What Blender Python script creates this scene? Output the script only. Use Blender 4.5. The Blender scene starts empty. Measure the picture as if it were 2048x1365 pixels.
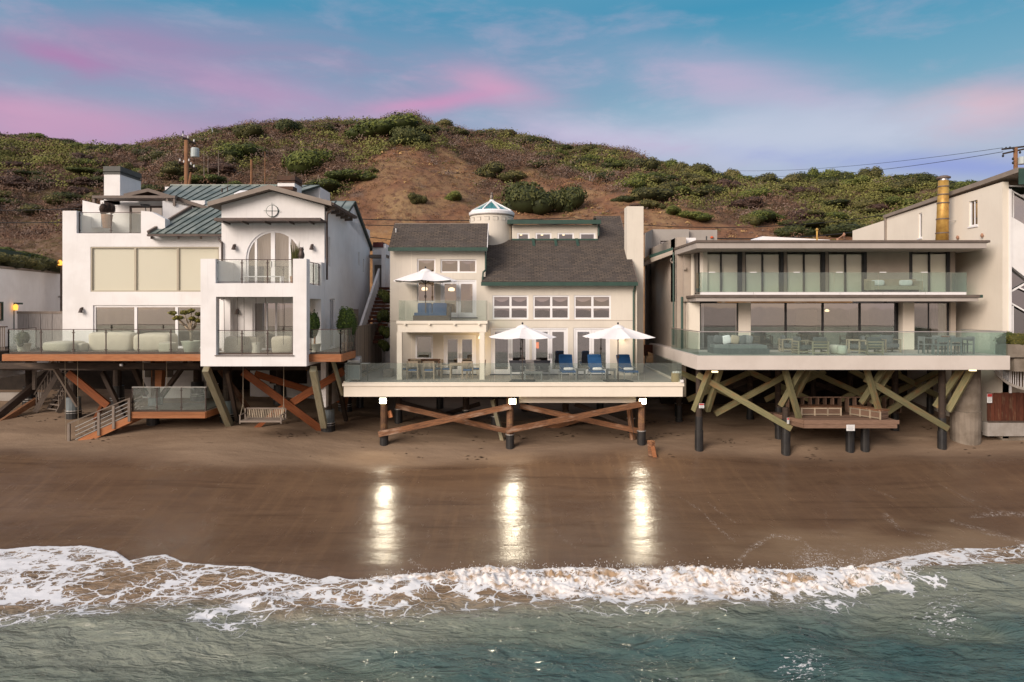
import bpy, math, random
import numpy as np
from mathutils import Vector, Matrix, noise as mnoise

# ------------------------------------------------------------------ camera, sky, sun
SC = bpy.context.scene
COL = SC.collection
F, HY, HC = 1365.0, 613.0, 8.4          # focal length in px of the 2048 px frame, horizon row, eye height over the sea

def X(px, D): return (px - 1024.0) * D / F
def Z(py, D): return HC - (py - HY) * D / F
def P(px, py, D): return Vector((X(px, D), D, Z(py, D)))

cam_data = bpy.data.cameras.new('camera')
cam = bpy.data.objects.new('camera', cam_data)
COL.objects.link(cam)
cam.location = (0, 0, HC)
cam.rotation_euler = (math.radians(90), 0, 0)
cam_data.sensor_width = 36
cam_data.lens = 36 * F / 2048
cam_data.shift_y = -(682.5 - HY) / 2048
cam_data.clip_start = 0.5
cam_data.clip_end = 9000
SC.camera = cam

SUN_EL, SUN_AZ = math.radians(27), math.radians(221)    # azimuth from +Y clockwise: low sun behind and left of the camera
sd = Vector((math.sin(SUN_AZ) * math.cos(SUN_EL), math.cos(SUN_AZ) * math.cos(SUN_EL), math.sin(SUN_EL)))
sun_l = bpy.data.lights.new('sun', 'SUN')
sun_l.energy = 3.0
sun_l.angle = math.radians(34)
sun_l.color = (1.0, 0.87, 0.76)
sun = bpy.data.objects.new('sun', sun_l)
COL.objects.link(sun)
sun.location = (-30, -30, 40)
sun.rotation_euler = sd.to_track_quat('Z', 'Y').to_euler()

SC.view_settings.view_transform = 'Standard'
SC.view_settings.look = 'None'
SC.view_settings.exposure = 0.42
SC.view_settings.gamma = 1.0
try: SC.view_settings.use_curve_mapping = False
except Exception: pass
SC.render.engine = 'CYCLES'
SC.cycles.use_denoising = True
SC.cycles.max_bounces = 7
SC.cycles.transparent_max_bounces = 16
SC.cycles.caustics_reflective = False
SC.cycles.caustics_refractive = False
SC.cycles.sample_clamp_indirect = 6

def lin(r, g, b):
    def c(v):
        v /= 255.0
        return v / 12.92 if v <= 0.04045 else ((v + 0.055) / 1.055) ** 2.4
    return (c(r), c(g), c(b), 1.0)

world = bpy.data.worlds.new('World')
SC.world = world
world.use_nodes = True
WN, WL = world.node_tree.nodes, world.node_tree.links
WN.clear()

class G:
    """tiny helper for building node graphs"""
    def __init__(s, tree): s.t = tree; s.n = tree.nodes; s.l = tree.links
    def node(s, typ, **kw):
        nd = s.n.new(typ)
        for k, v in kw.items(): setattr(nd, k, v)
        return nd
    def put(s, sock, v):
        if isinstance(v, bpy.types.NodeSocket): s.l.new(v, sock)
        elif v is not None: sock.default_value = v
    def math(s, op, a, b=None, c=None, clamp=False):
        nd = s.node('ShaderNodeMath', operation=op); nd.use_clamp = clamp
        s.put(nd.inputs[0], a); s.put(nd.inputs[1], b)
        if c is not None: s.put(nd.inputs[2], c)
        return nd.outputs[0]
    def vmath(s, op, a, b=None):
        nd = s.node('ShaderNodeVectorMath', operation=op)
        s.put(nd.inputs[0], a); s.put(nd.inputs[1], b)
        return nd.outputs[0]
    def mix(s, fac, a, b, blend='MIX'):
        nd = s.node('ShaderNodeMix', data_type='RGBA', blend_type=blend)
        s.put(nd.inputs[0], fac); s.put(nd.inputs[6], a); s.put(nd.inputs[7], b)
        return nd.outputs[2]
    def ramp(s, fac, stops, interp='LINEAR'):
        nd = s.node('ShaderNodeValToRGB'); s.put(nd.inputs[0], fac)
        cr = nd.color_ramp; cr.interpolation = interp
        while len(cr.elements) < len(stops): cr.elements.new(0.5)
        for e, (p, c) in zip(cr.elements, stops):
            e.position = p; e.color = c if len(c) == 4 else (*c, 1)
        return nd.outputs[0]
    def noise(s, vec, scale, detail=3, rough=0.55, dist=0.0):
        nd = s.node('ShaderNodeTexNoise'); s.put(nd.inputs['Vector'], vec)
        nd.inputs['Scale'].default_value = scale; nd.inputs['Detail'].default_value = detail
        nd.inputs['Roughness'].default_value = rough; nd.inputs['Distortion'].default_value = dist
        return nd.outputs['Fac']
    def mapping(s, vec, scale=(1, 1, 1), rot=(0, 0, 0), loc=(0, 0, 0)):
        nd = s.node('ShaderNodeMapping'); s.put(nd.inputs['Vector'], vec)
        nd.inputs['Scale'].default_value = scale; nd.inputs['Rotation'].default_value = rot
        nd.inputs['Location'].default_value = loc
        return nd.outputs[0]
    def smooth(s, v, lo, hi):
        nd = s.node('ShaderNodeMapRange', interpolation_type='SMOOTHSTEP')
        s.put(nd.inputs[0], v); s.put(nd.inputs[1], lo); s.put(nd.inputs[2], hi)
        nd.inputs[3].default_value = 0; nd.inputs[4].default_value = 1
        return nd.outputs[0]
    def attr(s, name):
        nd = s.node('ShaderNodeAttribute'); nd.attribute_name = name
        return nd

def build_world():
    g = G(world.node_tree)
    out = g.node('ShaderNodeOutputWorld'); bg = g.node('ShaderNodeBackground')
    tc = g.node('ShaderNodeTexCoord')
    sep = g.node('ShaderNodeSeparateXYZ'); g.l.new(tc.outputs['Generated'], sep.inputs[0])
    x, y, z = sep.outputs
    # gradient by elevation: hazy lilac low down, teal blue high up
    base = g.ramp(g.math('ADD', z, 0.0), [(0.0, lin(188, 180, 200)), (0.10, lin(176, 182, 203)), (0.17, lin(162, 177, 198)),
                                          (0.28, lin(116, 166, 190)), (0.385, lin(62, 146, 180)), (0.62, lin(160, 172, 192)), (1.0, lin(206, 200, 208))])
    # gnomonic coordinates in front of the camera (horizon heading +Y)
    yc = g.math('MAXIMUM', y, 0.05)
    u = g.math('DIVIDE', x, yc); v = g.math('DIVIDE', z, yc)
    front = g.smooth(y, 0.1, 0.4)
    mp = g.mapping(tc.outputs['Generated'], scale=(2.2, 2.2, 7.0))
    n1 = g.noise(mp, 1.6, 5, 0.55, 0.6)
    n2 = g.noise(g.mapping(tc.outputs['Generated'], scale=(2.6, 2.6, 9.0), rot=(0.12, 0.1, 0), loc=(3, 1, 2)), 2.6, 6, 0.6, 0.2)
    # wide mauve veil to the left
    veil = g.math('MULTIPLY', g.smooth(g.math('MULTIPLY', u, -1.0), -0.35, 0.45), g.math('ADD', 0.45, g.math('MULTIPLY', g.smooth(n1, 0.36, 0.64), 0.55)))
    veil = g.math('MULTIPLY', veil, g.math('SUBTRACT', 1.0, g.smooth(v, 0.36, 0.47)))
    veil = g.math('MULTIPLY', veil, front)
    col = g.mix(g.math('MULTIPLY', veil, 0.80), base, lin(160, 142, 176))
    # thin cloud everywhere
    hi = g.math('MULTIPLY', g.smooth(n2, 0.46, 0.72), g.math('SUBTRACT', 1.0, g.smooth(z, 0.30, 0.6)))
    col = g.mix(g.math('MULTIPLY', hi, 0.30), col, lin(200, 178, 202))
    def blob(px, py, wx, wy, color, amt, tilt=0.0):
        nonlocal col
        du = g.math('SUBTRACT', u, (px - 1024) / F); dv = g.math('SUBTRACT', v, (HY - py) / F)
        dv = g.math('ADD', dv, g.math('MULTIPLY', du, tilt))
        wob = g.math('MULTIPLY', g.math('SUBTRACT', n2, 0.5), 1.9)
        wob2 = g.math('MULTIPLY', g.math('SUBTRACT', n1, 0.5), 1.5)
        a = g.math('ADD', g.math('MULTIPLY', du, F / wx), wob); b = g.math('ADD', g.math('MULTIPLY', dv, F / wy), wob2)
        r = g.math('ADD', g.math('MULTIPLY', a, a), g.math('MULTIPLY', b, b))
        m = g.math('EXPONENT', g.math('MULTIPLY', r, -1.0))
        m = g.math('MULTIPLY', g.math('MULTIPLY', m, front), amt)
        col = g.mix(m, col, color)
    blob(150, 262, 330, 48, lin(208, 152, 186), 0.66, 0.08)
    blob(40, 215, 230, 26, lin(214, 158, 190), 0.55, 0.12)
    blob(520, 190, 220, 40, lin(196, 150, 188), 0.6, 0.18)
    blob(300, 95, 190, 60, lin(172, 132, 174), 0.55, 0.3)
    blob(120, 110, 120, 26, lin(184, 120, 172), 0.6, 0.25)
    blob(980, 175, 120, 42, lin(220, 160, 192), 0.75, 0.22)
    blob(880, 205, 130, 18, lin(214, 144, 186), 0.7, -0.1)
    blob(1240, 285, 200, 26, lin(204, 168, 206), 0.75, 0.1)
    blob(1480, 170, 260, 60, lin(196, 176, 204), 0.75, 0.2)
    blob(1990, 215, 170, 52, lin(222, 180, 190), 0.85, -0.1)
    blob(1560, 275, 520, 62, lin(196, 202, 220), 0.85, -0.04)
    blob(1930, 330, 330, 22, lin(138, 152, 214), 0.8, 0.05)
    blob(650, 300, 500, 30, lin(176, 148, 186), 0.45, 0.0)
    # the western half over the sea still glows from the sunset
    west = g.math('MULTIPLY', g.smooth(g.math('MULTIPLY', g.math('ADD', y, g.math('MULTIPLY', x, 0.35)), -1.0), 0.0, 0.75), g.math('SUBTRACT', 1.0, g.smooth(z, 0.12, 0.80)))
    wn = g.mix(g.smooth(n1, 0.35, 0.65), (1.10, 0.80, 0.58, 1), (0.85, 0.66, 0.62, 1))
    col = g.mix(g.math('MULTIPLY', west, 0.92), col, wn)
    # physical sky behind it all
    sky = g.node('ShaderNodeTexSky'); sky.sky_type = 'NISHITA'; sky.sun_disc = False
    sky.sun_elevation = SUN_EL; sky.sun_rotation = SUN_AZ
    skyc = g.vmath('SCALE', sky.outputs[0]); skyc.node.inputs[3].default_value = 0.08
    col = g.mix(0.10, col, skyc)
    below = g.smooth(z, -0.05, 0.0)
    col = g.mix(below, lin(120, 110, 100), col)
    g.l.new(col, bg.inputs[0]); bg.inputs[1].default_value = 0.80
    g.l.new(bg.outputs[0], out.inputs[0])
build_world()

# ------------------------------------------------------------------ mesh helpers
class MB:
    def __init__(s, M=None): s.v = []; s.f = []; s.M = M
    def add(s, vs, fs):
        b = len(s.v)
        if s.M is not None: vs = [tuple(s.M @ Vector(p)) for p in vs]
        s.v += [tuple(p) for p in vs]; s.f += [tuple(b + i for i in f) for f in fs]
        return s
    def box(s, x0, x1, y0, y1, z0, z1):
        if x0 > x1: x0, x1 = x1, x0
        if y0 > y1: y0, y1 = y1, y0
        if z0 > z1: z0, z1 = z1, z0
        return s.add([(x0,y0,z0),(x1,y0,z0),(x1,y1,z0),(x0,y1,z0),(x0,y0,z1),(x1,y0,z1),(x1,y1,z1),(x0,y1,z1)],
                     [(0,3,2,1),(4,5,6,7),(0,1,5,4),(1,2,6,5),(2,3,7,6),(3,0,4,7)])
    def beam(s, a, b, w, h):
        a, b = Vector(a), Vector(b); d = (b - a).normalized()
        up = Vector((0, 0, 1)) if abs(d.z) < 0.98 else Vector((0, 1, 0))
        sx = d.cross(up).normalized() * (w / 2); uz = sx.cross(d).normalized() * (h / 2)
        vs = [p + i * sx + j * uz for p in (a, b) for i, j in ((-1,-1),(1,-1),(1,1),(-1,1))]
        return s.add(vs, [(0,1,2,3),(7,6,5,4),(0,4,5,1),(1,5,6,2),(2,6,7,3),(3,7,4,0)])
    def tube(s, a, b, r0, r1=None, n=10, caps=True):
        a, b = Vector(a), Vector(b); r1 = r0 if r1 is None else r1
        d = (b - a).normalized(); up = Vector((0, 0, 1)) if abs(d.z) < 0.9 else Vector((1, 0, 0))
        e1 = d.cross(up).normalized(); e2 = d.cross(e1)
        vs = []
        for p, r in ((a, r0), (b, r1)):
            for i in range(n):
                t = 2 * math.pi * i / n
                vs.append(p + e1 * (r * math.cos(t)) + e2 * (r * math.sin(t)))
        fs = [(i, (i+1) % n, n + (i+1) % n, n + i) for i in range(n)]
        if caps: fs += [tuple(range(n))[::-1], tuple(range(n, 2*n))]
        return s.add(vs, fs)
    def path(s, pts, r, n=6):
        for a, b in zip(pts[:-1], pts[1:]): s.tube(a, b, r, r, n)
        return s
    def prism(s, pts, ext):
        n = len(pts); e = Vector(ext); vs = [Vector(p) for p in pts]; vs = vs + [p + e for p in vs]
        return s.add(vs, [tuple(range(n))[::-1], tuple(range(n, 2*n))] + [(i, (i+1) % n, n + (i+1) % n, n + i) for i in range(n)])
    def lathe(s, c, prof, n=20):
        vs = []; m = len(prof)
        for r, z in prof:
            for i in range(n):
                t = 2 * math.pi * i / n; vs.append((c[0] + r * math.cos(t), c[1] + r * math.sin(t), c[2] + z))
        fs = [(k*n + i, k*n + (i+1) % n, (k+1)*n + (i+1) % n, (k+1)*n + i) for k in range(m-1) for i in range(n)]
        fs += [tuple(range(n))[::-1], tuple(range((m-1)*n, m*n))]
        return s.add(vs, fs)
    def pillow(s, c, ax, ay, az, e=0.35, nu=20, nv=10, rot=None, jit=0.0):
        vs = []; sg = lambda q, p: math.copysign(abs(q) ** p, q)
        for j in range(nv + 1):
            ph = -math.pi/2 + math.pi * j / nv
            for i in range(nu):
                th = 2 * math.pi * i / nu
                p = Vector((ax * sg(math.cos(ph), e) * sg(math.cos(th), e), ay * sg(math.cos(ph), e) * sg(math.sin(th), e), az * sg(math.sin(ph), e)))
                if jit: p += mnoise.noise_vector((p + Vector(c)) * 1.7) * jit
                if rot is not None: p = rot @ p
                vs.append(Vector(c) + p)
        fs = [(j*nu + i, j*nu + (i+1) % nu, (j+1)*nu + (i+1) % nu, (j+1)*nu + i) for j in range(nv) for i in range(nu)]
        return s.add(vs, fs)

def base_of(o):
    while o.parent is not None: o = o.parent
    return o.location

def link(name, me, parent):
    o = bpy.data.objects.new(name, me); COL.objects.link(o)
    if parent is not None: o.parent = parent
    return o

def part(name, mb, m, parent=None, smooth=False, label=None, bevel=0):
    off = base_of(parent) if parent is not None else Vector((0, 0, 0))
    # local offset of intermediate parts that sit away from the root
    q = parent
    acc = Vector((0, 0, 0))
    while q is not None and q.parent is not None: acc += q.location; q = q.parent
    ox, oy, oz = off + acc
    me = bpy.data.meshes.new(name)
    me.from_pydata([(a - ox, b - oy, c - oz) for a, b, c in mb.v], [], mb.f)
    me.update()
    if smooth: me.shade_smooth()
    me.materials.append(m)
    o = link(name, me, parent)
    if label: o['label'] = label
    return o

def tag(o, label=None, cat=None, group=None, kind=None):
    if label: o['label'] = label
    if cat: o['category'] = cat
    if group: o['group'] = group
    if kind: o['kind'] = kind
    return o

def thing(name, loc, label, cat, group=None, rz=0):
    o = bpy.data.objects.new(name, None); COL.objects.link(o)
    o.empty_display_size = 0.2
    o.location = loc; o.rotation_euler = (0, 0, rz)
    return tag(o, label, cat, group)

KIDS = {}
def copy_tree(o, parent=None):
    c = o.copy(); COL.objects.link(c); c.parent = parent
    for ch in [k for k in o.children]: copy_tree(ch, c)
    return c

def dup(src, loc, rz, label, group=None):
    c = copy_tree(src); c.location = loc; c.rotation_euler = (0, 0, rz)
    c['label'] = label
    if group: c['group'] = group
    return c

BOXES = {}
def timber(name, a, b, w, h, m, parent, roll=0.0, label=None):
    """a straight timber as its own part; length runs along local X so that grain follows it"""
    a, b = Vector(a), Vector(b); L = (b - a).length
    key = (round(L, 3), round(w, 3), round(h, 3), m.name)
    if key not in BOXES:
        me = bpy.data.meshes.new(name)
        k = 0.012
        mb = MB(); mb.box(0, L, -w/2, w/2, -h/2, h/2)
        me.from_pydata(mb.v, [], mb.f); me.update(); me.materials.append(m); BOXES[key] = me
    o = link(name, BOXES[key], parent)
    d = (b - a).normalized()
    q = d.to_track_quat('X', 'Z')
    if roll: q = q @ Matrix.Rotation(roll, 3, 'X').to_quaternion()
    o.rotation_mode = 'QUATERNION'; o.rotation_quaternion = q
    o.location = a - base_of(parent)
    if label: o['label'] = label
    return o

def pile(name, a, b, r, m, parent, n=12, r1=None):
    return part(name, MB().tube(a, b, r, r1 if r1 else r, n), m, parent, smooth=False)

# ------------------------------------------------------------------ numpy noise
_rng = np.random.RandomState(7)
_T = _rng.rand(8, 256, 256)
def vnoise(x, y, k=0):
    xi = np.floor(x).astype(int); yi = np.floor(y).astype(int)
    fx = x - xi; fy = y - yi
    fx = fx*fx*(3-2*fx); fy = fy*fy*(3-2*fy)
    T = _T[k % 8]
    a = T[xi & 255, yi & 255]; b = T[(xi+1) & 255, yi & 255]; c = T[xi & 255, (yi+1) & 255]; d = T[(xi+1) & 255, (yi+1) & 255]
    return (a*(1-fx) + b*fx)*(1-fy) + (c*(1-fx) + d*fx)*fy
def fbm(x, y, oct=4, k=0, gain=0.5):
    s = 0; a = 1; t = 0
    for i in range(oct):
        s = s + a * (vnoise(x * 2**i + 17.3*i, y * 2**i + 9.1*i, k + i) - 0.5); t += a; a *= gain
    return s / t * 2
def sstep(a, b, x):
    t = np.clip((x - a) / (b - a), 0, 1); return t*t*(3-2*t)

def grid_mesh(name, xs, ys, zf, m, attrs=None, smooth=True):
    XX, YY = np.meshgrid(xs, ys); ZZ = zf(XX, YY)
    ny, nx = XX.shape
    co = np.stack([XX, YY, ZZ], -1).reshape(-1, 3)
    idx = np.arange(nx*ny).reshape(ny, nx)
    q = np.stack([idx[:-1, :-1], idx[:-1, 1:], idx[1:, 1:], idx[1:, :-1]], -1).reshape(-1, 4)
    me = bpy.data.meshes.new(name)
    me.vertices.add(len(co)); me.vertices.foreach_set('co', co.astype(np.float32).ravel())
    me.loops.add(q.size); me.loops.foreach_set('vertex_index', q.astype(np.int32).ravel())
    me.polygons.add(len(q)); me.polygons.foreach_set('loop_start', (np.arange(len(q))*4).astype(np.int32))
    me.polygons.foreach_set('loop_total', np.full(len(q), 4, np.int32))
    me.update(calc_edges=True)
    if smooth: me.shade_smooth()
    if attrs:
        for nm, fn in attrs.items():
            at = me.attributes.new(nm, 'FLOAT', 'POINT')
            at.data.foreach_set('value', fn(XX, YY, ZZ).astype(np.float32).ravel())
    me.materials.append(m)
    return link(name, me, None)

def tri_mesh(name, V, T, m, tone=None, parent=None):
    me = bpy.data.meshes.new(name)
    me.vertices.add(len(V)); me.vertices.foreach_set('co', V.astype(np.float32).ravel())
    me.loops.add(T.size); me.loops.foreach_set('vertex_index', T.astype(np.int32).ravel())
    k = T.shape[1]
    me.polygons.add(len(T)); me.polygons.foreach_set('loop_start', (np.arange(len(T))*k).astype(np.int32))
    me.polygons.foreach_set('loop_total', np.full(len(T), k, np.int32))
    me.update(calc_edges=True)
    if tone is not None:
        if tone.ndim == 1:
            at = me.attributes.new('tone', 'FLOAT', 'POINT'); at.data.foreach_set('value', tone.astype(np.float32))
        else:
            at = me.attributes.new('tint', 'FLOAT_COLOR', 'POINT')
            at.data.foreach_set('color', np.concatenate([tone, np.ones((len(tone), 1))], 1).astype(np.float32).ravel())
    me.materials.append(m)
    return me

# ------------------------------------------------------------------ materials
def newmat(name):
    m = bpy.data.materials.new(name); m.use_nodes = True
    g = G(m.node_tree); g.n.clear()
    out = g.node('ShaderNodeOutputMaterial'); b = g.node('ShaderNodeBsdfPrincipled')
    g.l.new(b.outputs[0], out.inputs[0])
    return m, g, b, out

def rgba(c): return (c[0], c[1], c[2], 1.0)
def mat(name, c, c2=None, rough=0.7, scale=3.0, bump=0.0, bscale=40.0, metal=0.0, stretch=(1, 1, 1), lo=0.35, hi=0.7, spec=0.4, detail=5, streak=0.0):
    """general painted / rough surface with two-tone mottling and fine relief"""
    m, g, b, out = newmat(name)
    tc = g.node('ShaderNodeTexCoord')
    vec = g.mapping(tc.outputs['Object'], scale=stretch)
    c2 = c2 or tuple(v * 0.86 for v in c)
    n = g.noise(vec, scale, detail, 0.6)
    col = g.mix(g.smooth(n, lo, hi), rgba(c), rgba(c2))
    if streak:
        sv = g.mapping(tc.outputs['Object'], scale=(5.0, 5.0, 0.35))
        sn = g.smooth(g.noise(sv, 2.2, 4, 0.65), 0.50, 0.78)
        col = g.mix(g.math('MULTIPLY', sn, streak), col, rgba(tuple(v * 0.55 for v in c)))
    g.l.new(col, b.inputs['Base Color'])
    b.inputs['Roughness'].default_value = rough; b.inputs['Metallic'].default_value = metal
    b.inputs['Specular IOR Level'].default_value = spec
    if bump:
        bn = g.node('ShaderNodeBump'); bn.inputs['Strength'].default_value = bump; bn.inputs['Distance'].default_value = 0.02
        g.l.new(g.noise(vec, bscale, 4, 0.6), bn.inputs['Height']); g.l.new(bn.outputs[0], b.inputs['Normal'])
    return m

def woodmat(name, c, c2, c3=None, rough=0.75):
    """grain along local X, blotches, and a different shade for every board"""
    m, g, b, out = newmat(name)
    tc = g.node('ShaderNodeTexCoord'); oi = g.node('ShaderNodeObjectInfo')
    seed = g.vmath('SCALE', g.vmath('ADD', oi.outputs['Location'], (0.3, 0.7, 0.1))); seed.node.inputs[3].default_value = 3.7
    v0 = g.vmath('ADD', tc.outputs['Object'], seed)
    gr = g.noise(g.mapping(v0, scale=(0.8, 14, 14)), 3.0, 5, 0.65)
    bl = g.noise(g.mapping(v0, scale=(0.7, 2.5, 2.5)), 1.6, 3, 0.6)
    col = g.mix(g.smooth(gr, 0.35, 0.68), rgba(c), rgba(c2))
    col = g.mix(g.smooth(bl, 0.52, 0.74), col, rgba(c3 or c2))
    rnd = g.math('ADD', g.math('MULTIPLY', oi.outputs['Random'], 0.6), 0.66)
    mul = g.node('ShaderNodeVectorMath', operation='SCALE'); g.l.new(col, mul.inputs[0]); g.l.new(rnd, mul.inputs[3])
    g.l.new(mul.outputs[0], b.inputs['Base Color'])
    b.inputs['Roughness'].default_value = rough; b.inputs['Specular IOR Level'].default_value = 0.3
    bn = g.node('ShaderNodeBump'); bn.inputs['Strength'].default_value = 0.35; bn.inputs['Distance'].default_value = 0.01
    g.l.new(gr, bn.inputs['Height']); g.l.new(bn.outputs[0], b.inputs['Normal'])
    return m

def glassmat(name, tint, refl, rough=0.02, alpha=0.0, haze=(0.5, 0.6, 0.58)):
    """thin pane: tinted see-through, mirror share rising towards grazing, slight painted haze for milky sky reflection"""
    m = bpy.data.materials.new(name); m.use_nodes = True
    g = G(m.node_tree); g.n.clear()
    out = g.node('ShaderNodeOutputMaterial')
    tr = g.node('ShaderNodeBsdfTransparent'); tr.inputs[0].default_value = rgba(tint)
    gl = g.node('ShaderNodeBsdfGlossy'); gl.inputs['Roughness'].default_value = rough
    df = g.node('ShaderNodeBsdfDiffuse'); df.inputs[0].default_value = rgba(haze)  # milky look of reflected sky, mixed in as a diffuse colour
    # Schlick reflectance, the same from both sides of the thin pane
    ge = g.node('ShaderNodeNewGeometry')
    dt = g.node('ShaderNodeVectorMath', operation='DOT_PRODUCT'); g.l.new(ge.outputs['Normal'], dt.inputs[0]); g.l.new(ge.outputs['Incoming'], dt.inputs[1])
    om = g.math('SUBTRACT', 1.0, g.math('ABSOLUTE', dt.outputs['Value']), clamp=True)
    fac = g.math('ADD', g.math('MULTIPLY', g.math('POWER', om, 5.0), 0.9), 0.045 + refl, clamp=True)
    tc = g.node('ShaderNodeTexCoord')
    hz = g.math('MULTIPLY', g.math('ADD', g.noise(g.mapping(tc.outputs['Object'], scale=(1, 1, 0.6)), 1.7, 4, 0.6), 0.35), alpha)
    a = g.node('ShaderNodeMixShader'); g.l.new(hz, a.inputs[0]); g.l.new(tr.outputs[0], a.inputs[1]); g.l.new(df.outputs[0], a.inputs[2])
    b = g.node('ShaderNodeMixShader'); g.l.new(fac, b.inputs[0]); g.l.new(a.outputs[0], b.inputs[1]); g.l.new(gl.outputs[0], b.inputs[2])
    if rough < 0.2:
        bn = g.node('ShaderNodeBump'); bn.inputs['Strength'].default_value = 0.02; bn.inputs['Distance'].default_value = 0.1
        g.l.new(g.noise(tc.outputs['Object'], 0.9, 1, 0.5), bn.inputs['Height']); g.l.new(bn.outputs[0], gl.inputs['Normal'])
    g.l.new(b.outputs[0], out.inputs[0])
    return m

def emat(name, c, s):
    m = bpy.data.materials.new(name); m.use_nodes = True
    g = G(m.node_tree); g.n.clear()
    out = g.node('ShaderNodeOutputMaterial'); e = g.node('ShaderNodeEmission')
    e.inputs[0].default_value = rgba(c); e.inputs[1].default_value = s
    g.l.new(e.outputs[0], out.inputs[0]); return m

def leafmat(name, stops, trans=0.15):
    m, g, b, out = newmat(name)
    at = g.attr('tone'); oi = g.node('ShaderNodeObjectInfo')
    v = g.math('ADD', at.outputs['Fac'], g.math('MULTIPLY', g.math('SUBTRACT', oi.outputs['Random'], 0.5), 0.25), clamp=True)
    g.l.new(g.ramp(v, stops), b.inputs['Base Color'])
    b.inputs['Roughness'].default_value = 0.65; b.inputs['Specular IOR Level'].default_value = 0.25
    return m

M = {}
M['stucco_white'] = mat('white_stucco', (0.81, 0.79, 0.78), (0.74, 0.715, 0.70), 0.9, 0.8, 0.25, 60, streak=0.16)
M['stucco_cream'] = mat('cream_stucco', (0.70, 0.64, 0.55), (0.65, 0.59, 0.505), 0.9, 0.7, 0.15, 60, streak=0.16)
M['trim_cream'] = mat('cream_paint', (0.80, 0.73, 0.62), (0.76, 0.69, 0.58), 0.6, 1.5, 0.05, 30, streak=0.08)
M['stucco_tan'] = mat('tan_stucco', (0.42, 0.36, 0.30), (0.37, 0.31, 0.26), 0.9, 0.9, 0.2, 60, streak=0.16)
M['stucco_taupe'] = mat('taupe_fascia', (0.60, 0.54, 0.49), (0.55, 0.49, 0.44), 0.85, 0.8, 0.15, 60, streak=0.10)
M['fascia_dark'] = mat('taupe_roof_fascia', (0.42, 0.37, 0.335), (0.37, 0.325, 0.29), 0.85, 0.8, 0.15, 60, streak=0.2)
M['stucco_peach'] = mat('peach_stucco', (0.76, 0.69, 0.59), (0.71, 0.64, 0.545), 0.9, 0.5, 0.2, 60, streak=0.10)
M['concrete'] = mat('concrete', (0.34, 0.31, 0.28), (0.26, 0.23, 0.20), 0.9, 1.6, 0.4, 30, streak=0.35)
M['concrete_old'] = mat('weathered_concrete', (0.24, 0.20, 0.16), (0.15, 0.12, 0.09), 0.95, 1.4, 0.6, 12, streak=0.4)
M['white_paint'] = mat('white_paint', (0.82, 0.80, 0.80), (0.78, 0.76, 0.76), 0.45, 2, 0.03)
M['green_trim'] = mat('green_trim', (0.035, 0.075, 0.058), (0.028, 0.06, 0.048), 0.5, 3, 0.05)
M['bronze'] = mat('dark_bronze_metal', (0.085, 0.06, 0.05), (0.06, 0.045, 0.04), 0.5, 4, 0.05, metal=0.3)
M['black_metal'] = mat('black_metal', (0.02, 0.02, 0.022), (0.03, 0.03, 0.03), 0.5, 4, 0.05)
M['steel'] = mat('brushed_steel', (0.6, 0.6, 0.6), (0.5, 0.5, 0.5), 0.3, 6, 0.03, metal=0.9)
M['bronze_trim'] = mat('taupe_brown_trim', (0.15, 0.115, 0.095), (0.12, 0.09, 0.075), 0.6, 3, 0.1)
M['fascia_grey'] = mat('grey_brown_fascia', (0.26, 0.215, 0.18), (0.22, 0.18, 0.15), 0.7, 2, 0.1)
M['copper_green'] = mat('green_metal_roofing', (0.25, 0.285, 0.26), (0.12, 0.155, 0.145), 0.45, 0.9, 0.1, 8, metal=0.25, stretch=(1, 1, 1), lo=0.38, hi=0.62)
M['seam'] = mat('dark_roof_seam', (0.03, 0.05, 0.045), (0.05, 0.06, 0.05), 0.5, 3, 0.05)
M['cedar'] = woodmat('cedar_timber', (0.42, 0.175, 0.075), (0.30, 0.11, 0.045), (0.36, 0.17, 0.09))
M['pilewood'] = woodmat('brown_pile_wood', (0.19, 0.095, 0.05), (0.07, 0.045, 0.032), (0.25, 0.14, 0.06))
M['redwood'] = woodmat('redwood_beam', (0.27, 0.085, 0.026), (0.15, 0.042, 0.016), (0.22, 0.075, 0.03))
M['oldred'] = woodmat('weathered_redwood', (0.22, 0.10, 0.045), (0.065, 0.032, 0.02), (0.30, 0.20, 0.14))
M['darkwood'] = woodmat('dark_timber', (0.065, 0.045, 0.034), (0.035, 0.025, 0.02), (0.10, 0.07, 0.05))
M['greywood'] = woodmat('grey_weathered_wood', (0.24, 0.195, 0.16), (0.15, 0.12, 0.10), (0.2, 0.165, 0.135))
M['greenwood'] = woodmat('green_treated_timber', (0.24, 0.21, 0.11), (0.14, 0.14, 0.07), (0.27, 0.14, 0.06))
M['palewood'] = woodmat('pale_green_timber', (0.40, 0.375, 0.26), (0.27, 0.25, 0.165), (0.30, 0.24, 0.15))
M['platform_wood'] = woodmat('brown_platform_wood', (0.21, 0.13, 0.09), (0.13, 0.078, 0.052), (0.19, 0.12, 0.085))
M['fence_red'] = woodmat('red_brown_boards', (0.12, 0.036, 0.018), (0.065, 0.02, 0.011), (0.20, 0.12, 0.07))
M['deckboard'] = woodmat('brown_deck_board', (0.20, 0.13, 0.09), (0.14, 0.09, 0.065), (0.2, 0.14, 0.1))
M['tile'] = mat('deck_stone_tile', (0.34, 0.31, 0.27), (0.42, 0.385, 0.34), 0.55, 2.5, 0.1, 30)
M['tile_line'] = mat('tile_grout', (0.2, 0.18, 0.16), (0.16, 0.14, 0.12), 0.9, 2.5)
M['balcony_floor'] = mat('balcony_floor', (0.3, 0.28, 0.24), (0.36, 0.33, 0.29), 0.7, 2.0, 0.1)
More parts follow.
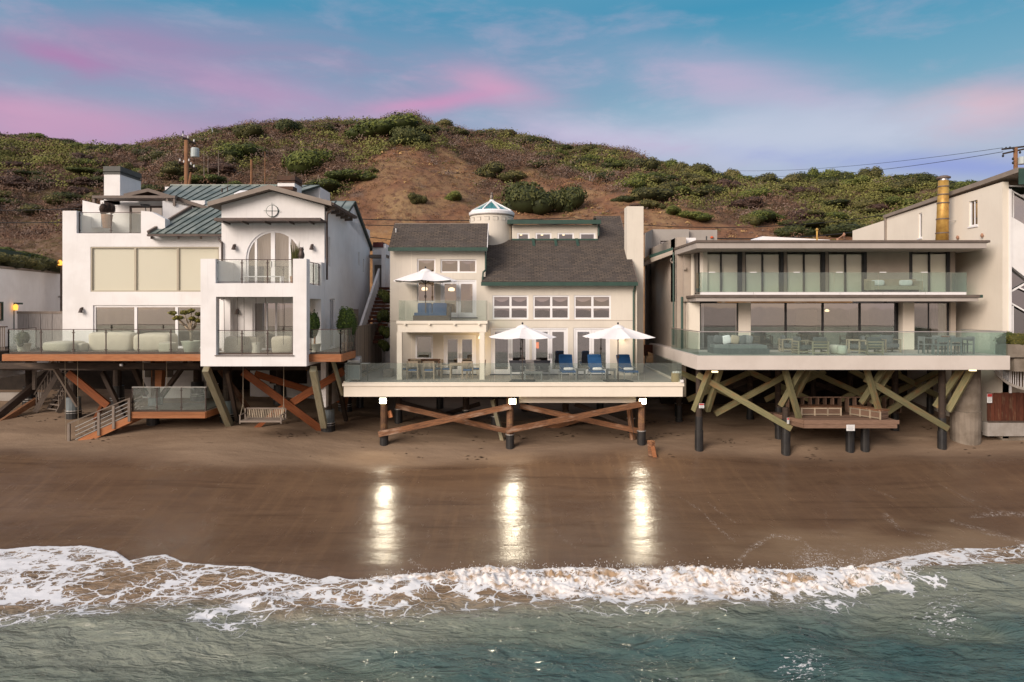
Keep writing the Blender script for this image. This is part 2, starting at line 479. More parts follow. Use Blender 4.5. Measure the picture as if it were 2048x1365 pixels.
M['sleeve'] = mat('black_pile_sleeve', (0.018, 0.018, 0.019), (0.03, 0.028, 0.026), 0.42, 2.5, 0.15, 12)
M['sleeve_grey'] = mat('grey_pile_sleeve', (0.16, 0.19, 0.20), (0.12, 0.14, 0.15), 0.6, 2.5, 0.1, streak=0.3)
M['band'] = mat('steel_band', (0.62, 0.62, 0.6), (0.5, 0.5, 0.48), 0.35, 6, metal=0.7)
M['canvas'] = mat('white_canvas', (0.83, 0.80, 0.79), (0.80, 0.77, 0.76), 0.95, 3, 0.06, 90)
M['cover'] = mat('cream_cover_cloth', (0.58, 0.52, 0.42), (0.50, 0.45, 0.37), 0.95, 1.2, 0.3, 5)
M['blue'] = mat('blue_cushion', (0.012, 0.075, 0.20), (0.010, 0.06, 0.165), 0.85, 4, 0.15, 60)
M['greyfab'] = mat('grey_cushion', (0.115, 0.12, 0.125), (0.09, 0.095, 0.10), 0.9, 3, 0.15, 60)
M['darkfab'] = mat('charcoal_sling', (0.035, 0.036, 0.045), (0.045, 0.045, 0.055), 0.85, 4, 0.1)
M['beigefab'] = mat('beige_cushion', (0.42, 0.34, 0.25), (0.36, 0.29, 0.21), 0.9, 3, 0.15)
M['whitefab'] = mat('white_towel', (0.8, 0.79, 0.78), (0.72, 0.71, 0.7), 0.95, 6, 0.3, 40)
M['teak'] = woodmat('weathered_teak', (0.36, 0.29, 0.21), (0.27, 0.215, 0.155), (0.33, 0.26, 0.19))
M['wicker'] = mat('brown_wicker', (0.10, 0.065, 0.045), (0.06, 0.04, 0.03), 0.8, 14, 0.5, 50)
M['basket'] = mat('straw_basket', (0.46, 0.33, 0.16), (0.33, 0.23, 0.11), 0.85, 18, 0.6, 45, stretch=(1, 1, 4))
M['greystone'] = mat('grey_outdoor_table', (0.22, 0.225, 0.225), (0.18, 0.185, 0.185), 0.7, 3, 0.1)
M['pot'] = mat('pale_green_pot', (0.50, 0.50, 0.42), (0.42, 0.42, 0.35), 0.7, 3, 0.1)
M['potwhite'] = mat('off_white_pot', (0.66, 0.61, 0.52), (0.58, 0.53, 0.45), 0.7, 3, 0.1)
M['terracotta'] = mat('terracotta', (0.36, 0.2, 0.13), (0.28, 0.15, 0.1), 0.85, 4, 0.1)
M['stainless'] = mat('stainless_grill', (0.55, 0.56, 0.56), (0.48, 0.5, 0.5), 0.35, 3, 0.03, metal=0.55)
M['blind'] = mat('cream_roller_blind', (0.70, 0.67, 0.56), (0.68, 0.65, 0.54), 0.9, 0.5, 0.05)
M['blind_tan'] = mat('tan_roller_blind', (0.45, 0.40, 0.31), (0.42, 0.37, 0.29), 0.9, 0.5, 0.05)
M['curtain'] = mat('grey_curtain', (0.34, 0.31, 0.29), (0.22, 0.20, 0.19), 0.9, 5, 0.2, 10, stretch=(6, 6, 0.3))
M['shade_mauve'] = mat('mauve_roman_shade', (0.42, 0.33, 0.31), (0.36, 0.28, 0.27), 0.9, 1.5, 0.1)
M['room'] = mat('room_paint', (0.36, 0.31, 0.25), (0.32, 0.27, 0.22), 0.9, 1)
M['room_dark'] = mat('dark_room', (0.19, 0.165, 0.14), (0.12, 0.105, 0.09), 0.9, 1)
M['dark_under'] = mat('shadowed_bulkhead', (0.035, 0.026, 0.02), (0.02, 0.015, 0.012), 0.95, 2, 0.3, 10)  # near-black: the darkness under the houses is put into this colour
M['gold_flue'] = mat('gold_steel_flue', (0.60, 0.37, 0.10), (0.40, 0.22, 0.06), 0.5, 3, 0.05, metal=0.45)
M['rust'] = mat('rusty_cap', (0.10, 0.05, 0.03), (0.06, 0.035, 0.025), 0.8, 5, 0.2)
M['redtile'] = mat('dark_red_cap', (0.10, 0.022, 0.02), (0.08, 0.02, 0.018), 0.7, 5, 0.2)
M['rope'] = mat('rope', (0.36, 0.3, 0.22), (0.3, 0.25, 0.18), 0.9, 20, 0.2)
M['wire'] = mat('black_cable', (0.012, 0.012, 0.012), (0.02, 0.02, 0.02), 0.7, 3)
M['polewood'] = mat('brown_pole_wood', (0.27, 0.13, 0.06), (0.15, 0.075, 0.04), 0.85, 2.0, 0.3, 20, stretch=(8, 8, 0.7))
M['transformer'] = mat('pale_transformer', (0.42, 0.47, 0.47), (0.36, 0.41, 0.41), 0.5, 3)
M['porcelain'] = mat('white_insulator', (0.7, 0.68, 0.66), (0.6, 0.58, 0.56), 0.3, 3)
M['teal_glass'] = mat('teal_skylight_glass', (0.02, 0.16, 0.17), (0.03, 0.22, 0.23), 0.12, 1.0, 0.0, spec=0.8)
M['sign_white'] = mat('white_sign', (0.75, 0.75, 0.74), (0.7, 0.7, 0.69), 0.5, 3)
M['sign_red'] = mat('red_sign_print', (0.45, 0.03, 0.03), (0.42, 0.03, 0.03), 0.5, 3)
M['sign_grey'] = mat('grey_sign_print', (0.2, 0.22, 0.25), (0.2, 0.22, 0.25), 0.5, 3)
M['plastic_orange'] = mat('orange_plastic', (0.55, 0.10, 0.03), (0.5, 0.08, 0.02), 0.5, 3)
M['amber'] = emat('lit_amber_lamp', (1.0, 0.42, 0.07), 1.6)
M['bulb'] = emat('lit_lamp_lens', (1.0, 0.86, 0.52), 26)
M['cap_grey'] = mat('dark_grey_cap', (0.085, 0.085, 0.075), (0.065, 0.065, 0.06), 0.6, 3)
M['warm_bulb'] = emat('lit_warm_bulb', (1.0, 0.74, 0.42), 2.2)
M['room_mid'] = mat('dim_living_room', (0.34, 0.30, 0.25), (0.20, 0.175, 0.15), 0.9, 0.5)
M['lcd_orange'] = emat('lit_orange_lantern', (1.0, 0.22, 0.05), 1.2)
M['rail_glass'] = glassmat('rail_glass', (0.915, 0.955, 0.935), 0.012, alpha=0.045, haze=(0.55, 0.64, 0.60))
M['rail_glass_milky'] = glassmat('milky_rail_glass', (0.93, 0.955, 0.94), 0.008, alpha=0.09, haze=(0.60, 0.62, 0.56))  # stronger share of the painted milky haze
M['rail_glass_green'] = glassmat('green_rail_glass', (0.84, 0.925, 0.905), 0.03, alpha=0.04, haze=(0.42, 0.58, 0.54))
M['window_glass'] = glassmat('window_glass', (0.88, 0.87, 0.86), 0.27, alpha=0.0)
M['window_mirror'] = glassmat('reflective_window_glass', (0.80, 0.79, 0.77), 0.38, alpha=0.0)
M['blind_glass'] = glassmat('clear_window_glass', (0.97, 0.97, 0.95), 0.02, alpha=0.0)
M['solar_glass'] = glassmat('bronze_window_glass', (0.30, 0.25, 0.2), 0.30, alpha=0.0)

def shingle_mat():
    m, g, b, out = newmat('composition_shingles')
    tc = g.node('ShaderNodeTexCoord')
    br = g.node('ShaderNodeTexBrick'); g.l.new(g.mapping(tc.outputs['Object'], rot=(0, 0, 0)), br.inputs['Vector'])
    # brick rows run along X, stacked up the slope: use X and world Z
    sep = g.node('ShaderNodeSeparateXYZ'); g.l.new(tc.outputs['Object'], sep.inputs[0])
    cmb = g.node('ShaderNodeCombineXYZ'); g.l.new(sep.outputs[0], cmb.inputs[0])
    g.l.new(g.math('MULTIPLY', sep.outputs[2], 1.6), cmb.inputs[1])
    wob = g.noise(tc.outputs['Object'], 9, 2)
    g.l.new(g.vmath('ADD', cmb.outputs[0], g.vmath('SCALE', wob)), br.inputs['Vector'])
    br.inputs['Vector'].links[0].from_node.inputs[1].links[0].from_node.inputs[3].default_value = 0.05
    br.inputs['Color1'].default_value = (0.115, 0.088, 0.066, 1); br.inputs['Color2'].default_value = (0.055, 0.043, 0.036, 1)
    br.inputs['Mortar'].default_value = (0.022, 0.018, 0.016, 1)
    br.inputs['Scale'].default_value = 1.0; br.inputs['Mortar Size'].default_value = 0.018
    br.inputs['Brick Width'].default_value = 0.30; br.inputs['Row Height'].default_value = 0.135
    br.inputs['Bias'].default_value = -0.1
    n = g.noise(g.mapping(tc.outputs['Object'], scale=(1, 1, 2.5)), 1.2, 4)
    col = g.mix(g.smooth(n, 0.35, 0.7), br.outputs['Color'], (0.075, 0.062, 0.055, 1))
    g.l.new(g.mix(0.55, br.outputs['Color'], col), b.inputs['Base Color'])
    b.inputs['Roughness'].default_value = 0.9
    bn = g.node('ShaderNodeBump'); bn.inputs['Strength'].default_value = 0.6; bn.inputs['Distance'].default_value = 0.02
    g.l.new(br.outputs['Color'], bn.inputs['Height']); g.l.new(bn.outputs[0], b.inputs['Normal'])
    return m
M['shingle'] = shingle_mat()
# ------------------------------------------------------------------ beach, sea, hill
def axis(a0, a1, step, far, n):
    core = np.arange(a0, a1 + step/2, step)
    g = np.geomspace(step*1.5, far, n)
    return np.concatenate([(a0 - g)[::-1], core, a1 + g])

_SP = np.array([[-4000, -60], [-50, -4], [8, -2.2], [14, -1.2], [18, -0.45], [20.5, -0.05], [22, 0.11], [24, 0.225], [26, 0.40], [28, 0.65], [30, 0.97], [31.5, 1.28], [33, 1.66], [36, 2.1], [42, 2.65], [50, 3.4], [56, 4.6], [60, 6.0], [75, 6.4], [4000, 6.5]])
def px_of(x, d): return 1024 + x * F / np.maximum(d, 1)
def sand_z(x, d):
    z = np.interp(d, _SP[:, 0], _SP[:, 1])
    up = sstep(24, 31, d) * (1 - sstep(50, 60, d))
    z = z + up * 0.50 * sstep(-6, -14, x) + up * 0.30 * sstep(12, 30, x) + up * 0.12 * sstep(-1, -7, x)
    # low berms left by the last tides
    und = 0.10 * np.sin(x * 0.34 + 1.2 * np.sin(d * 0.3)) * np.exp(-((d - 31.5 - 1.2*np.sin(x*0.21)) / 1.6)**2)
    z = z + und + fbm(x*0.18, d*0.25, 3, 2) * 0.10 * up
    z = z + fbm(x*1.1, d*1.6, 4, 1) * 0.045 * sstep(31, 36, d)
    z = z + 0.012 * fbm(x*0.8, d*2.2, 3, 3) * sstep(20, 24, d)
    return z
def sand_at(x, d): return float(sand_z(np.array([float(x)]), np.array([float(d)]))[0])

# upper edge of the swash, read as (column, row) and laid down on the beach in metres
_EDGE = np.array([[-400, 1108], [0, 1104], [90, 1098], [180, 1100], [235, 1108], [262, 1124], [300, 1116], [335, 1112], [368, 1127], [430, 1130], [500, 1134], [560, 1143],
                  [640, 1152], [665, 1147], [700, 1152], [760, 1152], [850, 1146], [900, 1148], [1000, 1143], [1110, 1140], [1200, 1146], [1400, 1146], [1640, 1142], [1720, 1136], [1780, 1122], [1840, 1112], [1900, 1104], [2000, 1100], [2048, 1096], [2600, 1085]])
_eD = (HC - 0.10) * F / (_EDGE[:, 1] - HY)
_eX = (_EDGE[:, 0] - 1024) * _eD / F
def edge_d(x):
    return np.interp(x, _eX, _eD) + 0.11*fbm(x*1.3, x*0+3.1, 6, 5, 0.62)
def wavey(x):     # where the breaking crest runs, and how strong it is there
    c = np.interp(x, [-19, -12, -8, -5, 0, 6, 12, 16, 30], [18.9, 18.7, 19.3, 20.1, 20.75, 20.65, 20.6, 20.9, 21.4])
    h = np.interp(x, [-19, -12, -8, -5.4, -3, 0, 6, 10, 13, 20], [0.06, 0.10, 0.16, 0.24, 0.36, 0.46, 0.46, 0.46, 0.50, 0.5])
    return c, h
def water_z(x, d):
    e = edge_d(x); c, h = wavey(x)
    t = d - c
    wob = 0.22 * fbm(x*0.7, d*0.2, 3, 1)
    t = t + wob
    crest = h * np.where(t < 0, np.exp(-(t/1.15)**2), np.exp(-(t/0.34)**2))
    near = 1 - sstep(-0.8, 1.2, d - c)
    amp = np.clip((22.5 - d) / 4, 0, 1)
    z = 0.02 + crest
    z = z + amp * (0.24 * fbm(x*0.24 + d*0.08, d*0.50, 3, 2) + 0.085 * fbm(x*0.85 + 3, d*1.7 + x*0.2, 3, 4) + 0.035 * fbm(x*2.1 - d*0.5, d*3.9 + x*0.3, 3, 6))
    # older swell line behind the breaker
    z = z + 0.13*np.exp(-((d - 17.9 - 0.9*np.sin(x*0.17 + 1) - 0.4*fbm(x*0.4, x*0, 3, 2))/0.7)**2)
    # sheet of swash lying on the sand
    s = sand_z(x, d)
    sheet = s + 0.05 + 0.03*fbm(x*1.2, d*1.8, 3, 2)
    k = sstep(c + 0.1, c + 0.9, d)
    z = np.maximum(z*(1 - k) + sheet*k, sheet)
    # foam churn relief
    f = foam_d(x, d)
    rid = 1 - 2*np.abs(fbm(x*2.2, d*2.6, 4, 3, 0.6))
    fine = fbm(x*7.5, d*7.5, 3, 5, 0.7)
    strong = np.clip((f - 0.75) * 4, 0, 1) * np.clip(h*2.4 - 0.1, 0, 1) * np.exp(-((d - c + 0.35)/0.95)**2) * (1 - sstep(11.9, 13.0, x))
    rid2 = 1 - 2*np.abs(fbm(x*4.6, d*5.2, 4, 6, 0.65))
    z = z + strong * (0.10 * (rid - 0.55) + 0.07 * (rid2 - 0.5) + 0.10 * fine + 0.10 * fbm(x*0.9, d*0.5, 3, 7))
    z = z + 0.016 * np.clip(f - 0.3, 0, 1) * rid
    cut = sstep(e - 0.10, e + 0.02, d)
    return z*(1 - cut) + (s - 0.12)*cut
def foam_d(x, d):
    """share of the surface under foam, 0..1"""
    e = edge_d(x); c, h = wavey(x)
    n = fbm(x*0.5, d*0.8, 4, 6); n2 = fbm(x*1.6, d*2.2, 4, 1)
    py = HY + (HC - 0.1) * F / d; px = px_of(x, d)
    out = np.zeros_like(x)
    # leading lace of the swash on the left
    w = np.interp(px, [0, 200, 260, 420, 640, 700], [1.05, 1.0, 0.35, 0.30, 0.28, 0.2])
    lead = np.exp(-((np.clip(e - d - 0.05, 0, 9) / (w*0.8))**2)) * (1 - sstep(690, 760, px))
    out = np.maximum(out, 1.05 * lead)
    # netted foam behind it
    lowb = np.interp(px, [-100, 0, 120, 400, 700, 900, 1000], [1290, 1280, 1245, 1200, 1225, 1230, 1200])
    net = (1 - sstep(-14, 22, py - lowb + 46*n)) * (1 - sstep(840, 960, px)) * (d < e)
    bare = np.exp(-(((px - 400)/150)**2 + ((py - 1150)/26)**2))
    out = np.maximum(out, net * np.clip(0.60 + 0.50*n + 0.25*n2 - 0.34*bare, 0, 0.86))
    # second line: foam band from (330,1250) rising to (720,1150)
    ly = np.interp(px, [300, 380, 450, 560, 640, 720, 800], [1262, 1240, 1222, 1200, 1172, 1160, 1160])
    out = np.maximum(out, (0.80 + 0.5*n)*np.exp(-((py - ly)/15)**2) * sstep(320, 400, px)*(1 - sstep(780, 860, px)))
    out = np.maximum(out, (0.52 + 0.6*n2)*np.exp(-((py - ly - 26)/26)**2) * sstep(320, 400, px)*(1 - sstep(820, 940, px)))
    # breaker
    up = 1 - sstep(0.25, 0.6, d - c)
    lo = np.interp(px, [640, 760, 900, 1100, 1300, 1600, 1850, 1930], [1205, 1190, 1194, 1206, 1210, 1206, 1192, 1165])
    br = (1 - sstep(-12, 12, py - lo + 22*n2)) * sstep(600, 760, px) * (1 - sstep(1800, 1960, px + 160*n2)) * (d < e)
    out = np.maximum(out, br * np.clip(0.93 + 0.42*n2, 0, 1.1))
    out = np.maximum(out, 0.42*np.exp(-((py - lo - 14)/18)**2)*sstep(760, 900, px)*(1 - sstep(1700, 1850, px))*(0.9 + n2))
    # thin sheet with streaks beyond the lip, right
    rt = sstep(1640, 1800, px + 60*n) * (1 - sstep(1118, 1146, py)) * (d < e)
    out = np.maximum(out, rt * (0.74 + 0.5*n2 + 0.5*n))
    return np.clip(out, 0, 1.1)
def speck_d(x, d):
    px = px_of(x, d); py = HY + HC * F / d; out = np.zeros_like(x); n2 = fbm(x*1.6, d*2.2, 4, 1)
    for (sx, sy, sw, sh, a) in ((1890, 1235, 70, 45, 1.0), (1610, 1340, 60, 38, 1.0), (1330, 1346, 60, 8, 0.7), (1150, 1222, 90, 14, 0.6), (1600, 1218, 130, 18, 0.8), (1980, 1170, 90, 18, .6), (330, 1225, 400, 30, .5), (700, 1240, 260, 26, .7)):
        out = np.maximum(out, (a + 0.4*n2)*np.exp(-(((px - sx)/sw)**2 + ((py - sy)/sh)**2)))
    return np.clip(out, 0, 1)*(d > 10)
def silt_d(x, d):
    """1 where the water is thin and full of sand, 0 out where it is deep and green"""
    py = HY + (HC - 0.05) * F / d; px = px_of(x, d)
    n = fbm(x*0.35, d*0.7, 4, 2)
    lo = np.interp(px, [-100, 0, 250, 450, 700, 900, 1100, 1300, 1600, 1850, 2048], [1240, 1240, 1225, 1228, 1235, 1222, 1212, 1212, 1205, 1168, 1140])
    return np.clip(1 - sstep(-30, 26, py - lo + 26*n), 0, 1)
def milky_d(x, d):
    py = HY + (HC - 0.05) * F / d; px = px_of(x, d)
    n = fbm(x*0.25, d*0.5 + x*0.1, 4, 4)
    lo = np.interp(px, [-100, 300, 700, 1000, 1400, 1900, 2048], [1330, 1330, 1290, 1262, 1245, 1235, 1240])
    return np.clip((1 - sstep(-50, 50, py - lo + 60*n)) * 0.9 + 0.25*n + 0.45*sstep(1800, 1900, px)*(py < 1190) + 0.30*sstep(900, 300, px) , 0, 1)

def sea_mat():
    m, g, b, out = newmat('sea_water')
    tc = g.node('ShaderNodeTexCoord'); P0 = tc.outputs['Object']
    foam = g.attr('foam').outputs['Fac']; silt = g.attr('silt').outputs['Fac']; milky = g.attr('milky').outputs['Fac']
    # water body colour
    nn = g.noise(g.mapping(P0, scale=(0.35, 0.9, 1)), 1.3, 5, 0.6, 0.4)
    deep = g.mix(g.smooth(nn, 0.35, 0.68), (0.066, 0.096, 0.078, 1), (0.128, 0.162, 0.128, 1))
    teal = g.noise(g.mapping(P0, scale=(0.10, 0.22, 1), loc=(4, 2, 0)), 1.0, 2)
    deep = g.mix(g.math('MULTIPLY', g.smooth(teal, 0.50, 0.66), 0.6), deep, (0.020, 0.075, 0.085, 1))
    col = g.mix(g.math('MULTIPLY', milky, 0.75), deep, (0.225, 0.235, 0.185, 1))
    sn = g.noise(g.mapping(P0, scale=(0.8, 1.6, 1)), 1.6, 5, 0.65, 0.8)
    siltc = g.mix(g.smooth(sn, 0.35, 0.7), (0.17, 0.115, 0.068, 1), (0.30, 0.215, 0.14, 1))
    col = g.mix(silt, col, siltc)
    # foam lace: three scales of warped cell edges
    warp = g.node('ShaderNodeTexNoise'); g.l.new(P0, warp.inputs['Vector']); warp.inputs['Scale'].default_value = 1.4; warp.inputs['Detail'].default_value = 4
    wv = g.vmath('SCALE', g.vmath('SUBTRACT', warp.outputs['Color'], (0.5, 0.5, 0.5))); wv.node.inputs[3].default_value = 0.95
    pv = g.vmath('ADD', g.mapping(P0, scale=(0.75, 1.15, 0.6)), wv)
    def cell(sc):
        vo = g.node('ShaderNodeTexVoronoi', feature='DISTANCE_TO_EDGE'); g.l.new(pv, vo.inputs['Vector']); vo.inputs['Scale'].default_value = sc
        return vo.outputs['Distance']
    a = cell(1.5); c2 = cell(3.9); c3 = cell(11.0)
    thr = g.math('MULTIPLY', foam, g.math('MULTIPLY', foam, 0.19))
    l1 = g.smooth(g.math('SUBTRACT', thr, a), -0.015, 0.03)
    l2 = g.smooth(g.math('SUBTRACT', g.math('MULTIPLY', thr, 0.85), g.math('ADD', c2, 0.02)), -0.012, 0.02)
    l3 = g.smooth(g.math('SUBTRACT', g.math('MULTIPLY', thr, 0.9), g.math('ADD', c3, 0.06)), -0.02, 0.03)
    lace = g.math('MAXIMUM', g.math('MAXIMUM', l1, l2), l3)
    lace = g.math('MULTIPLY', lace, g.smooth(foam, 0.14, 0.42))
    solid = g.smooth(g.math('ADD', foam, g.math('MULTIPLY', g.math('SUBTRACT', g.noise(P0, 5, 4, 0.7), 0.5), 0.9)), 0.90, 1.12)
    spk = g.math('MULTIPLY', g.smooth(g.math('ADD', g.noise(g.mapping(P0, scale=(0.7, 1.6, 1)), 9.0, 4, 0.7, 0.6), g.math('MULTIPLY', g.attr('speck').outputs['Fac'], 0.14)), 0.68, 0.72), g.smooth(g.attr('speck').outputs['Fac'], 0.1, 0.4))
    ff = g.math('MAXIMUM', g.math('MAXIMUM', lace, solid), g.math('MULTIPLY', spk, 0.85))
    churn = g.noise(g.mapping(P0, scale=(0.8, 1.3, 1)), 1.9, 6, 0.68, 0.9)
    fc = g.mix(g.smooth(churn, 0.46, 0.60), (0.72, 0.70, 0.68, 1), (0.36, 0.25, 0.155, 1))
    # on the thin lace the foam is clean white
    fc = g.mix(g.smooth(foam, 0.8, 1.0), (0.66, 0.67, 0.68, 1), fc)
    left = g.node('ShaderNodeSeparateXYZ'); g.l.new(P0, left.inputs[0])
    fc = g.mix(g.smooth(left.outputs[0], -8.0, -4.5), (0.66, 0.67, 0.69, 1), fc)
    g.l.new(g.mix(ff, col, fc), b.inputs['Base Color'])
    g.l.new(g.math('ADD', 0.105, g.math('MULTIPLY', ff, 0.7)), b.inputs['Roughness'])
    b.inputs['IOR'].default_value = 1.33; b.inputs['Specular IOR Level'].default_value = 0.5
    # wavelets
    w1 = g.noise(g.mapping(P0, scale=(0.6, 1.5, 1), rot=(0, 0, 0.16)), 1.15, 3, 0.5, 0.9)
    r1 = g.math('ABSOLUTE', g.math('SUBTRACT', g.noise(g.mapping(P0, scale=(0.7, 1.7, 1), rot=(0, 0, -0.22)), 1.25, 4, 0.5, 0.8), 0.5))
    w2 = g.noise(g.mapping(P0, scale=(1.0, 1.9, 1), rot=(0, 0, -0.3)), 7.5, 2, 0.5, 0.6)
    hgt = g.math('ADD', g.math('SUBTRACT', w1, g.math('MULTIPLY', r1, 0.9)), g.math('MULTIPLY', w2, 0.15))
    hgt = g.math('ADD', hgt, g.math('MULTIPLY', g.math('MULTIPLY', ff, g.noise(P0, 24, 3, 0.7)), 0.35))
    bn = g.node('ShaderNodeBump'); g.l.new(g.math('MULTIPLY', g.math('SUBTRACT', 1.0, g.math('MULTIPLY', ff, 0.86)), g.math('ADD', 0.08, g.math('MULTIPLY', g.smooth(left.outputs[1], -60.0, 5.0), 0.92))), bn.inputs['Strength']); bn.inputs['Distance'].default_value = 0.24
    g.l.new(hgt, bn.inputs['Height']); g.l.new(bn.outputs[0], b.inputs['Normal'])
    return m

def wet_d(x, d):
    n = fbm(x*0.22, d*0.3, 3, 3)
    line = 31.6 + 0.9*np.sin(x*0.20 + 0.6) + 1.0*n - 1.2*sstep(-8, -20, x) + 0.8*sstep(6, 16, x) 
    return 1 - sstep(-1.1, 0.9, d - line)
def sandfoam_d(x, d):
    py = HY + (HC - sand_z(x, d)) * F / d; px = px_of(x, d)
    n = fbm(x*0.7, d*0.7, 4, 3)
    r = sstep(1420, 1760, px) * sstep(1065, 1125, py + 0.03*(px - 1700)) * 0.8
    a = 0
    for pts, w, amp in (([(1480, 1120), (1500, 1098), (1545, 1072), (1600, 1078), (1625, 1100), (1605, 1115), (1640, 1130), (1720, 1150)], 9, 0.75),
                        ([(1360, 995), (1400, 1020), (1440, 1060), (1470, 1085)], 5, 0.5), ([(1415, 1005), (1455, 1035), (1470, 1045)], 5, 0.45),
                        ([(1650, 1025), (1655, 1055), (1690, 1075)], 7, 0.5), ([(1770, 1030), (1800, 1060), (1870, 1075)], 9, 0.45),
                        ([(1900, 1040), (1960, 1060), (2060, 1090)], 8, 0.6), ([(1940, 1035), (2000, 1028), (2080, 1030)], 9, 0.8),
                        ([(1860, 960), (1960, 1010), (2000, 1030)], 3, 0.45), ([(1730, 975), (1800, 1000)], 4, 0.4),
                        ([(1060, 1010), (1100, 1050), (1130, 1080), (1170, 1110)], 5, 0.38), ([(380, 1100), (400, 1060), (425, 1000), (440, 960)], 5, 0.4),
                        ([(590, 1110), (600, 1060), (610, 1010)], 6, 0.33), ([(880, 1060), (900, 1100)], 7, 0.3), ([(0, 1035), (60, 995), (130, 950)], 3, 0.4), ([(855, 1060), (862, 1120)], 5, 0.35),
                        ([(820, 1120), (850, 1140)], 8, 0.6)):
        best = np.full(x.shape, 1e9)
        for (x0, y0), (x1, y1) in zip(pts[:-1], pts[1:]):
            dx, dy = x1 - x0, y1 - y0
            t = np.clip(((px - x0)*dx + (py - y0)*dy) / (dx*dx + dy*dy), 0, 1)
            best = np.minimum(best, (px - x0 - t*dx)**2 + (py - y0 - t*dy)**2)
        a = np.maximum(a, amp * 0.62 * np.exp(-(np.sqrt(best) + 4*n)**2 / (w*w*0.45)))
    return np.clip(np.maximum(r * (0.55 + 0.9*n), a), 0, 1)

def sand_mat():
    m, g, b, out = newmat('wet_sand')
    tc = g.node('ShaderNodeTexCoord'); P0 = tc.outputs['Object']
    wet = g.attr('wet').outputs['Fac']; foam = g.attr('foam').outputs['Fac']
    n = g.noise(g.mapping(P0, scale=(0.25, 0.9, 1)), 1.0, 5, 0.6, 0.3)
    dry = g.mix(g.smooth(n, 0.3, 0.7), (0.265, 0.190, 0.130, 1), (0.195, 0.135, 0.092, 1))
    we = g.mix(g.smooth(n, 0.3, 0.72), (0.136, 0.085, 0.053, 1), (0.101, 0.062, 0.040, 1))
    # streaks left by draining water, straight down the slope
    s1 = g.noise(g.mapping(P0, scale=(2.0, 0.13, 1), rot=(0, 0, 0.03)), 1.5, 5, 0.62)
    we = g.mix(g.math('MULTIPLY', g.smooth(s1, 0.45, 0.72), 0.5), we, (0.165, 0.102, 0.060, 1))
    # dark heavy-mineral lines across the beach
    s2 = g.noise(g.mapping(P0, scale=(0.09, 1.5, 1), rot=(0, 0, 0.03)), 1.0, 4, 0.6, 0.6)
    we = g.mix(g.math('MULTIPLY', g.smooth(s2, 0.56, 0.70), 0.5), we, (0.06, 0.036, 0.024, 1))
    col = g.mix(wet, dry, we)
    sp = g.noise(P0, 26, 2, 0.6)
    col = g.mix(g.math('MULTIPLY', g.smooth(sp, 0.6, 0.8), 0.35), col, (0.05, 0.035, 0.025, 1))
    deb = g.smooth(g.noise(g.mapping(P0, scale=(1, 2.6, 1)), 2.3, 3, 0.5), 0.70, 0.74)
    col = g.mix(g.math('MULTIPLY', g.math('MULTIPLY', deb, g.math('SUBTRACT', 1.0, wet)), 0.8), col, (0.035, 0.025, 0.018, 1))
    # thin foam threads
    warp = g.node('ShaderNodeTexNoise'); g.l.new(P0, warp.inputs['Vector']); warp.inputs['Scale'].default_value = 1.8; warp.inputs['Detail'].default_value = 4
    wv = g.vmath('SCALE', g.vmath('SUBTRACT', warp.outputs['Color'], (0.5, 0.5, 0.5))); wv.node.inputs[3].default_value = 0.7
    vo = g.node('ShaderNodeTexVoronoi', feature='DISTANCE_TO_EDGE'); g.l.new(g.vmath('ADD', g.mapping(P0, scale=(2.2, 0.8, 1), rot=(0, 0, 0.12)), wv), vo.inputs['Vector']); vo.inputs['Scale'].default_value = 6.0
    brk = g.smooth(g.noise(P0, 6, 3, 0.7), 0.40, 0.62)
    thr = g.math('MULTIPLY', foam, 0.19)
    lace = g.math('MULTIPLY', g.smooth(g.math('SUBTRACT', thr, vo.outputs['Distance']), -0.01, 0.03), g.smooth(foam, 0.10, 0.3))
    lace = g.math('MULTIPLY', lace, brk)
    dots = g.math('MULTIPLY', g.smooth(g.noise(P0, 17, 2, 0.5), 0.66, 0.72), g.smooth(foam, 0.08, 0.5))
    ff = g.math('MAXIMUM', lace, g.math('MULTIPLY', dots, 0.7))
    g.l.new(g.mix(g.math('MULTIPLY', ff, 0.66), g.mix(g.math('MULTIPLY', g.attr('silt').outputs['Fac'], 0.7), col, (0.235, 0.165, 0.105, 1)), (0.60, 0.56, 0.52, 1)), b.inputs['Base Color'])  # paler sheen painted into the sand colour before the foam
    rn = g.noise(g.mapping(P0, scale=(1.0, 0.35, 1)), 2.2, 4, 0.6)
    rw = g.math('ADD', 0.17, g.math('MULTIPLY', rn, 0.16))
    g.l.new(g.math('ADD', g.math('MULTIPLY', rw, wet), g.math('MULTIPLY', g.math('SUBTRACT', 1.0, wet), 0.9)), b.inputs['Roughness'])
    grain = g.smooth(g.noise(g.mapping(P0, scale=(1.0, 1.7, 1)), 13, 4, 0.75), 0.40, 0.64)
    patch = g.smooth(g.noise(g.mapping(P0, scale=(0.7, 2.2, 1)), 1.6, 4, 0.6), 0.34, 0.58)
    gloss = g.math('MULTIPLY', g.math('ADD', 0.25, grain), g.math('ADD', 0.35, g.math('MULTIPLY', patch, 0.65)))
    g.l.new(g.math('ADD', 0.10, g.math('MULTIPLY', g.math('MULTIPLY', wet, gloss), 0.42)), b.inputs['Specular IOR Level'])
    h = g.math('ADD', g.noise(g.mapping(P0, scale=(0.6, 1.6, 1)), 2.6, 5, 0.66), g.math('MULTIPLY', g.noise(g.mapping(P0, scale=(0.8, 1.3, 1)), 8, 4, 0.72), 0.5))
    bn = g.node('ShaderNodeBump'); bn.inputs['Distance'].default_value = 0.05
    g.l.new(g.math('ADD', 0.22, g.math('MULTIPLY', g.math('SUBTRACT', 1.0, wet), 0.5)), bn.inputs['Strength'])
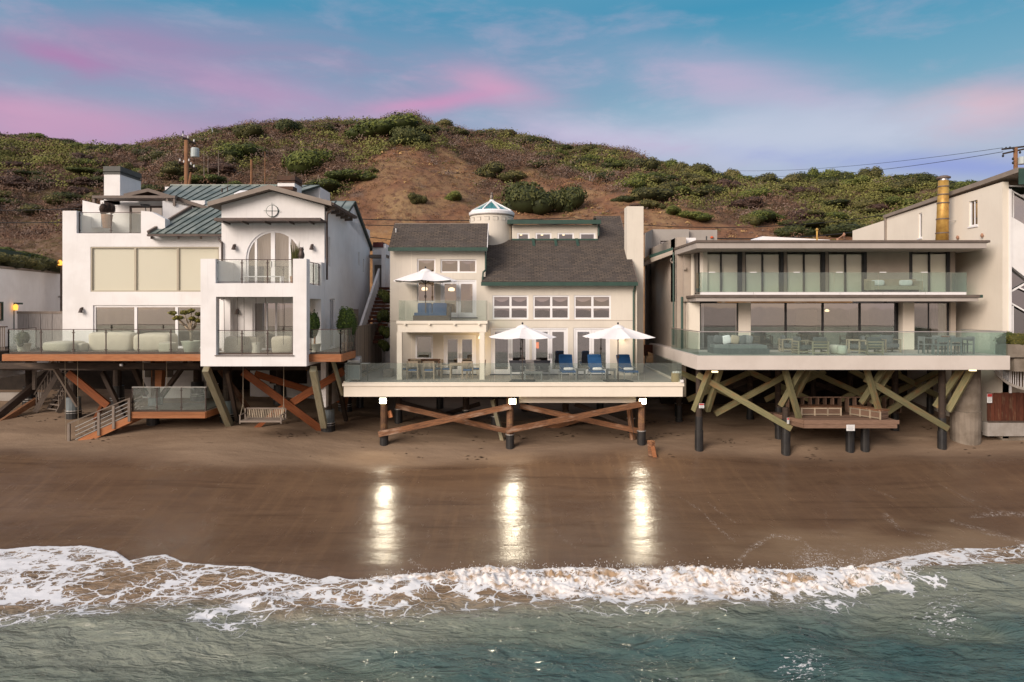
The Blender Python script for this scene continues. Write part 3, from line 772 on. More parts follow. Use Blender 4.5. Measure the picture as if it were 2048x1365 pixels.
    g.l.new(h, bn.inputs['Height']); g.l.new(bn.outputs[0], b.inputs['Normal'])
    return m

sand = grid_mesh('beach_sand', axis(-27, 27, 0.11, 3000, 34), axis(20.5, 44, 0.09, 3000, 30), lambda x, d: sand_z(x, d),
                 sand_mat(), {'wet': lambda x, d, z: wet_d(x, d), 'foam': lambda x, d, z: sandfoam_d(x, d) * (d < 40) * (np.abs(x) < 40),
                  'silt': lambda x, d, z: sstep(1320, 1700, px_of(x, d) + 200*fbm(x*.4, d*.6, 3, 2)) * sstep(1040, 1100, HY + (HC - z)*F/np.maximum(d, 5) + .03*(px_of(x, d) - 1700) + 40*fbm(x*.5, d*.9, 3, 4)) * (d < 26)})  # last mask places the painted sheen on the lower right sand
tag(sand, kind='structure')
_ya = axis(14.3, 23.8, 0.035, 3500, 40)
_ya = _ya[_ya < 26]
sea = grid_mesh('sea', axis(-18.5, 18.5, 0.038, 3500, 36), _ya, lambda x, d: water_z(x, d), sea_mat(),
                {'foam': lambda x, d, z: foam_d(x, d)*(d > 8), 'silt': lambda x, d, z: silt_d(x, d)*(d > 10), 'milky': lambda x, d, z: milky_d(x, d)*(d > 10), 'speck': lambda x, d, z: speck_d(x, d)})  # in the water the same-named mask is real suspended sand
tag(sea, kind='structure')

def spray():
    """drops thrown up along the breaking crest"""
    r = np.random.RandomState(3); N = 700
    x = r.uniform(-4.6, 12.6, N); c, h = wavey(x)
    d = c + r.normal(0.05, 0.20, N); z = h + np.abs(r.normal(0, 0.06, N)) * (0.6 + 1.3*(vnoise(x*1.4, x*0, 2) > 0.55)) - 0.02
    s = r.uniform(0.007, 0.018, N)
    o = np.array([[1, 0, -0.6], [-0.6, 0.9, -0.6], [-0.6, -0.9, -0.6], [0, 0, 1.2]])
    V = (np.stack([x, d, z], 1)[:, None, :] + o[None] * s[:, None, None]).reshape(-1, 3)
    t = np.array([[0, 1, 3], [1, 2, 3], [2, 0, 3], [0, 2, 1]])
    T = (np.arange(N)[:, None, None]*4 + t[None]).reshape(-1, 3)
    o_ = link('sea_spray', tri_mesh('sea_spray', V, T, mat('foam_drops', (0.8, 0.79, 0.78), rough=0.9)), None)
    tag(o_, 'white drops of spray thrown up along the breaking wave', 'sea spray', kind='stuff')
spray()

# ---- hill behind the houses
_RID = np.array([[-900, 330], [-500, 300], [-200, 280], [0, 268], [100, 278], [170, 292], [215, 303], [270, 300], [350, 290], [420, 275], [500, 256], [580, 246], [640, 250], [720, 250], [800, 248], [870, 256],
                 [920, 262], [1000, 264], [1060, 280], [1110, 290], [1180, 296], [1235, 312], [1275, 338], [1330, 338], [1390, 345], [1430, 358], [1500, 357], [1600, 362], [1700, 363], [1800, 360], [1900, 368], [2048, 366], [2300, 350], [2600, 330], [3200, 350]])
RD = 118.0
def hill_z(x, d):
    px = 1024 + x * F / RD
    ridge = np.interp(px, _RID[:, 0], _RID[:, 1]) - 7*sstep(380, 480, px)*(1 - sstep(1240, 1300, px)) + 5*sstep(1280, 1400, px) - 2*(1 - sstep(90, 180, px)) + 7*np.exp(-((px - 225)/50)**2) + 5*np.sin(px*0.034)*sstep(380, 450, px)
    top = HC + (HY - ridge) * RD / F - 1.0
    zb = np.interp(d, [50, 56, 59, 61.5, 64, 67], [3.6, 4.6, 5.6, 8.5, 11.6, 12.8])
    t = np.clip((d - 67) / (RD - 67), 0, 1)
    prof = 0.70*t + 0.30*np.sin(t*math.pi/2)
    z = np.where(d < 67, zb, 12.8 + (top - 12.8) * prof)
    env = np.sin(np.clip(t, 0, 1)*math.pi)
    gl = fbm(x*0.055 + 0.03*d, d*0.018, 4, 2)
    z = z + env * 4.6 * gl + env * 2.6 * (0.35 - np.abs(fbm(x*0.045 + 5, d*0.045 + 0.02*x, 3, 6)))
    # bare spur in the middle, a shelf to the right
    z = z + 3.4*np.exp(-(((x + 13 + 0.10*(d-80))/9.5)**2))*np.exp(-((d - 84)/16)**2)
    z = z + 2.0*np.exp(-(((x - 26)/14)**2))*np.exp(-((d - 78)/10)**2)
    z = z - 2.6*np.exp(-(((x + 52 - 0.25*(d-80))/9)**2))*env
    z = z + sstep(60, 66, d)*(0.55*fbm(x*0.35, d*0.35, 4, 5))
    z = z + sstep(58, 60, d)*(1 - sstep(64, 70, d))*0.8*fbm(x*0.5, d*0.25, 4, 6)
    back = np.clip(d - RD, 0, None)
    z = z - 0.35*np.minimum(back, 60) - 0.02*back
    z = np.maximum(z, 3.0)
    return z
_BARE = [(600, 470), (640, 415), (690, 372), (745, 300), (800, 284), (872, 300), (925, 352), (975, 392), (1000, 352), (1080, 346), (1180, 352), (1290, 398), (1400, 420), (1500, 440), (1640, 462), (1800, 500), (1900, 640), (560, 640)]
def inpoly(px, py, poly):
    ins = np.zeros(px.shape, bool)
    n = len(poly)
    for i in range(n):
        x0, y0 = poly[i]; x1, y1 = poly[(i + 1) % n]
        c = ((y0 > py) != (y1 > py)) & (px < (x1 - x0) * (py - y0) / (y1 - y0 + 1e-9) + x0)
        ins ^= c
    return ins
def bare_d(x, d, z):
    px = 1024 + x*F/d; py = HY - (z - HC)*F/d
    n = fbm(x*0.16, d*0.12, 4, 3)
    b = inpoly(px + 90*n, py + 60*fbm(x*0.2, d*0.2, 3, 6), _BARE).astype(float)
    return np.clip(b + (d < 66), 0, 1)
def hill_mat():
    m, g, b, out = newmat('dry_hillside')
    tc = g.node('ShaderNodeTexCoord'); P0 = tc.outputs['Object']
    bare = g.attr('bare').outputs['Fac']; cut = g.attr('cut').outputs['Fac']
    n = g.noise(P0, 0.22, 6, 0.62); n2 = g.noise(P0, 1.6, 5, 0.65)
    grass = g.mix(g.smooth(n, 0.35, 0.66), (0.205, 0.105, 0.062, 1), (0.265, 0.175, 0.095, 1))
    grass = g.mix(g.smooth(n2, 0.42, 0.70), grass, (0.145, 0.082, 0.056, 1))
    brush = g.mix(g.smooth(n, 0.4, 0.62), (0.145, 0.085, 0.060, 1), (0.105, 0.082, 0.040, 1))
    brush = g.mix(g.smooth(n2, 0.45, 0.66), brush, (0.19, 0.13, 0.095, 1))
    col = g.mix(bare, brush, grass)
    e = g.noise(g.mapping(P0, scale=(1, 1, 3.5)), 0.5, 6, 0.65, 0.5)
    earth = g.mix(g.smooth(e, 0.38, 0.64), (0.30, 0.165, 0.072, 1), (0.20, 0.11, 0.055, 1))
    earth = g.mix(g.smooth(g.noise(P0, 0.9, 5, 0.7), 0.56, 0.72), earth, (0.30, 0.24, 0.17, 1))
    col = g.mix(cut, col, earth)
    g.l.new(col, b.inputs['Base Color']); b.inputs['Roughness'].default_value = 0.95; b.inputs['Specular IOR Level'].default_value = 0.1
    bn = g.node('ShaderNodeBump'); bn.inputs['Strength'].default_value = 0.8; bn.inputs['Distance'].default_value = 0.25
    g.l.new(g.noise(P0, 2.4, 6, 0.68), bn.inputs['Height']); g.l.new(bn.outputs[0], b.inputs['Normal'])
    return m
def cut_d(x, d, z):
    n = fbm(x*0.2, d*0.2, 4, 1)
    return np.clip(1 - sstep(64.5, 69, d + 3.5*n - 2*np.exp(-((x + 12)/5)**2) - 3.0*sstep(8, 18, x)), 0, 1)
hill = grid_mesh('hill', axis(-112, 112, 0.75, 1500, 22), np.concatenate([np.arange(52, 128, 0.7), np.geomspace(129, 2500, 20)]),
                 hill_z, hill_mat(), {'bare': bare_d, 'cut': cut_d})
tag(hill, kind='structure')

# ------------------------------------------------------------------ vegetation
def leaf_cloud(P3, N3, size, rs, aspect=0.5):
    """one leaf-shaped triangle pair per point"""
    n = len(P3)
    nn = N3 + 0.42*rs.normal(size=(n, 3)); nn /= np.linalg.norm(nn, axis=1)[:, None] + 1e-9
    ax = np.cross(nn, rs.normal(size=(n, 3))); ax /= np.linalg.norm(ax, axis=1)[:, None] + 1e-9
    o = np.cross(nn, ax)
    s = size * rs.uniform(0.6, 1.4, n)[:, None]
    a = P3 - ax*s*0.5; b = P3 + o*s*aspect*0.5; c = P3 + ax*s*0.5; d = P3 - o*s*aspect*0.5
    V = np.stack([a, b, c, d], 1).reshape(-1, 3)
    T = np.arange(n*4).reshape(-1, 4)
    return V, T

def bush_mesh(name, m, seed, rx, ry, rz, n, leaf, lobes=7, full=0.35):
    rs = np.random.RandomState(seed)
    # lumpy crown: points near the surface of overlapping lobes
    cen = rs.uniform(-1, 1, (lobes, 3)) * [0.55, 0.55, 0.25] + [0, 0, 0.30]; cen[0] = (0, 0, 0.35)
    rad = rs.uniform(0.38, 0.62, lobes); rad[0] = 0.62
    k = rs.choice(lobes, n, p=rad**2/np.sum(rad**2))
    dv = rs.normal(size=(n, 3)); dv[:, 2] = np.abs(dv[:, 2])*0.9 - 0.15; dv /= np.linalg.norm(dv, axis=1)[:, None]
    rr = rad[k] * (1 - full*rs.rand(n)**2)
    p = cen[k] + dv*rr[:, None]
    p *= np.array([rx, ry, rz])
    keep = p[:, 2] > -0.25*rz
    p, dv, k = p[keep], dv[keep], k[keep]
    V, T = leaf_cloud(p, dv, leaf, rs)
    lobe_t = rs.uniform(-0.18, 0.18, lobes)[k]
    tone = np.clip(0.5 + lobe_t + rs.normal(0, 0.14, len(p)), 0, 1).repeat(4)
    # dark core: the crown's inner shade is put into its tone
    mb = MB()
    for c, q in zip(cen, rad):
        mb.pillow(tuple(c*[rx, ry, rz]), q*rx*0.82, q*ry*0.82, q*rz*0.82, 1.0, 9, 6)
    cv = np.array([tuple(v) for v in mb.v]); cf = np.array(mb.f)
    V2 = np.concatenate([V, cv]); T2 = np.concatenate([T, cf + len(V)])
    return tri_mesh(name, V2, T2, m, np.concatenate([tone, np.full(len(cv), 0.12)]))

M['leaf_green'] = leafmat('bright_green_leaves', [(0, (0.025, 0.033, 0.010)), (0.35, (0.070, 0.088, 0.018)), (0.7, (0.130, 0.150, 0.030)), (1, (0.20, 0.205, 0.055))])
M['leaf_olive'] = leafmat('olive_leaves', [(0, (0.03, 0.032, 0.013)), (0.35, (0.085, 0.084, 0.027)), (0.7, (0.145, 0.13, 0.042)), (1, (0.21, 0.17, 0.075))])
M['leaf_dark'] = leafmat('dark_green_leaves', [(0, (0.016, 0.021, 0.008)), (0.35, (0.042, 0.052, 0.015)), (0.7, (0.080, 0.086, 0.024)), (1, (0.13, 0.125, 0.045))])
M['leaf_pot'] = leafmat('fresh_green_leaves', [(0, (0.02, 0.035, 0.008)), (0.4, (0.06, 0.10, 0.018)), (0.7, (0.12, 0.18, 0.03)), (1, (0.22, 0.27, 0.05))])
M['leaf_yellow'] = leafmat('yellow_green_leaves', [(0, (0.05, 0.05, 0.012)), (0.4, (0.14, 0.13, 0.025)), (0.7, (0.24, 0.20, 0.04)), (1, (0.35, 0.28, 0.07))])
M['twig_brown'] = leafmat('brown_dry_brush', [(0, (0.03, 0.018, 0.013)), (0.35, (0.075, 0.042, 0.032)), (0.7, (0.14, 0.085, 0.062)), (1, (0.22, 0.15, 0.11))])

BUSH = {
 'green': [bush_mesh('green_bush_crown', M['leaf_green'], 11+i, 1, 1, 0.75, 3400, 0.105, 8) for i in range(3)],
 'olive': [bush_mesh('olive_bush_crown', M['leaf_olive'], 21+i, 1, 1, 0.85, 2600, 0.115, 7) for i in range(3)],
 'dark': [bush_mesh('dark_bush_crown', M['leaf_dark'], 31+i, 1, 1, 0.8, 3200, 0.105, 8) for i in range(2)],
 'brown': [bush_mesh('brown_bush_crown', M['twig_brown'], 41+i, 1, 1, 0.8, 2000, 0.11, 6, 0.6) for i in range(2)]}

def hill_hit(px, py):
    dd = np.arange(62, 121, 0.25); xx = (px - 1024)*dd/F
    zz = hill_z(xx, dd); pp = HY - (zz - HC)*F/dd
    k = np.argmax(pp <= py) if np.any(pp <= py) else int(np.argmin(pp))
    return float(xx[k]), float(dd[k]), float(zz[k])

def hill_bush(px, py, rpx, hpx, kind, label, group=None, i=0, name='hill_shrub'):
    x, d, z = hill_hit(px, py)
    o = link(name, BUSH[kind][i % len(BUSH[kind])], None)
    s = rpx*d/F; o.location = (x, d, z - 0.1*s)
    o.scale = (s*1.25, s*1.05, hpx*d/F*1.55); o.rotation_euler = (0, 0, (px*0.37) % 6.28)
    tag(o, label, 'shrub', group)
    if group: SHRUBS.append((px, py, ry_frac(px, py), rpx, kind, o))
    return o
SHRUBS = []
def ry_frac(px, py):
    return py - float(np.interp(px, _RID[:, 0], _RID[:, 1]))
_MARKS = [(40, 'at the left edge'), (130, 'left of the white chimney'), (230, 'above the white chimney'), (300, 'between white chimney and utility pole'), (375, 'behind the left utility pole'), (450, 'right of the transformer'), (540, 'above the white gable'), (640, 'right of the white gable'),
          (720, 'above the gap between the left houses'), (800, 'above the left bay roof'), (880, 'left of the turret'), (985, 'above the turret'), (1080, 'above the dormer'), (1180, 'right of the dormer'), (1270, 'above the tall cream chimney'), (1350, 'above the grey concrete building'),
          (1450, 'above the left end of the modern house'), (1560, 'above the middle of the modern house'), (1680, 'above the right end of the modern house'), (1780, 'behind the far right house'), (1860, 'left of the gold flue'), (1930, 'right of the gold flue'), (2020, 'at the right edge')]
def label_shrubs():
    from collections import defaultdict
    b = defaultdict(list)
    kn = {'green': 'bright green', 'olive': 'olive', 'dark': 'dark green', 'brown': 'brown'}
    for px, py, f, r, k, o in SHRUBS:
        mk = min(_MARKS, key=lambda m_: abs(m_[0] - px))[1]
        row = 'on the skyline' if f < 17 else 'high on the slope' if f < 50 else 'halfway down the slope' if f < 100 else 'low on the slope'
        b[(kn[k], row, mk)].append((px, r, o))
    words = ['leftmost', 'second', 'third', 'fourth', 'fifth', 'sixth', 'seventh']
    for (k, row, mk), lst in b.items():
        lst.sort(key=lambda t: t[0])
        for i, (px, r, o) in enumerate(lst):
            if len(lst) == 1: o['label'] = f'{k} shrub {row} {mk}'
            elif len(lst) == 2: o['label'] = f"{('left', 'right')[i]} {k} shrub {row} {mk}"
            else: o['label'] = f'{words[i]} {k} shrub {row} {mk}'
hill_bush(622, 338, 50, 40, 'green', 'round bright green shrub on the hill above the left house chimney', i=0)
hill_bush(660, 385, 46, 20, 'green', 'low green shrub spreading on the slope right of the white chimney with brown cap', i=1)
hill_bush(705, 362, 48, 22, 'green', 'green shrub on the left flank of the bare brown spur', i=2)
hill_bush(478, 318, 46, 26, 'green', 'bright green shrub behind the left utility pole transformer', i=1)
hill_bush(770, 272, 66, 34, 'green', 'large green shrub crowning the hill above the brown spur', i=2)
hill_bush(815, 285, 40, 28, 'dark', 'dark green shrub at the top right of the hill crown shrub', i=0)
hill_bush(583, 268, 32, 26, 'dark', 'dark green shrub on the skyline above the left house', i=1)
hill_bush(505, 278, 34, 22, 'olive', 'olive shrub left of the dark skyline shrub', i=0)
hill_bush(1052, 414, 54, 46, 'dark', 'dense dark green shrub directly behind the turret, left one of the pair', i=0)
hill_bush(1118, 416, 42, 36, 'dark', 'dense dark green shrub behind the dormer, right one of the pair', i=1)
hill_bush(975, 352, 30, 20, 'olive', 'yellowish green shrub on the slope above and left of the turret', i=1)
hill_bush(1028, 358, 34, 16, 'olive', 'flat olive shrub on the slope above the turret', i=2)
hill_bush(905, 402, 20, 14, 'green', 'small green shrub left of the turret skylight', i=0)
hill_bush(835, 408, 17, 14, 'olive', 'small pale sage shrub above the left bay roof of the middle house', i=1)
hill_bush(420, 366, 44, 18, 'green', 'green shrub just above the green metal roof ridge', i=2)
hill_bush(1248, 402, 22, 10, 'dark', 'small dark shrub behind the tall cream chimney', i=0)
hill_bush(885, 254, 22, 14, 'olive', 'round grey green shrub on the skyline above the middle house', i=2)
hill_bush(745, 345, 12, 8, 'olive', 'tiny sage shrub on the brown spur', i=1)
hill_bush(1700, 470, 52, 24, 'dark', 'dark green shrub behind the far right house gable', i=1)
hill_bush(1590, 470, 40, 20, 'dark', 'dark green shrub above the flat roof of the right house', i=0)
_r = random.Random(5)
n_ = 0
for px in range(1285, 2040, 17):
    ry = float(np.interp(px, _RID[:, 0], _RID[:, 1]))
    hill_bush(px + _r.uniform(-6, 6), ry + _r.uniform(2, 10), _r.uniform(17, 36), _r.uniform(12, 24), _r.choice(['olive', 'olive', 'dark', 'green']), 'olive green shrub on the skyline right of the tall cream chimney', 'shrubs along the right skyline', n_); n_ += 1
for px in list(range(-10, 215, 17)):
    ry = float(np.interp(px, _RID[:, 0], _RID[:, 1]))
    hill_bush(px + _r.uniform(-6, 6), ry + _r.uniform(3, 12), _r.uniform(14, 30), _r.uniform(9, 16), _r.choice(['olive', 'dark', 'green', 'brown']), 'olive shrub on the skyline left of the white chimney', 'shrubs along the left skyline', n_); n_ += 1
for px in list(range(245, 1275, 16)):
    ry = float(np.interp(px, _RID[:, 0], _RID[:, 1]))
    hill_bush(px + _r.uniform(-6, 6), ry + _r.uniform(5, 16), _r.uniform(14, 32), _r.uniform(8, 15), _r.choice(['olive', 'olive', 'brown', 'dark']) if px < 1020 else _r.choice(['olive', 'olive', 'dark', 'green']), 'olive brown shrub along the crest of the middle hill', 'shrubs along the middle crest', n_); n_ += 1
for k in range(58):
    px = _r.uniform(1290, 1990); ry = float(np.interp(px, _RID[:, 0], _RID[:, 1]))
    hill_bush(px, ry + _r.uniform(18, 95), _r.uniform(18, 40), _r.uniform(10, 20), _r.choice(['olive', 'green', 'dark', 'olive', 'brown']), 'green shrub on the slope behind the right house', 'shrubs on the right slope', k)
for k in range(60):
    px = _r.uniform(-10, 470); ry = float(np.interp(px, _RID[:, 0], _RID[:, 1]))
    hill_bush(px, ry + _r.uniform(20, 190), _r.uniform(16, 38), _r.uniform(9, 17), _r.choice(['olive', 'brown', 'dark', 'olive', 'green', 'brown']), 'olive or brown shrub on the slope behind the left house', 'shrubs on the left slope', k)
for k in range(26):
    px = _r.uniform(1080, 1290); ry = float(np.interp(px, _RID[:, 0], _RID[:, 1]))
    hill_bush(px, ry + _r.uniform(14, 60), _r.uniform(16, 32), _r.uniform(9, 15), _r.choice(['olive', 'green', 'dark']), 'olive green shrub on the slope above the tall cream chimney', 'shrubs above the middle house', k)

def scrub_layer(seed, N, K, lo_, hi_, lf):
    rs = np.random.RandomState(seed)
    d = 66 + (RD + 3 - 66) * np.sqrt(rs.rand(N)); x = rs.uniform(-1, 1, N) * (d*0.80 + 3)
    z = hill_z(x, d)
    bare = bare_d(x, d, z)
    px = 1024 + x*F/d; py = HY - (z - HC)*F/d
    patch = 1.5*fbm(x*0.09, d*0.08, 3, 4) + 0.9*fbm(x*0.34, d*0.30, 3, 1)
    rightness = sstep(1080, 1400, px)
    green = np.clip(0.26 + 1.3*patch + 0.42*rightness + 0.25*sstep(340, 290, py)*rightness, 0, 1)
    keep = (py > 200) & (rs.rand(N) < np.where(bare > 0.5, 0.66 if K < 50 else 0.10, 0.86))
    x, d, z, bare, green, px = (a[keep] for a in (x, d, z, bare, green, px)); N = len(x)
    isg = rs.rand(N) < green*0.9
    sz = np.where(bare > 0.5, rs.uniform(0.22, 0.58, N)*(1 if K < 50 else 2.2), rs.uniform(lo_, hi_, N))
    V = []; C = []
    dv = rs.normal(size=(N, K, 3)); dv[..., 2] = np.abs(dv[..., 2])*0.8 + 0.05; dv /= np.linalg.norm(dv, axis=2)[..., None]
    pos = np.stack([x, d, z], 1)[:, None] + dv*(sz[:, None, None])*np.array([1.0, 1.0, 0.75])*rs.uniform(0.45, 1.0, (N, K, 1))
    nn = dv + rs.normal(size=(N, K, 3))*0.38
    nn /= np.linalg.norm(nn, axis=2)[..., None]
    ax = np.cross(nn, rs.normal(size=(N, K, 3))); ax /= np.linalg.norm(ax, axis=2)[..., None] + 1e-9
    o = np.cross(nn, ax)
    s = (0.075 + 0.125*sz*lf)[:, None, None]*np.where(isg, 1.0, 1.25)[:, None, None]*rs.uniform(0.6, 1.3, (N, K, 1))
    wdt = np.where(isg, 0.55, 0.20)[:, None, None]
    tri = np.stack([pos - o*s*wdt, pos + o*s*wdt, pos + ax*s*1.0], 2)    # N,K,3,3
    Vv = tri.reshape(-1, 3)
    cg = np.array([0.105, 0.108, 0.036]); cb = np.array([0.165, 0.098, 0.066]); co = np.array([0.235, 0.125, 0.068]); cy = np.array([0.38, 0.25, 0.11]); cp = np.array([0.190, 0.138, 0.112])
    base = np.where(isg[:, None], cg*(0.7 + 0.9*rs.rand(N, 1)) + np.array([0.03, 0.02, 0])*rs.rand(N, 1), np.where((rs.rand(N) < 0.35)[:, None], cp, cb)*(0.55 + 0.8*rs.rand(N, 1)))
    gb = np.where((rs.rand(N) < 0.30)[:, None], cy, co)*(0.55 + 0.7*rs.rand(N, 1))
    gb = np.where((rs.rand(N) < 0.36 + 0.5*fbm(x*0.12, d*0.12, 4, 2))[:, None], np.where((rs.rand(N) < 0.5)[:, None], cb*0.8, cp*0.85), gb)
    base = np.where((bare > 0.5)[:, None] & ~(isg & (rs.rand(N) < 0.10))[:, None], gb, base)
    c = base[:, None]*rs.uniform(0.80, 1.16, (N, K, 1))*np.where(isg, 1.20, 1.0)[:, None, None]
    c = np.repeat(c.reshape(-1, 3), 3, 0)
    return Vv, c
label_shrubs()
def scrub():
    """low chaparral that nobody could count: one mesh of leaf-sized faces with its own colours"""
    VS, CS = [], []
    for seed, N, K, lo_, hi_, lf in ((9, 52000, 22, 0.35, 0.95, 0.9), (10, 10500, 84, 0.9, 2.1, 0.62)):
        v_, c_ = scrub_layer(seed, N, K, lo_, hi_, lf); VS.append(v_); CS.append(c_)
    Vv = np.concatenate(VS); c = np.concatenate(CS)
    m, g, b, out = newmat('hill_scrub')
    g.l.new(g.attr('tint').outputs['Color'], b.inputs['Base Color']); b.inputs['Roughness'].default_value = 0.85; b.inputs['Specular IOR Level'].default_value = 0.15
    o_ = link('hill_scrub', tri_mesh('hill_scrub', Vv, np.arange(len(Vv)).reshape(-1, 3), m, c), None)
    tag(o_, 'low dry chaparral and grass covering the hillside', 'scrub', kind='stuff')
scrub()

def debris():
    """kelp scraps and driftwood chips on the dry sand under and beside the houses"""
    r = np.random.RandomState(12); mb = MB()
    cl = [(r.uniform(-27, 27), r.uniform(31.8, 37.5)) for _ in range(46)]
    for cx, cy in cl:
        for k in range(r.randint(3, 14)):
            x, y = cx + r.normal(0, .35), cy + r.normal(0, .22); z = sand_at(x, y); a = r.uniform(-.5, .5) ; L = r.uniform(.03, .16); w = r.uniform(.012, .04)
            dx, dy = math.cos(a)*L, math.sin(a)*L
            mb.add([(x-dx, y-dy, z), (x+dy*w/L, y-dx*w/L, z+.03), (x+dx, y+dy, z+.005), (x-dy*w/L, y+dx*w/L, z+.035)], [(0,1,2),(0,2,3),(0,3,1),(1,3,2)])
    tag(part('beach_debris', mb, mat('dark_kelp', (.035, .022, .014), (.06, .04, .025), .8)), 'dark scraps of kelp and driftwood scattered on the dry sand', 'debris', kind='stuff')
debris()
# ------------------------------------------------------------------ building kit
def faceM(x, y, z, ang=0.0):
    """local x runs along the wall, local y into the building, local z up"""
    return Matrix.Translation((x, y, z)) @ Matrix.Rotation(ang, 4, 'Z')
RIGHT = math.pi/2      # wall that faces +X
LEFT = -math.pi/2      # wall that faces -X

def wall_holes(mb, x0, x1, z0, z1, t, holes):
    xs = sorted({x0, x1, *[v for h in holes for v in (h[0], h[1]) if x0 < v < x1]})
    zs = sorted({z0, z1, *[v for h in holes for v in (h[2], h[3]) if z0 < v < z1]})
    def solid(i, j):
        if i < 0 or j < 0 or i >= len(xs)-1 or j >= len(zs)-1: return False
        cx, cz = (xs[i]+xs[i+1])/2, (zs[j]+zs[j+1])/2
        return not any(h[0] < cx < h[1] and h[2] < cz < h[3] for h in holes)
    for i in range(len(xs)-1):
        for j in range(len(zs)-1):
            if not solid(i, j): continue
            a, b, c, d = xs[i], xs[i+1], zs[j], zs[j+1]
            mb.add([(a,0,c),(b,0,c),(b,0,d),(a,0,d)], [(0,1,2,3)])
            mb.add([(a,t,c),(b,t,c),(b,t,d),(a,t,d)], [(3,2,1,0)])
            if not solid(i-1, j): mb.add([(a,0,c),(a,0,d),(a,t,d),(a,t,c)], [(0,1,2,3)])
            if not solid(i+1, j): mb.add([(b,0,c),(b,t,c),(b,t,d),(b,0,d)], [(0,1,2,3)])
            if not solid(i, j-1): mb.add([(a,0,c),(a,t,c),(b,t,c),(b,0,c)], [(0,1,2,3)])
            if not solid(i, j+1): mb.add([(a,0,d),(b,0,d),(b,t,d),(a,t,d)], [(0,1,2,3)])
    return mb

def window(parent, T, x0, x1, z0, z1, cols=(), rows=(), fw=0.06, fd=0.08, inset=0.06, mw=0.05, fm=None, gm=None, name='window',
           blind=None, blind_at=0.18, blind_top=None, sill=False, bot=None, proud=0.0):
    fm = fm or M['white_paint']; gm = gm or M['window_glass']
    mb = MB(T); y0 = inset - proud; y1 = y0 + fd; b_ = bot or fw
    mb.box(x0, x0+fw, y0, y1, z0, z1); mb.box(x1-fw, x1, y0, y1, z0, z1)
    mb.box(x0+fw, x1-fw, y0, y1, z1-fw, z1); mb.box(x0+fw, x1-fw, y0, y1, z0, z0+b_)
    for c in cols: mb.box(c-mw/2, c+mw/2, y0+0.004, y1-0.004, z0+b_, z1-fw)
    cs = [x0+fw] + [c for c in cols] + [x1-fw]
    for r in rows:
        for k in range(len(cs)-1):
            a = cs[k] + (mw/2 if k else 0); b = cs[k+1] - (mw/2 if k < len(cs)-2 else 0)
            mb.box(a, b, y0+0.004, y1-0.004, r-mw/2, r+mw/2)
    w = part(name, mb, fm, parent)
    if sill: part('sill', MB(T).box(x0-0.05, x1+0.05, -0.05, y0-0.002, z0-0.07, z0-0.002), fm, w)
    rs = [z0+b_] + list(rows) + [z1-fw]
    for k in range(len(cs)-1):
        for j in range(len(rs)-1):
            a = cs[k] + (mw/2 if k else 0); b = cs[k+1] - (mw/2 if k < len(cs)-2 else 0)
            c = rs[j] + (mw/2 if j else 0); d = rs[j+1] - (mw/2 if j < len(rs)-2 else 0)
            ym = (y0+y1)/2
            part('pane', MB(T).add([(a,ym,c),(b,ym,c),(b,ym,d),(a,ym,d)], [(0,1,2,3)]), gm, w)
    if blind is not None:
        zt = z1 if blind_top is None else blind_top
        part('blind', MB(T).box(x0+0.01, x1-0.01, blind_at, blind_at+0.02, z0+0.01, zt-0.01), blind, w)
    return w

def french_door(parent, T, x0, x1, z0, z1, gm=None, fm=None, blind=None):
    """pair of glazed leaves in one frame"""
    fm = fm or M['white_paint']; gm = gm or M['window_glass']
    fw = 0.09; mb = MB(T)
    mb.box(x0, x0+fw, 0.03, 0.13, z0, z1); mb.box(x1-fw, x1, 0.03, 0.13, z0, z1); mb.box(x0+fw, x1-fw, 0.03, 0.13, z1-fw, z1)
    fr = part('door_frame', mb, fm, parent)
    part('threshold', MB(T).box(x0-0.05, x1+0.05, -0.06, 0.025, z0, z0+0.05), M['darkfab'], fr)
    xm = (x0+x1)/2
    for a, b, s in ((x0+fw+0.005, xm-0.004, 1), (xm+0.004, x1-fw-0.005, -1)):
        st = 0.12; m2 = MB(T)
        m2.box(a, a+st, 0.05, 0.10, z0+0.02, z1-fw-0.01); m2.box(b-st, b, 0.05, 0.10, z0+0.02, z1-fw-0.01)
        m2.box(a+st, b-st, 0.05, 0.10, z1-fw-0.01-st, z1-fw-0.01); m2.box(a+st, b-st, 0.05, 0.10, z0+0.02, z0+0.30)
        leaf = part('door', m2, fm, parent)
        part('pane', MB(T).add([(a+st,0.075,z0+0.30),(b-st,0.075,z0+0.30),(b-st,0.075,z1-fw-st-0.01),(a+st,0.075,z1-fw-st-0.01)], [(0,1,2,3)]), gm, leaf)
        hx = b-0.05 if s > 0 else a+0.05
        part('handle', MB(T).box(hx-0.02, hx+0.02, 0.0, 0.048, z0+0.9, z0+1.15), M['band'], leaf)
        if blind is not None: part('curtain', MB(T).box(a+st, b-st, 0.16, 0.18, z0+0.3, z1-fw-st), blind, leaf)
    return fr

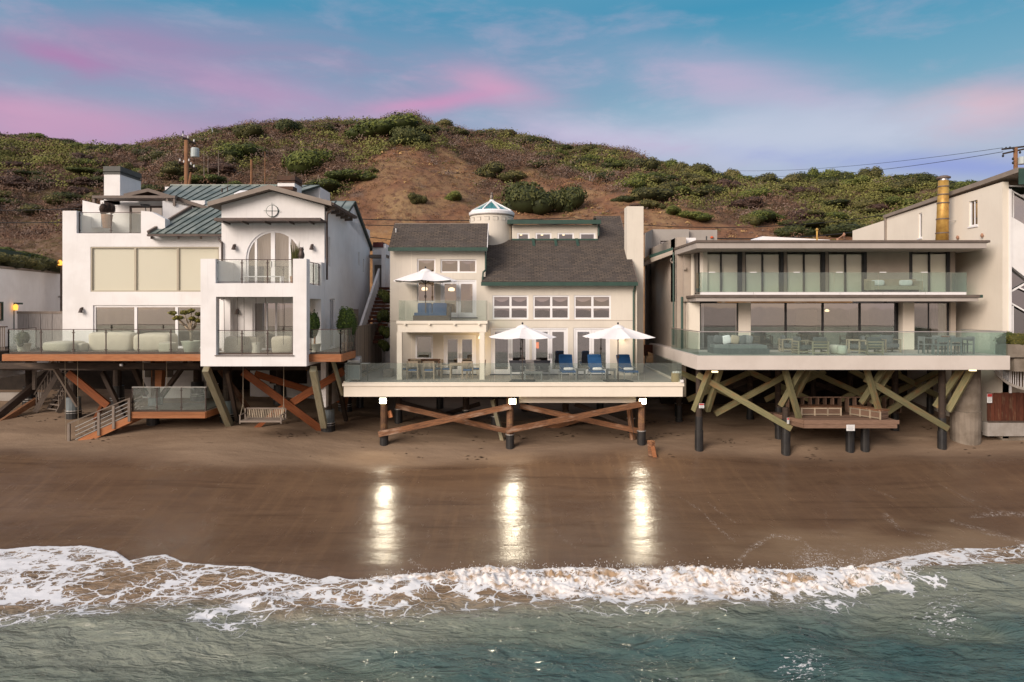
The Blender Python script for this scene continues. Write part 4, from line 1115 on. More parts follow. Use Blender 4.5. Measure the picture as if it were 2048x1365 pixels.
def room(parent, T, x0, x1, z0, z1, depth, m=None, y0=0.26, name='room'):
    """walls, ceiling and floor behind a row of windows"""
    mb = MB(T); y1 = y0 + depth
    mb.add([(x0,y1,z0),(x1,y1,z0),(x1,y1,z1),(x0,y1,z1)], [(0,1,2,3)])
    mb.add([(x0,y0,z0),(x0,y1,z0),(x0,y1,z1),(x0,y0,z1)], [(0,1,2,3)])
    mb.add([(x1,y0,z0),(x1,y1,z0),(x1,y1,z1),(x1,y0,z1)], [(3,2,1,0)])
    mb.add([(x0,y0,z0),(x1,y0,z0),(x1,y1,z0),(x0,y1,z0)], [(0,1,2,3)])
    mb.add([(x0,y0,z1),(x1,y0,z1),(x1,y1,z1),(x0,y1,z1)], [(3,2,1,0)])
    return part(name, mb, m or M['room'], parent)

def railing(parent, pts, h, seg, post=0.04, rail=0.03, pm=None, gm=None, base=0.06, top=True, clamps=True, frameless=False, gap=0.03, topm=None, toph=None):
    """metal posts with glass panels between; pts is a polyline of world points at floor level"""
    pm = pm or M['bronze']; gm = gm or M['rail_glass']
    mb = MB(); posts = []
    pts = [Vector(p) for p in pts]; up = Vector((0, 0, 1))
    for a, b in zip(pts[:-1], pts[1:]):
        q = (b-a).normalized()*0.02
        if top: mb.beam(a + up*h - q, b + up*h + q, rail*1.5 if toph is None else toph, rail if toph is None else toph)
        else: mb.beam(a + up*(base+.025), b + up*(base+.025), 0.03, 0.03)
    r = part('railing', mb, topm or pm, parent)
    if top and not frameless:
        for a, b in zip(pts[:-1], pts[1:]): part('bottom_rail', MB().beam(a + up*base, b + up*base, rail, rail), pm, r)
    k = 0
    for a, b in zip(pts[:-1], pts[1:]):
        L = (b-a).length; n = max(1, round(L/seg)); d = (b-a)/n; u = d.normalized(); s = u.cross(up)
        for i in range(n + (1 if b is pts[-1] else 0)):
            if frameless: continue
            p = a + d*i
            m2 = MB(); m2.beam(p, p + up*(h-rail*0.5), post, post)
            if clamps:
                for zc in (0.2, h-0.15): m2.beam(p + up*zc - u*0.06, p + up*zc + u*0.06, 0.055, 0.035)
            part('post', m2, pm, r)
        for i in range(n):
            p0 = a + d*i + u*gap; p1 = a + d*(i+1) - u*gap
            lo, hi = (base+0.03, h-0.04 if top else h)
            m3 = MB(); t = s*0.006
            m3.add([p0+t+up*lo, p1+t+up*lo, p1+t+up*hi, p0+t+up*hi, p0-t+up*lo, p1-t+up*lo, p1-t+up*hi, p0-t+up*hi],
                   [(0,1,2,3),(7,6,5,4),(0,4,5,1),(1,5,6,2),(2,6,7,3),(3,7,4,0)])
            part('glass_panel', m3, gm, r)
    return r

def stairs(parent, a, b, width_vec, n, m, name='step', t=0.045, run=None):
    """flight from a (bottom) to b (top); width_vec spans one tread"""
    a, b, w = Vector(a), Vector(b), Vector(width_vec)
    hv = Vector((b.x-a.x, b.y-a.y, 0)); step = hv/n; tr = step.normalized()*(run or step.length*1.15)
    for i in range(n):
        p = a + step*i; z = a.z + (b.z-a.z)*(i+1)/n
        mb = MB(); q = [Vector((p.x, p.y, z-t)), Vector((p.x, p.y, z-t))+tr, Vector((p.x, p.y, z-t))+tr+w, Vector((p.x, p.y, z-t))+w]
        mb.prism(q, (0, 0, t)); part(name, mb, m, parent)

def wall_lamp(parent, p, m=None, name='wall_lamp', s=1.0):
    mb = MB(); x, y, z = p
    mb.box(x-0.04*s, x+0.04*s, y-0.03, y, z+0.02, z+0.16*s); mb.tube((x, y-0.12*s, z+0.12*s), (x, y-0.17*s, z-0.12*s), 0.05*s, 0.11*s, 10)
    mb.beam((x, y-0.02, z+0.1*s), (x, y-0.12*s, z+0.12*s), 0.03, 0.03)
    return part(name, mb, m or M['bronze'], parent)
# ------------------------------------------------------------------ left house: white stucco over timber piles
LH = thing('white_stucco_house', (-14, 36, 2.4), 'white stucco beach house on piles with green metal roofs, arched window and boxed balcony tower', 'house')
SW = M['stucco_white']
zf = 6.24                                    # main deck level
zu = 9.46                                    # balcony level of the tower
# --- left block
yL = 35.0; xl0, xl1 = X(125, yL), X(445, yL)
T = faceM(0, yL, 0)
bw = (X(181, yL), X(438, yL), Z(584, yL), Z(494, yL)); lw = (X(186, yL), X(436, yL), zf+0.02, Z(611, yL))
mb = MB(T); wall_holes(mb, xl0, xl1, zf-0.5, Z(467, yL), 0.25, [bw, lw])
part('wall', mb, SW, LH)
part('wall', MB().box(xl0, xl0+0.25, yL+0.25, 46, zf-0.5, Z(467, yL)), SW, LH)
part('parapet', MB().box(xl0, X(153, yL), yL, yL+0.55, Z(467, yL), Z(422, yL)), SW, LH)
part('parapet', MB().box(xl0, xl0+0.25, yL+0.55, yL+6, Z(467, yL), Z(424, yL)), SW, LH)
zt0 = Z(467, yL)
part('parapet', MB().prism([P(282, 467, yL), P(330, 467, yL), P(330, 438, yL), P(303, 424, yL), P(282, 422, yL)], (0, 0.5, 0)), SW, LH)
part('terrace_floor', MB().box(xl0+0.25, xl1, yL+0.25, 44, zt0-0.3, zt0-0.02), SW, LH)
railing(LH, [(X(154, yL), yL+0.2, zt0-0.03), (X(281, yL), yL+0.2, zt0-0.03)], Z(424, yL)-zt0+0.02, 1.63, gm=M['rail_glass_milky'])
# sloped white wing walls on the terrace and the pergola room behind
yT = 38.4
part('wing_wall', MB().prism([P(165, 455, 37), P(165, 401, 37), P(202, 410, 37), P(202, 455, 37)], (0, 0.35, 0)), SW, LH)
part('wing_wall', MB().prism([P(325, 440, 37), P(325, 402, 37), P(334, 402, 37), P(386, 415, 37.6), P(392, 440, 37.6)], (0, 0.35, 0)), SW, LH)
part('wall', MB().box(X(188, yT), X(400, yT), yT+0.6, yT+0.8, zt0, Z(398, yT)), SW, LH)
part('wall', MB().prism([P(250, 400, yT+0.5), P(330, 400, yT+0.5), P(297, 385, yT+0.5)], (0, 0.2, 0)), SW, LH)
Tt = faceM(0, yT+0.6, 0)
window(LH, Tt, X(260, yT+.6), X(328, yT+.6), zt0+0.15, Z(413, yT+.6), cols=[X(302, yT+.6)], fm=M['bronze'], gm=M['window_mirror'], proud=0.12, fw=0.09)
pg = part('pergola', MB().box(X(186, yT-1.2), X(352, yT-1.2), yT-1.3, yT-1.05, Z(397, yT-1.2), Z(392, yT-1.2)), M['bronze_trim'], LH)
part('pergola_beam', MB().box(X(186, yT-1.2), X(352, yT-1.2), yT-1.05, yT+0.5, Z(397, yT-1.2)+0.1, Z(392, yT-1.2)), M['bronze_trim'], pg)
for px in (188, 335, 349):
    part('pergola_post', MB().box(X(px, yT-1.2)-0.06, X(px, yT-1.2)+0.06, yT-1.25, yT-1.12, Z(412, yT-1.2), Z(397, yT-1.2)), M['bronze_trim'], pg)
# small brown gable over the terrace room
def gable_roof(parent, pk, le, re, back, th, m_top, m_edge, name='roof', seams=None, mseam=None):
    """pk, le, re: points of the front edge (peak, left eave, right eave); back: depth vector"""
    pk, le, re, bk = Vector(pk), Vector(le), Vector(re), Vector(back)
    up = Vector((0, 0, th))
    r = part(name, MB().prism([le, pk, pk+up, le+up], bk).prism([pk, re, re+up, pk+up], bk), m_top, parent)
    e = Vector((0, -0.04, 0))
    part('fascia', MB().prism([le, pk, pk+up*1.1, le+up*1.1], (0, -0.05, 0)), m_edge, r)
    part('fascia', MB().prism([pk, re, re+up*1.1, pk+up*1.1], (0, -0.05, 0)), m_edge, r)
    if seams:
        for a in (le, re):
            for i in range(seams):
                q = bk*((i+0.5)/seams)
                part('roof_seam', MB().beam(a+up+q, pk+up+q, 0.05, 0.06), mseam, r)
    return r
gable_roof(LH, P(297, 384, 37.6), P(248, 395, 37.6), P(418, 421, 37.6), (0, 5, 0), 0.17, M['bronze_trim'], M['bronze_trim'])
# chimneys
def chimney(parent, x0, x1, y0, y1, z0, z1, zc, capm, wallm):
    c = part('chimney', MB().box(x0, x1, y0, y1, z0, z1), wallm, parent)
    part('chimney_cap', MB().box(x0-0.03, x1+0.03, y0-0.03, y1+0.03, z1, z1+(zc-z1)*0.22).box(x0+0.03, x1-0.03, y0+0.03, y1-0.03, z1+(zc-z1)*0.22, z1+(zc-z1)*0.36)
         .box(x0-0.03, x1+0.03, y0-0.03, y1+0.03, z1+(zc-z1)*0.36, zc), capm, c)
    return c
chimney(LH, X(208, 39), X(240, 39), 39, 41.2, Z(410, 39), Z(349, 39), Z(333, 39), M['cap_grey'], SW)
chimney(LH, X(555, 38.5), X(589, 38.5), 38.5, 39.8, Z(385, 38.5), Z(366, 38.5), Z(352, 38.5), M['rust'], SW)
part('chimney_cap', MB().box(X(551, 37.4), X(586, 37.4), 37.4, 38.1, Z(380, 37.4), Z(373, 37.4)), M['rust'], LH)
# big windows with blinds
window(LH, T, *bw, cols=[X(270, yL), X(355, yL)], fw=0.07, mw=0.10, blind=M['blind'], gm=M['blind_glass'], inset=0.02, fm=M['blind_tan'], blind_at=.105)
window(LH, T, *lw, cols=[X(270, yL), X(352, yL)], fw=0.10, mw=0.14, gm=M['window_mirror'])
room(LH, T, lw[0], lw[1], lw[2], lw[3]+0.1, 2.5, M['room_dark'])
wall_lamp(LH, (X(165, yL), yL, Z(621, yL)))
# green standing seam roofs: strips run up the slope, a raised seam between neighbours
def seam_roof(parent, A, B, Cq, E, n, name='roof'):
    A, B, Cq, E = map(Vector, (A, B, Cq, E))
    nrm = (B-A).cross(E-A).normalized()
    if nrm.z < 0: nrm = -nrm
    r = part(name, MB().prism([A, B, Cq, E], -nrm*0.12), M['seam'], parent)
    for i in range(n):
        t0, t1 = i/n, (i+1)/n
        a, b, c, d = A.lerp(B, t0), A.lerp(B, t1), E.lerp(Cq, t1), E.lerp(Cq, t0)
        w = (b-a)*0.045
        part('roof_panel', MB().prism([a+w, b-w, c-w, d+w], nrm*0.02), M['copper_green'], r)
        part('roof_seam', MB().beam(a+nrm*0.03, d+nrm*0.03, 0.045, 0.06), M['seam'], r)
    return r
eL = 34.5
sl = seam_roof(LH, P(297, 468, eL), P(447, 468, eL), P(560, 400, 38.4), P(392, 412, 38.0), 9)
part('gutter', MB().beam(P(295, 471, eL-0.05), P(447, 471, eL-0.05), 0.13, 0.11), M['bronze'], sl)
part('barge_board', MB().beam(P(297, 466, eL), P(392, 409.5, 38.0), 0.14, 0.2), M['bronze_trim'], sl)
for px in (303, 357, 402): part('rafter_tail', MB().beam(P(px, 476, eL+0.1), P(px, 474, eL+0.6), 0.10, 0.12), M['bronze_trim'], sl)
seam_roof(LH, P(300, 408, 40.2), P(520, 408, 40.2), P(640, 371, 43.5), P(345, 372, 43.5), 15)
part('ridge_cap', MB().beam(P(342, 371, 43.5), P(600, 371, 43.5), 0.2, 0.08), M['copper_green'], LH)
part('wall', MB().box(X(330, 43.6), X(640, 43.6), 43.6, 46, zf, Z(374, 43.6)), SW, LH)
part('roof_vent', MB().tube(P(444, 385, 41), P(444, 377, 41), 0.05).tube(P(455, 384, 41), P(455, 373, 41), 0.03).beam(P(456, 360, 41), P(484, 343, 41), 0.02, 0.02).beam(P(456, 372, 41), P(456, 358, 41), 0.02, 0.02), M['bronze'], LH)
part('skylight', MB().prism([P(468, 390, 40.5), P(496, 388, 40.5), P(500, 384, 41), P(480, 384, 41)], (0, 0, 0.08)), M['white_paint'], LH)
# --- gabled front block
yG = 33.5; gx0, gx1 = X(443, yG), X(649, yG); pkx = X(545, yG)
zpk, zev = Z(383, yG), Z(411, yG)
zev2 = Z(411, yG)
# arched opening
ax0, ax1 = X(492, yG), X(604, yG); acx = (ax0+ax1)/2; az0 = zu+0.02; ar = (ax1-ax0)/2; azs = Z(461, yG) - ar
mb = MB(faceM(0, yG, 0))
low = [(X(468, yG), X(646, yG), zf+0.02, Z(600, yG))]
wall_holes(mb, gx0, gx1, zf-0.5, azs, 0.25, [(ax0, ax1, az0, azs), (X(505, yG), X(600, yG), zf+0.02, Z(604, yG))])
N = 16
def ztop(x): return zev + (zpk-zev)*(1-abs(x-pkx)/((gx1-gx0)/2))
def strip(a, b, za, zb):
    mb.add([(a,0,za),(b,0,zb),(b,0,ztop(b)),(a,0,ztop(a))], [(0,1,2,3)]); mb.add([(a,.25,za),(b,.25,zb),(b,.25,ztop(b)),(a,.25,ztop(a))], [(3,2,1,0)])
strip(gx0, ax0, azs, azs); strip(ax1, gx1, azs, azs)
arc = [(acx - ar*math.cos(math.pi*i/N), azs + ar*math.sin(math.pi*i/N)) for i in range(N+1)]
for (a, za), (b, zb) in zip(arc[:-1], arc[1:]):
    if a < pkx < b:
        zm = za + (zb-za)*(pkx-a)/(b-a); strip(a, pkx, za, zm); strip(pkx, b, zm, zb)
    else: strip(a, b, za, zb)
    mb.add([(a,0,za),(a,.25,za),(b,.25,zb),(b,0,zb)], [(0,1,2,3)])
part('wall', mb, SW, LH)
# arched window: ring, two mullions, two door stiles
mb = MB(faceM(0, yG, 0))
for (a, za), (b, zb) in zip(arc[:-1], arc[1:]):
    q = lambda x, z, k: (acx+(x-acx)*k, azs+(z-azs)*k)
    k = 1-0.10/ar; a2, za2 = q(a, za, k); b2, zb2 = q(b, zb, k)
    mb.add([(a,.05,za),(b,.05,zb),(b2,.05,zb2),(a2,.05,za2),(a,.14,za),(b,.14,zb),(b2,.14,zb2),(a2,.14,za2)], [(0,3,2,1),(4,5,6,7),(2,3,7,6)])
mb.box(ax0, ax0+0.10, .05, .14, az0, azs); mb.box(ax1-0.10, ax1, .05, .14, az0, azs)
for px, w in ((511, 0.11), (545, 0.20), (579, 0.11)):
    x = X(px, yG); ht = math.sqrt(max(ar*ar-(x-acx)**2, 0)); mb.box(x-w/2, x+w/2, .055, .135, az0, azs+ht-0.05)
aw = part('arched_window', mb, M['white_paint'], LH)
xsg = [ax0+0.1, X(511, yG)-.055, X(511, yG)+.055, X(545, yG)-.1, X(545, yG)+.1, X(579, yG)-.055, X(579, yG)+.055, ax1-0.1]
for k in range(0, 8, 2):
    a, b = xsg[k], xsg[k+1]; top = []
    for i in range(7):
        x = a+(b-a)*i/6; top.append((x, .09, azs+math.sqrt(max((ar-0.09)**2-(x-acx)**2, 0))))
    part('pane', MB(faceM(0, yG, 0)).add([(a,.09,az0),(b,.09,az0)]+top[::-1], [tuple(range(9))]), M['window_glass'], aw)
    if k in (2, 4): part('handle', MB(faceM(0, yG, 0)).box((b if k == 2 else a)-0.02, (b if k == 2 else a)+0.02, 0.0, .05, az0+0.85, az0+1.15), M['band'], aw)
top = [(acx + (ar-0.04)*math.cos(math.pi*i/12), .30, azs + (ar-0.04)*math.sin(math.pi*i/12)) for i in range(13)]
part('blind', MB(faceM(0, yG, 0)).add([(ax0+.05, .30, az0), (ax1-.05, .30, az0)] + top, [tuple(range(15))]), M['curtain'], aw)
# side walls, gable roof
part('wall', MB().box(gx0, gx0+0.25, yG+0.25, yG+8, zf-0.5, zev2), SW, LH)
ys, ye = yG+0.001, 44.2
Ts = faceM(gx1, ys, 0, RIGHT)
sh = [(0.35, 1.05, Z(533, yG+.7), Z(474, yG+.7)), (1.0, 2.0, zf+0.02, Z(598, 35)), (7.3, 7.7, Z(532, 41), Z(505, 41)), (8.6, 8.95, Z(545, 42.3), Z(518, 42.3))]
mb = MB(Ts); wall_holes(mb, 0.25, ye-ys, 3.4, zev2-0.05, 0.25, sh)
part('wall', mb, SW, LH)
window(LH, Ts, *sh[0], cols=[0.7], fw=0.07); window(LH, Ts, *sh[1], cols=[1.5], fw=0.07, gm=M['window_mirror'])
window(LH, Ts, *sh[2], fw=0.05); window(LH, Ts, *sh[3], fw=0.05)
part('room', MB(Ts).box(0.3, 2.2, 0.5, 0.55, zf, zev2-.1).box(7, 9.3, .5, .55, 8, 12), M['room_dark'], LH)
# rear part of the side wall with its own slope, ridge towards the front
zr1, zr2 = Z(410, 39.6), Z(498, 44.2)
part('wall', MB().prism([(gx1, 37.6, zev2-0.05), (gx1, ye, zev2-.05 if zr2 > zev2 else zr2), (gx1, ye, zr2), (gx1, 39.6, zr1), (gx1, 38.6, zr1-0.35)], (-0.25, 0, 0)), SW, LH)
rr = part('roof', MB().prism([(gx1+0.15, 39.6, zr1+0.02), (gx1+0.15, 44.5, zr2-0.12), (gx1+0.15, 44.5, zr2+0.08), (gx1+0.15, 39.6, zr1+0.22)], (-5, 0, 0)), M['seam'], LH)
seam_roof(LH, (gx1-3.2, 37.4, zev2+0.05), (gx1+0.12, 37.4, zev2+0.05), (gx1+0.12, 39.6, zr1+0.2), (gx1-3.2, 39.6, zr1+0.2), 6)
zg = lambda x: ztop(x)
rf = gable_roof(LH, (pkx, yG-0.45, zpk+0.02), (X(424, yG), yG-0.45, zev-0.12), (X(668, yG), yG-0.45, zev-0.10), (0, 5.0, 0), 0.20, M['bronze_trim'], M['fascia_grey'])
for i in range(5):
    yy = yG+0.3+i*0.95
    part('rafter_tail', MB().beam((gx1-0.02, yy, zev-0.18), (X(666, yG), yy, zev-0.16), 0.12, 0.16), M['bronze_trim'], rf)
part('gutter', MB().beam((X(668, yG)+.03, yG-0.45, zev+0.0), (X(668, yG)+.03, yG+4.6, zev+0.0), 0.13, 0.13), M['bronze'], rf)
# round vent with cross, awning, lamps, downspouts
rv = part('round_vent', MB(faceM(X(545, yG), yG-0.03, Z(422.5, yG))).tube((0,0.03,0), (0,-0.02,0), 0.30, 0.30, 24), M['green_trim'], LH)
part('vent_disc', MB(faceM(X(545, yG), yG-0.03, Z(422.5, yG))).tube((0,-0.019,0), (0,-0.035,0), 0.275, 0.275, 24), M['stucco_white'], rv)
part('cross_bar', MB(faceM(X(545, yG), yG-0.03, Z(422.5, yG))).box(-.40,.40,-.06,-.04,-.008,.008).box(-.008,.008,-.06,-.04,-.36,.40), M['green_trim'], rv)
az = Z(446, yG-0.8)
aw_ = part('awning', MB().prism([(X(428, yG-.9), yG-0.9, Z(436, yG-.9)), (X(428, yG-.9), yG-0.9, Z(442, yG-.9)), (X(446, yG), yG, Z(447, yG)), (X(446, yG), yG, Z(444, yG))], (X(641, yG-.9)-X(428, yG-.9), 0, 0)), M['bronze'], LH)
for px in (460, 497, 541, 588, 628): part('bracket', MB().beam((X(px, yG), yG, Z(448, yG)), (X(px, yG), yG-0.85, Z(443, yG-.85)), 0.05, 0.10), M['bronze'], aw_)
wall_lamp(LH, (X(470, yG), yG, Z(495, yG))); wall_lamp(LH, (X(625, yG), yG, Z(495, yG)))
part('downspout', MB().path([P(437, 474, eL-.2), P(438, 480, yG), P(444, 486, yG-0.08), P(444, 600, yG-0.08)], 0.045), M['bronze'], LH)
part('downspout', MB().path([P(664, 422, yG-.2), P(655, 427, yG-0.08), P(654, 432, yG-0.08), P(654, 560, yG-0.08)], 0.05), M['bronze'], LH)
# --- boxed balcony tower
yF = 30.6; tx0, tx1 = X(401, yF), X(613, yF)
zb, zp = Z(733, yF), Z(518, yF)
T = faceM(0, yF, 0)
op1 = (X(432, yF), X(586, yF), zf-0.03, Z(594, yF)); op2 = (X(431, yF), X(586, yF), Z(567, yF), zp+1)
mb = MB(T); wall_holes(mb, tx0, tx1, zb, zp, 0.35, [op1, op2]); part('wall', mb, SW, LH)
Tr = faceM(tx1, yF+0.35, 0, RIGHT); D2 = yG - yF - 0.35
mb = MB(Tr); wall_holes(mb, 0, D2, zb, zp, 0.3, [(0.15, D2-0.55, zf+0.02, Z(598, 31.5)), (0.15, D2-0.55, Z(570, 31.5), zp+1)]); part('wall', mb, SW, LH)
Tl = faceM(tx0, yG, 0, LEFT)
mb = MB(Tl); wall_holes(mb, 0, D2, zb, zp, 0.3, [(0.4, D2-0.2, zf+0.02, Z(598, 31.5))]); part('wall', mb, SW, LH)
part('balcony_floor', MB().box(tx0+0.3, tx1-0.3, yF+0.35, yG, zu-0.35, zu), SW, LH)
part('floor', MB().box(tx0+0.3, tx1-0.3, yF+0.35, yG, zb, zf-0.001), M['deckboard'], LH)
part('sill', MB().box(X(430, yF), X(588, yF), yF-0.05, yF+0.3, zf-0.07, zf-0.031), M['bronze_trim'], LH)
railing(LH, [(X(433, yF+.2), yF+0.2, Z(567, yF)), (X(586, yF+.2), yF+0.2, Z(567, yF))], Z(519, yF)-Z(567, yF), 1.15, post=0.045, gm=M['rail_glass_milky'])
railing(LH, [(X(433, yF+.2), yF+0.2, zf-0.03), (X(586, yF+.2), yF+0.2, zf-0.03)], Z(660, yF+.2)-zf, 1.15, post=0.045, gm=M['rail_glass_milky'])
railing(LH, [(tx1-0.1, yF+0.5, Z(570, 31.3)), (tx1-0.1, yF+D2-0.25, Z(570, 31.3))], 1.05, 1.15)
window(LH, faceM(0, yG, 0), X(505, yG), X(600, yG), zf+0.02, Z(604, yG), cols=[X(532, yG), X(551, yG)], fw=0.08, mw=0.09, gm=M['window_mirror'])
room(LH, faceM(0, yG, 0), gx0+.3, gx1-.3, zf, Z(600, yG), 2.6, M['room'])
wall_lamp(LH, (X(476, yG), yG, Z(624, yG)), s=0.9)
part('curtain', MB(faceM(0, yG+.3, 0)).box(X(505, yG), X(532, yG), 0, .05, zf, Z(604, yG)), M['curtain'], LH)
for px in (448, 475, 488, 512, 531, 566):
    part('hanging_cable', MB().tube(P(px, 596, yF+0.25), P(px+_r.uniform(-2, 2), 690, yF+0.25), 0.012, n=5), M['bronze'], LH)
# --- main deck
yD = 31.0; dx0, dx1 = X(5, yD), X(683, yD)
dk = part('deck', MB().box(dx0, X(401, yF)-0.01, yD+0.06, yL, zf-0.16, zf).prism([(tx1+.01, yD+0.06, zf-.16), (dx1-0.05, yD+0.06, zf-.16), (X(708, 33.6)-.05, 33.6, zf-.16), (X(708, 33.6)-.05, 42, zf-.16), (tx1+.01, 42, zf-.16)], (0, 0, .16)), M['deckboard'], LH)
timber('fascia_board', (dx0, yD, zf-0.17), (X(401, yF), yD, zf-0.17), 0.07, 0.30, M['cedar'], LH)
timber('fascia_board', (tx1, yD, zf-0.19), (dx1, yD, zf-0.19), 0.07, 0.34, M['cedar'], LH)
timber('fascia_board', (dx1, yD, zf-0.19), (X(710, 33.6), 33.6, zf-0.19), 0.07, 0.34, M['cedar'], LH)
rz0 = zf-0.01; hh = Z(659, yD)-zf
railing(LH, [(X(14, yD), yD+0.1, rz0), (X(401, yF)-0.1, yD+0.1, rz0)], hh, 1.47, gm=M['rail_glass'])
railing(LH, [(X(14, yD), yD+0.1, rz0), (X(14, yD)-0.5, yD+2.6, rz0)], hh, 1.3)
railing(LH, [(tx1+0.05, yD+0.1, rz0), (X(680, yD), yD+0.1, rz0)], hh, 1.5)
railing(LH, [(X(680, yD), yD+0.1, rz0), (X(709, 33.5), 33.5, rz0)], hh, 0.62)
# board fence walling off the side stairs
a, b = Vector((X(710, 33.6), 33.6, 0)), Vector((X(762, 40.5), 40.5, 0))
nb = 26
for i in range(nb):
    p, q = a.lerp(b, i/nb), a.lerp(b, (i+0.93)/nb)
    part('fence_board', MB().prism([(p.x, p.y, zf-1.15), (q.x, q.y, zf-1.15), (q.x, q.y, Z(655, 33.6)), (p.x, p.y, Z(655, 33.6))], (0.05, -0.01, 0)), M['greywood'], LH)
timber('rail_cap', (a.x, a.y, Z(655, 33.6)+.03), (b.x, b.y, Z(655, 33.6)+.03), 0.12, 0.05, M['greywood'], LH)
# rear entry block, beam trellis and stairs
xb = gx1+0.25
part('entry_wall', MB().box(xb-.1, xb+0.75, 44.3, 46.5, 3.6, Z(490, 45)), SW, LH)
part('entry_wall', MB().box(xb+0.75, xb+1.0, 42.9, 46, 3.6, Z(500, 44)), M['stucco_white'], LH)
part('chimney_cap', MB().box(xb-.05, xb+0.6, 44.2, 45.4, Z(497, 45), Z(487, 45)), M['redtile'], LH)
for k in range(3): part('trellis_beam', MB().box(xb-.1, xb+1.05, 43.1+k*.35, 43.25+k*.35, Z(516, 43.2), Z(510, 43.2)), M['greywood'], LH)
part('entry_recess', MB().box(xb+.05, xb+.6, 44.2, 44.29, Z(600, 44), Z(530, 44)), M['room_dark'], LH)
stairs(LH, (xb+0.55, 37.8, 6.3), (xb+0.55, 43.2, 9.6), (1.2, 0, 0), 15, M['fence_red'], t=0.16)
part('stair_parapet', MB().prism([(xb+0.45, 37.6, 6.0), (xb+0.45, 43.3, 9.2), (xb+0.45, 43.3, 10.8), (xb+0.45, 37.6, 7.1)], (0.14, 0, 0)), SW, LH)
part('side_gate', MB().box(xb, xb+.5, 37.5, 37.6, zf, zf+2.0), M['greywood'], LH)
# --- understructure
def g0(px, D): return (X(px, D), D, sand_at(X(px, D), D)-0.3)
for px, D, sl_, ty in ((147, 35.2, 'sleeve_grey', 738), (311, 35.4, 'sleeve_grey', 738), (455, 34.9, 'sleeve_grey', 738), (655, 34.4, 'sleeve_grey', 738), (235, 38, 'sleeve', 738), (395, 39, 'sleeve', 738), (560, 38.5, 'sleeve', 738), (690, 38, 'sleeve', 738), (60, 38, 'sleeve', 738)):
    gx, gy, gz = g0(px, D); pr = 0.22
    pp = pile('pile', (gx, gy, gz), (gx, gy, zf-0.4), pr, M['darkwood'], LH)
    part('pile_sleeve', MB().tube((gx, gy, gz+.45), (gx, gy, gz+1.35), pr+0.14, pr+0.12, 16), M[sl_], pp)
    part('pile_sleeve', MB().tube((gx, gy, gz-.1), (gx, gy, gz+.68), pr+0.16, pr+0.15, 16), M['sleeve'], pp)
    part('steel_band', MB().tube((gx, gy, gz+.66), (gx, gy, gz+.70), pr+0.165, pr+0.165, 16).tube((gx, gy, gz+.56), (gx, gy, gz+.58), pr+0.165, pr+0.165, 16), M['band'], pp)
def br(name, p0, D0, p1, D1, w, h, m, parent=LH): return timber(name, P(*p0, D0), P(*p1, D1), w, h, M[m], parent)
br('raking_post', (412, 738), 31.2, (463, 860), 34.5, 0.28, 0.34, 'palewood')
br('raking_post', (626, 738), 31.2, (648, 852), 34.0, 0.28, 0.34, 'palewood')
br('brace', (486, 744), 33.6, (646, 862), 34.2, 0.12, 0.36, 'redwood')
br('brace', (688, 742), 33.4, (545, 830), 34.4, 0.12, 0.36, 'redwood')
br('brace', (136, 746), 33.6, (216, 812), 33.6, 0.14, 0.36, 'redwood')
br('brace', (510, 748), 36, (680, 800), 36.5, 0.14, 0.34, 'redwood')
br('brace', (102, 724), 33.2, (156, 812), 34.6, 0.14, 0.20, 'greywood')
br('brace', (500, 868), 34, (545, 828), 34.2, 0.1, 0.22, 'redwood')
br('brace', (205, 745), 36, (255, 850), 35.4, 0.16, 0.26, 'darkwood')
br('brace', (262, 722), 34, (292, 790), 35.5, 0.2, 0.26, 'darkwood')
br('brace', (440, 740), 35, (520, 850), 36, 0.2, 0.26, 'oldred')
br('brace', (455, 745), 33.2, (478, 860), 35, 0.16, 0.22, 'darkwood')
br('brace', (668, 726), 33.4, (692, 840), 36, 0.18, 0.22, 'darkwood')
br('brace', (664, 716), 32.6, (686, 790), 33.5, 0.12, 0.18, 'palewood')
br('brace', (700, 724), 33.5, (688, 845), 37, 0.16, 0.22, 'oldred')
br('brace', (372, 726), 34, (318, 800), 36, 0.16, 0.24, 'darkwood')
br('brace', (160, 730), 37, (90, 830), 37.5, 0.16, 0.2, 'darkwood')
br('brace', (190, 840), 35, (210, 800), 36, 0.16, 0.2, 'redwood')
br('floor_joist', (0, 732), 32.6, (400, 732), 32.6, 0.14, 0.28, 'darkwood')
br('floor_joist', (0, 734), 35, (700, 734), 35, 0.2, 0.34, 'darkwood')
br('floor_joist', (0, 735), 38, (720, 735), 38, 0.2, 0.34, 'darkwood')
br('log', (-40, 862), 34.5, (98, 748), 37.5, 0.34, 0.34, 'darkwood')
br('log', (-40, 872), 34.2, (74, 800), 36.4, 0.26, 0.26, 'oldred')
part('post', MB().prism([P(302, 722, 35.2), P(325, 722, 35.2), P(322, 775, 35.2), P(304, 775, 35.2)], (0, 0.4, 0)), M['cedar'], LH)
part('post', MB().box(X(64, 36.5), X(70, 36.5), 36.5, 36.65, Z(780, 36.5), Z(722, 36.5)), M['greywood'], LH)
part('under_wall', MB().box(X(285, 39.5), X(420, 39.5), 39.5, 39.8, 3, zf-.3).box(X(500, 40), X(690, 40), 40, 40.3, Z(798, 40), zf-.3), SW, LH)
part('under_window', MB().box(X(289, 39.4), X(345, 39.4), 39.42, 39.49, Z(755, 39.4), Z(729, 39.4)), M['room_dark'], LH)
part('louvre', MB().box(X(538, 39.8), X(612, 39.8), 39.9, 39.99, Z(768, 39.8), Z(740, 39.8)), M['dark_under'], LH)
part('bulkhead', MB().box(X(-60, 42), X(740, 42), 42, 42.3, 2, zf-.2), M['dark_under'], LH)
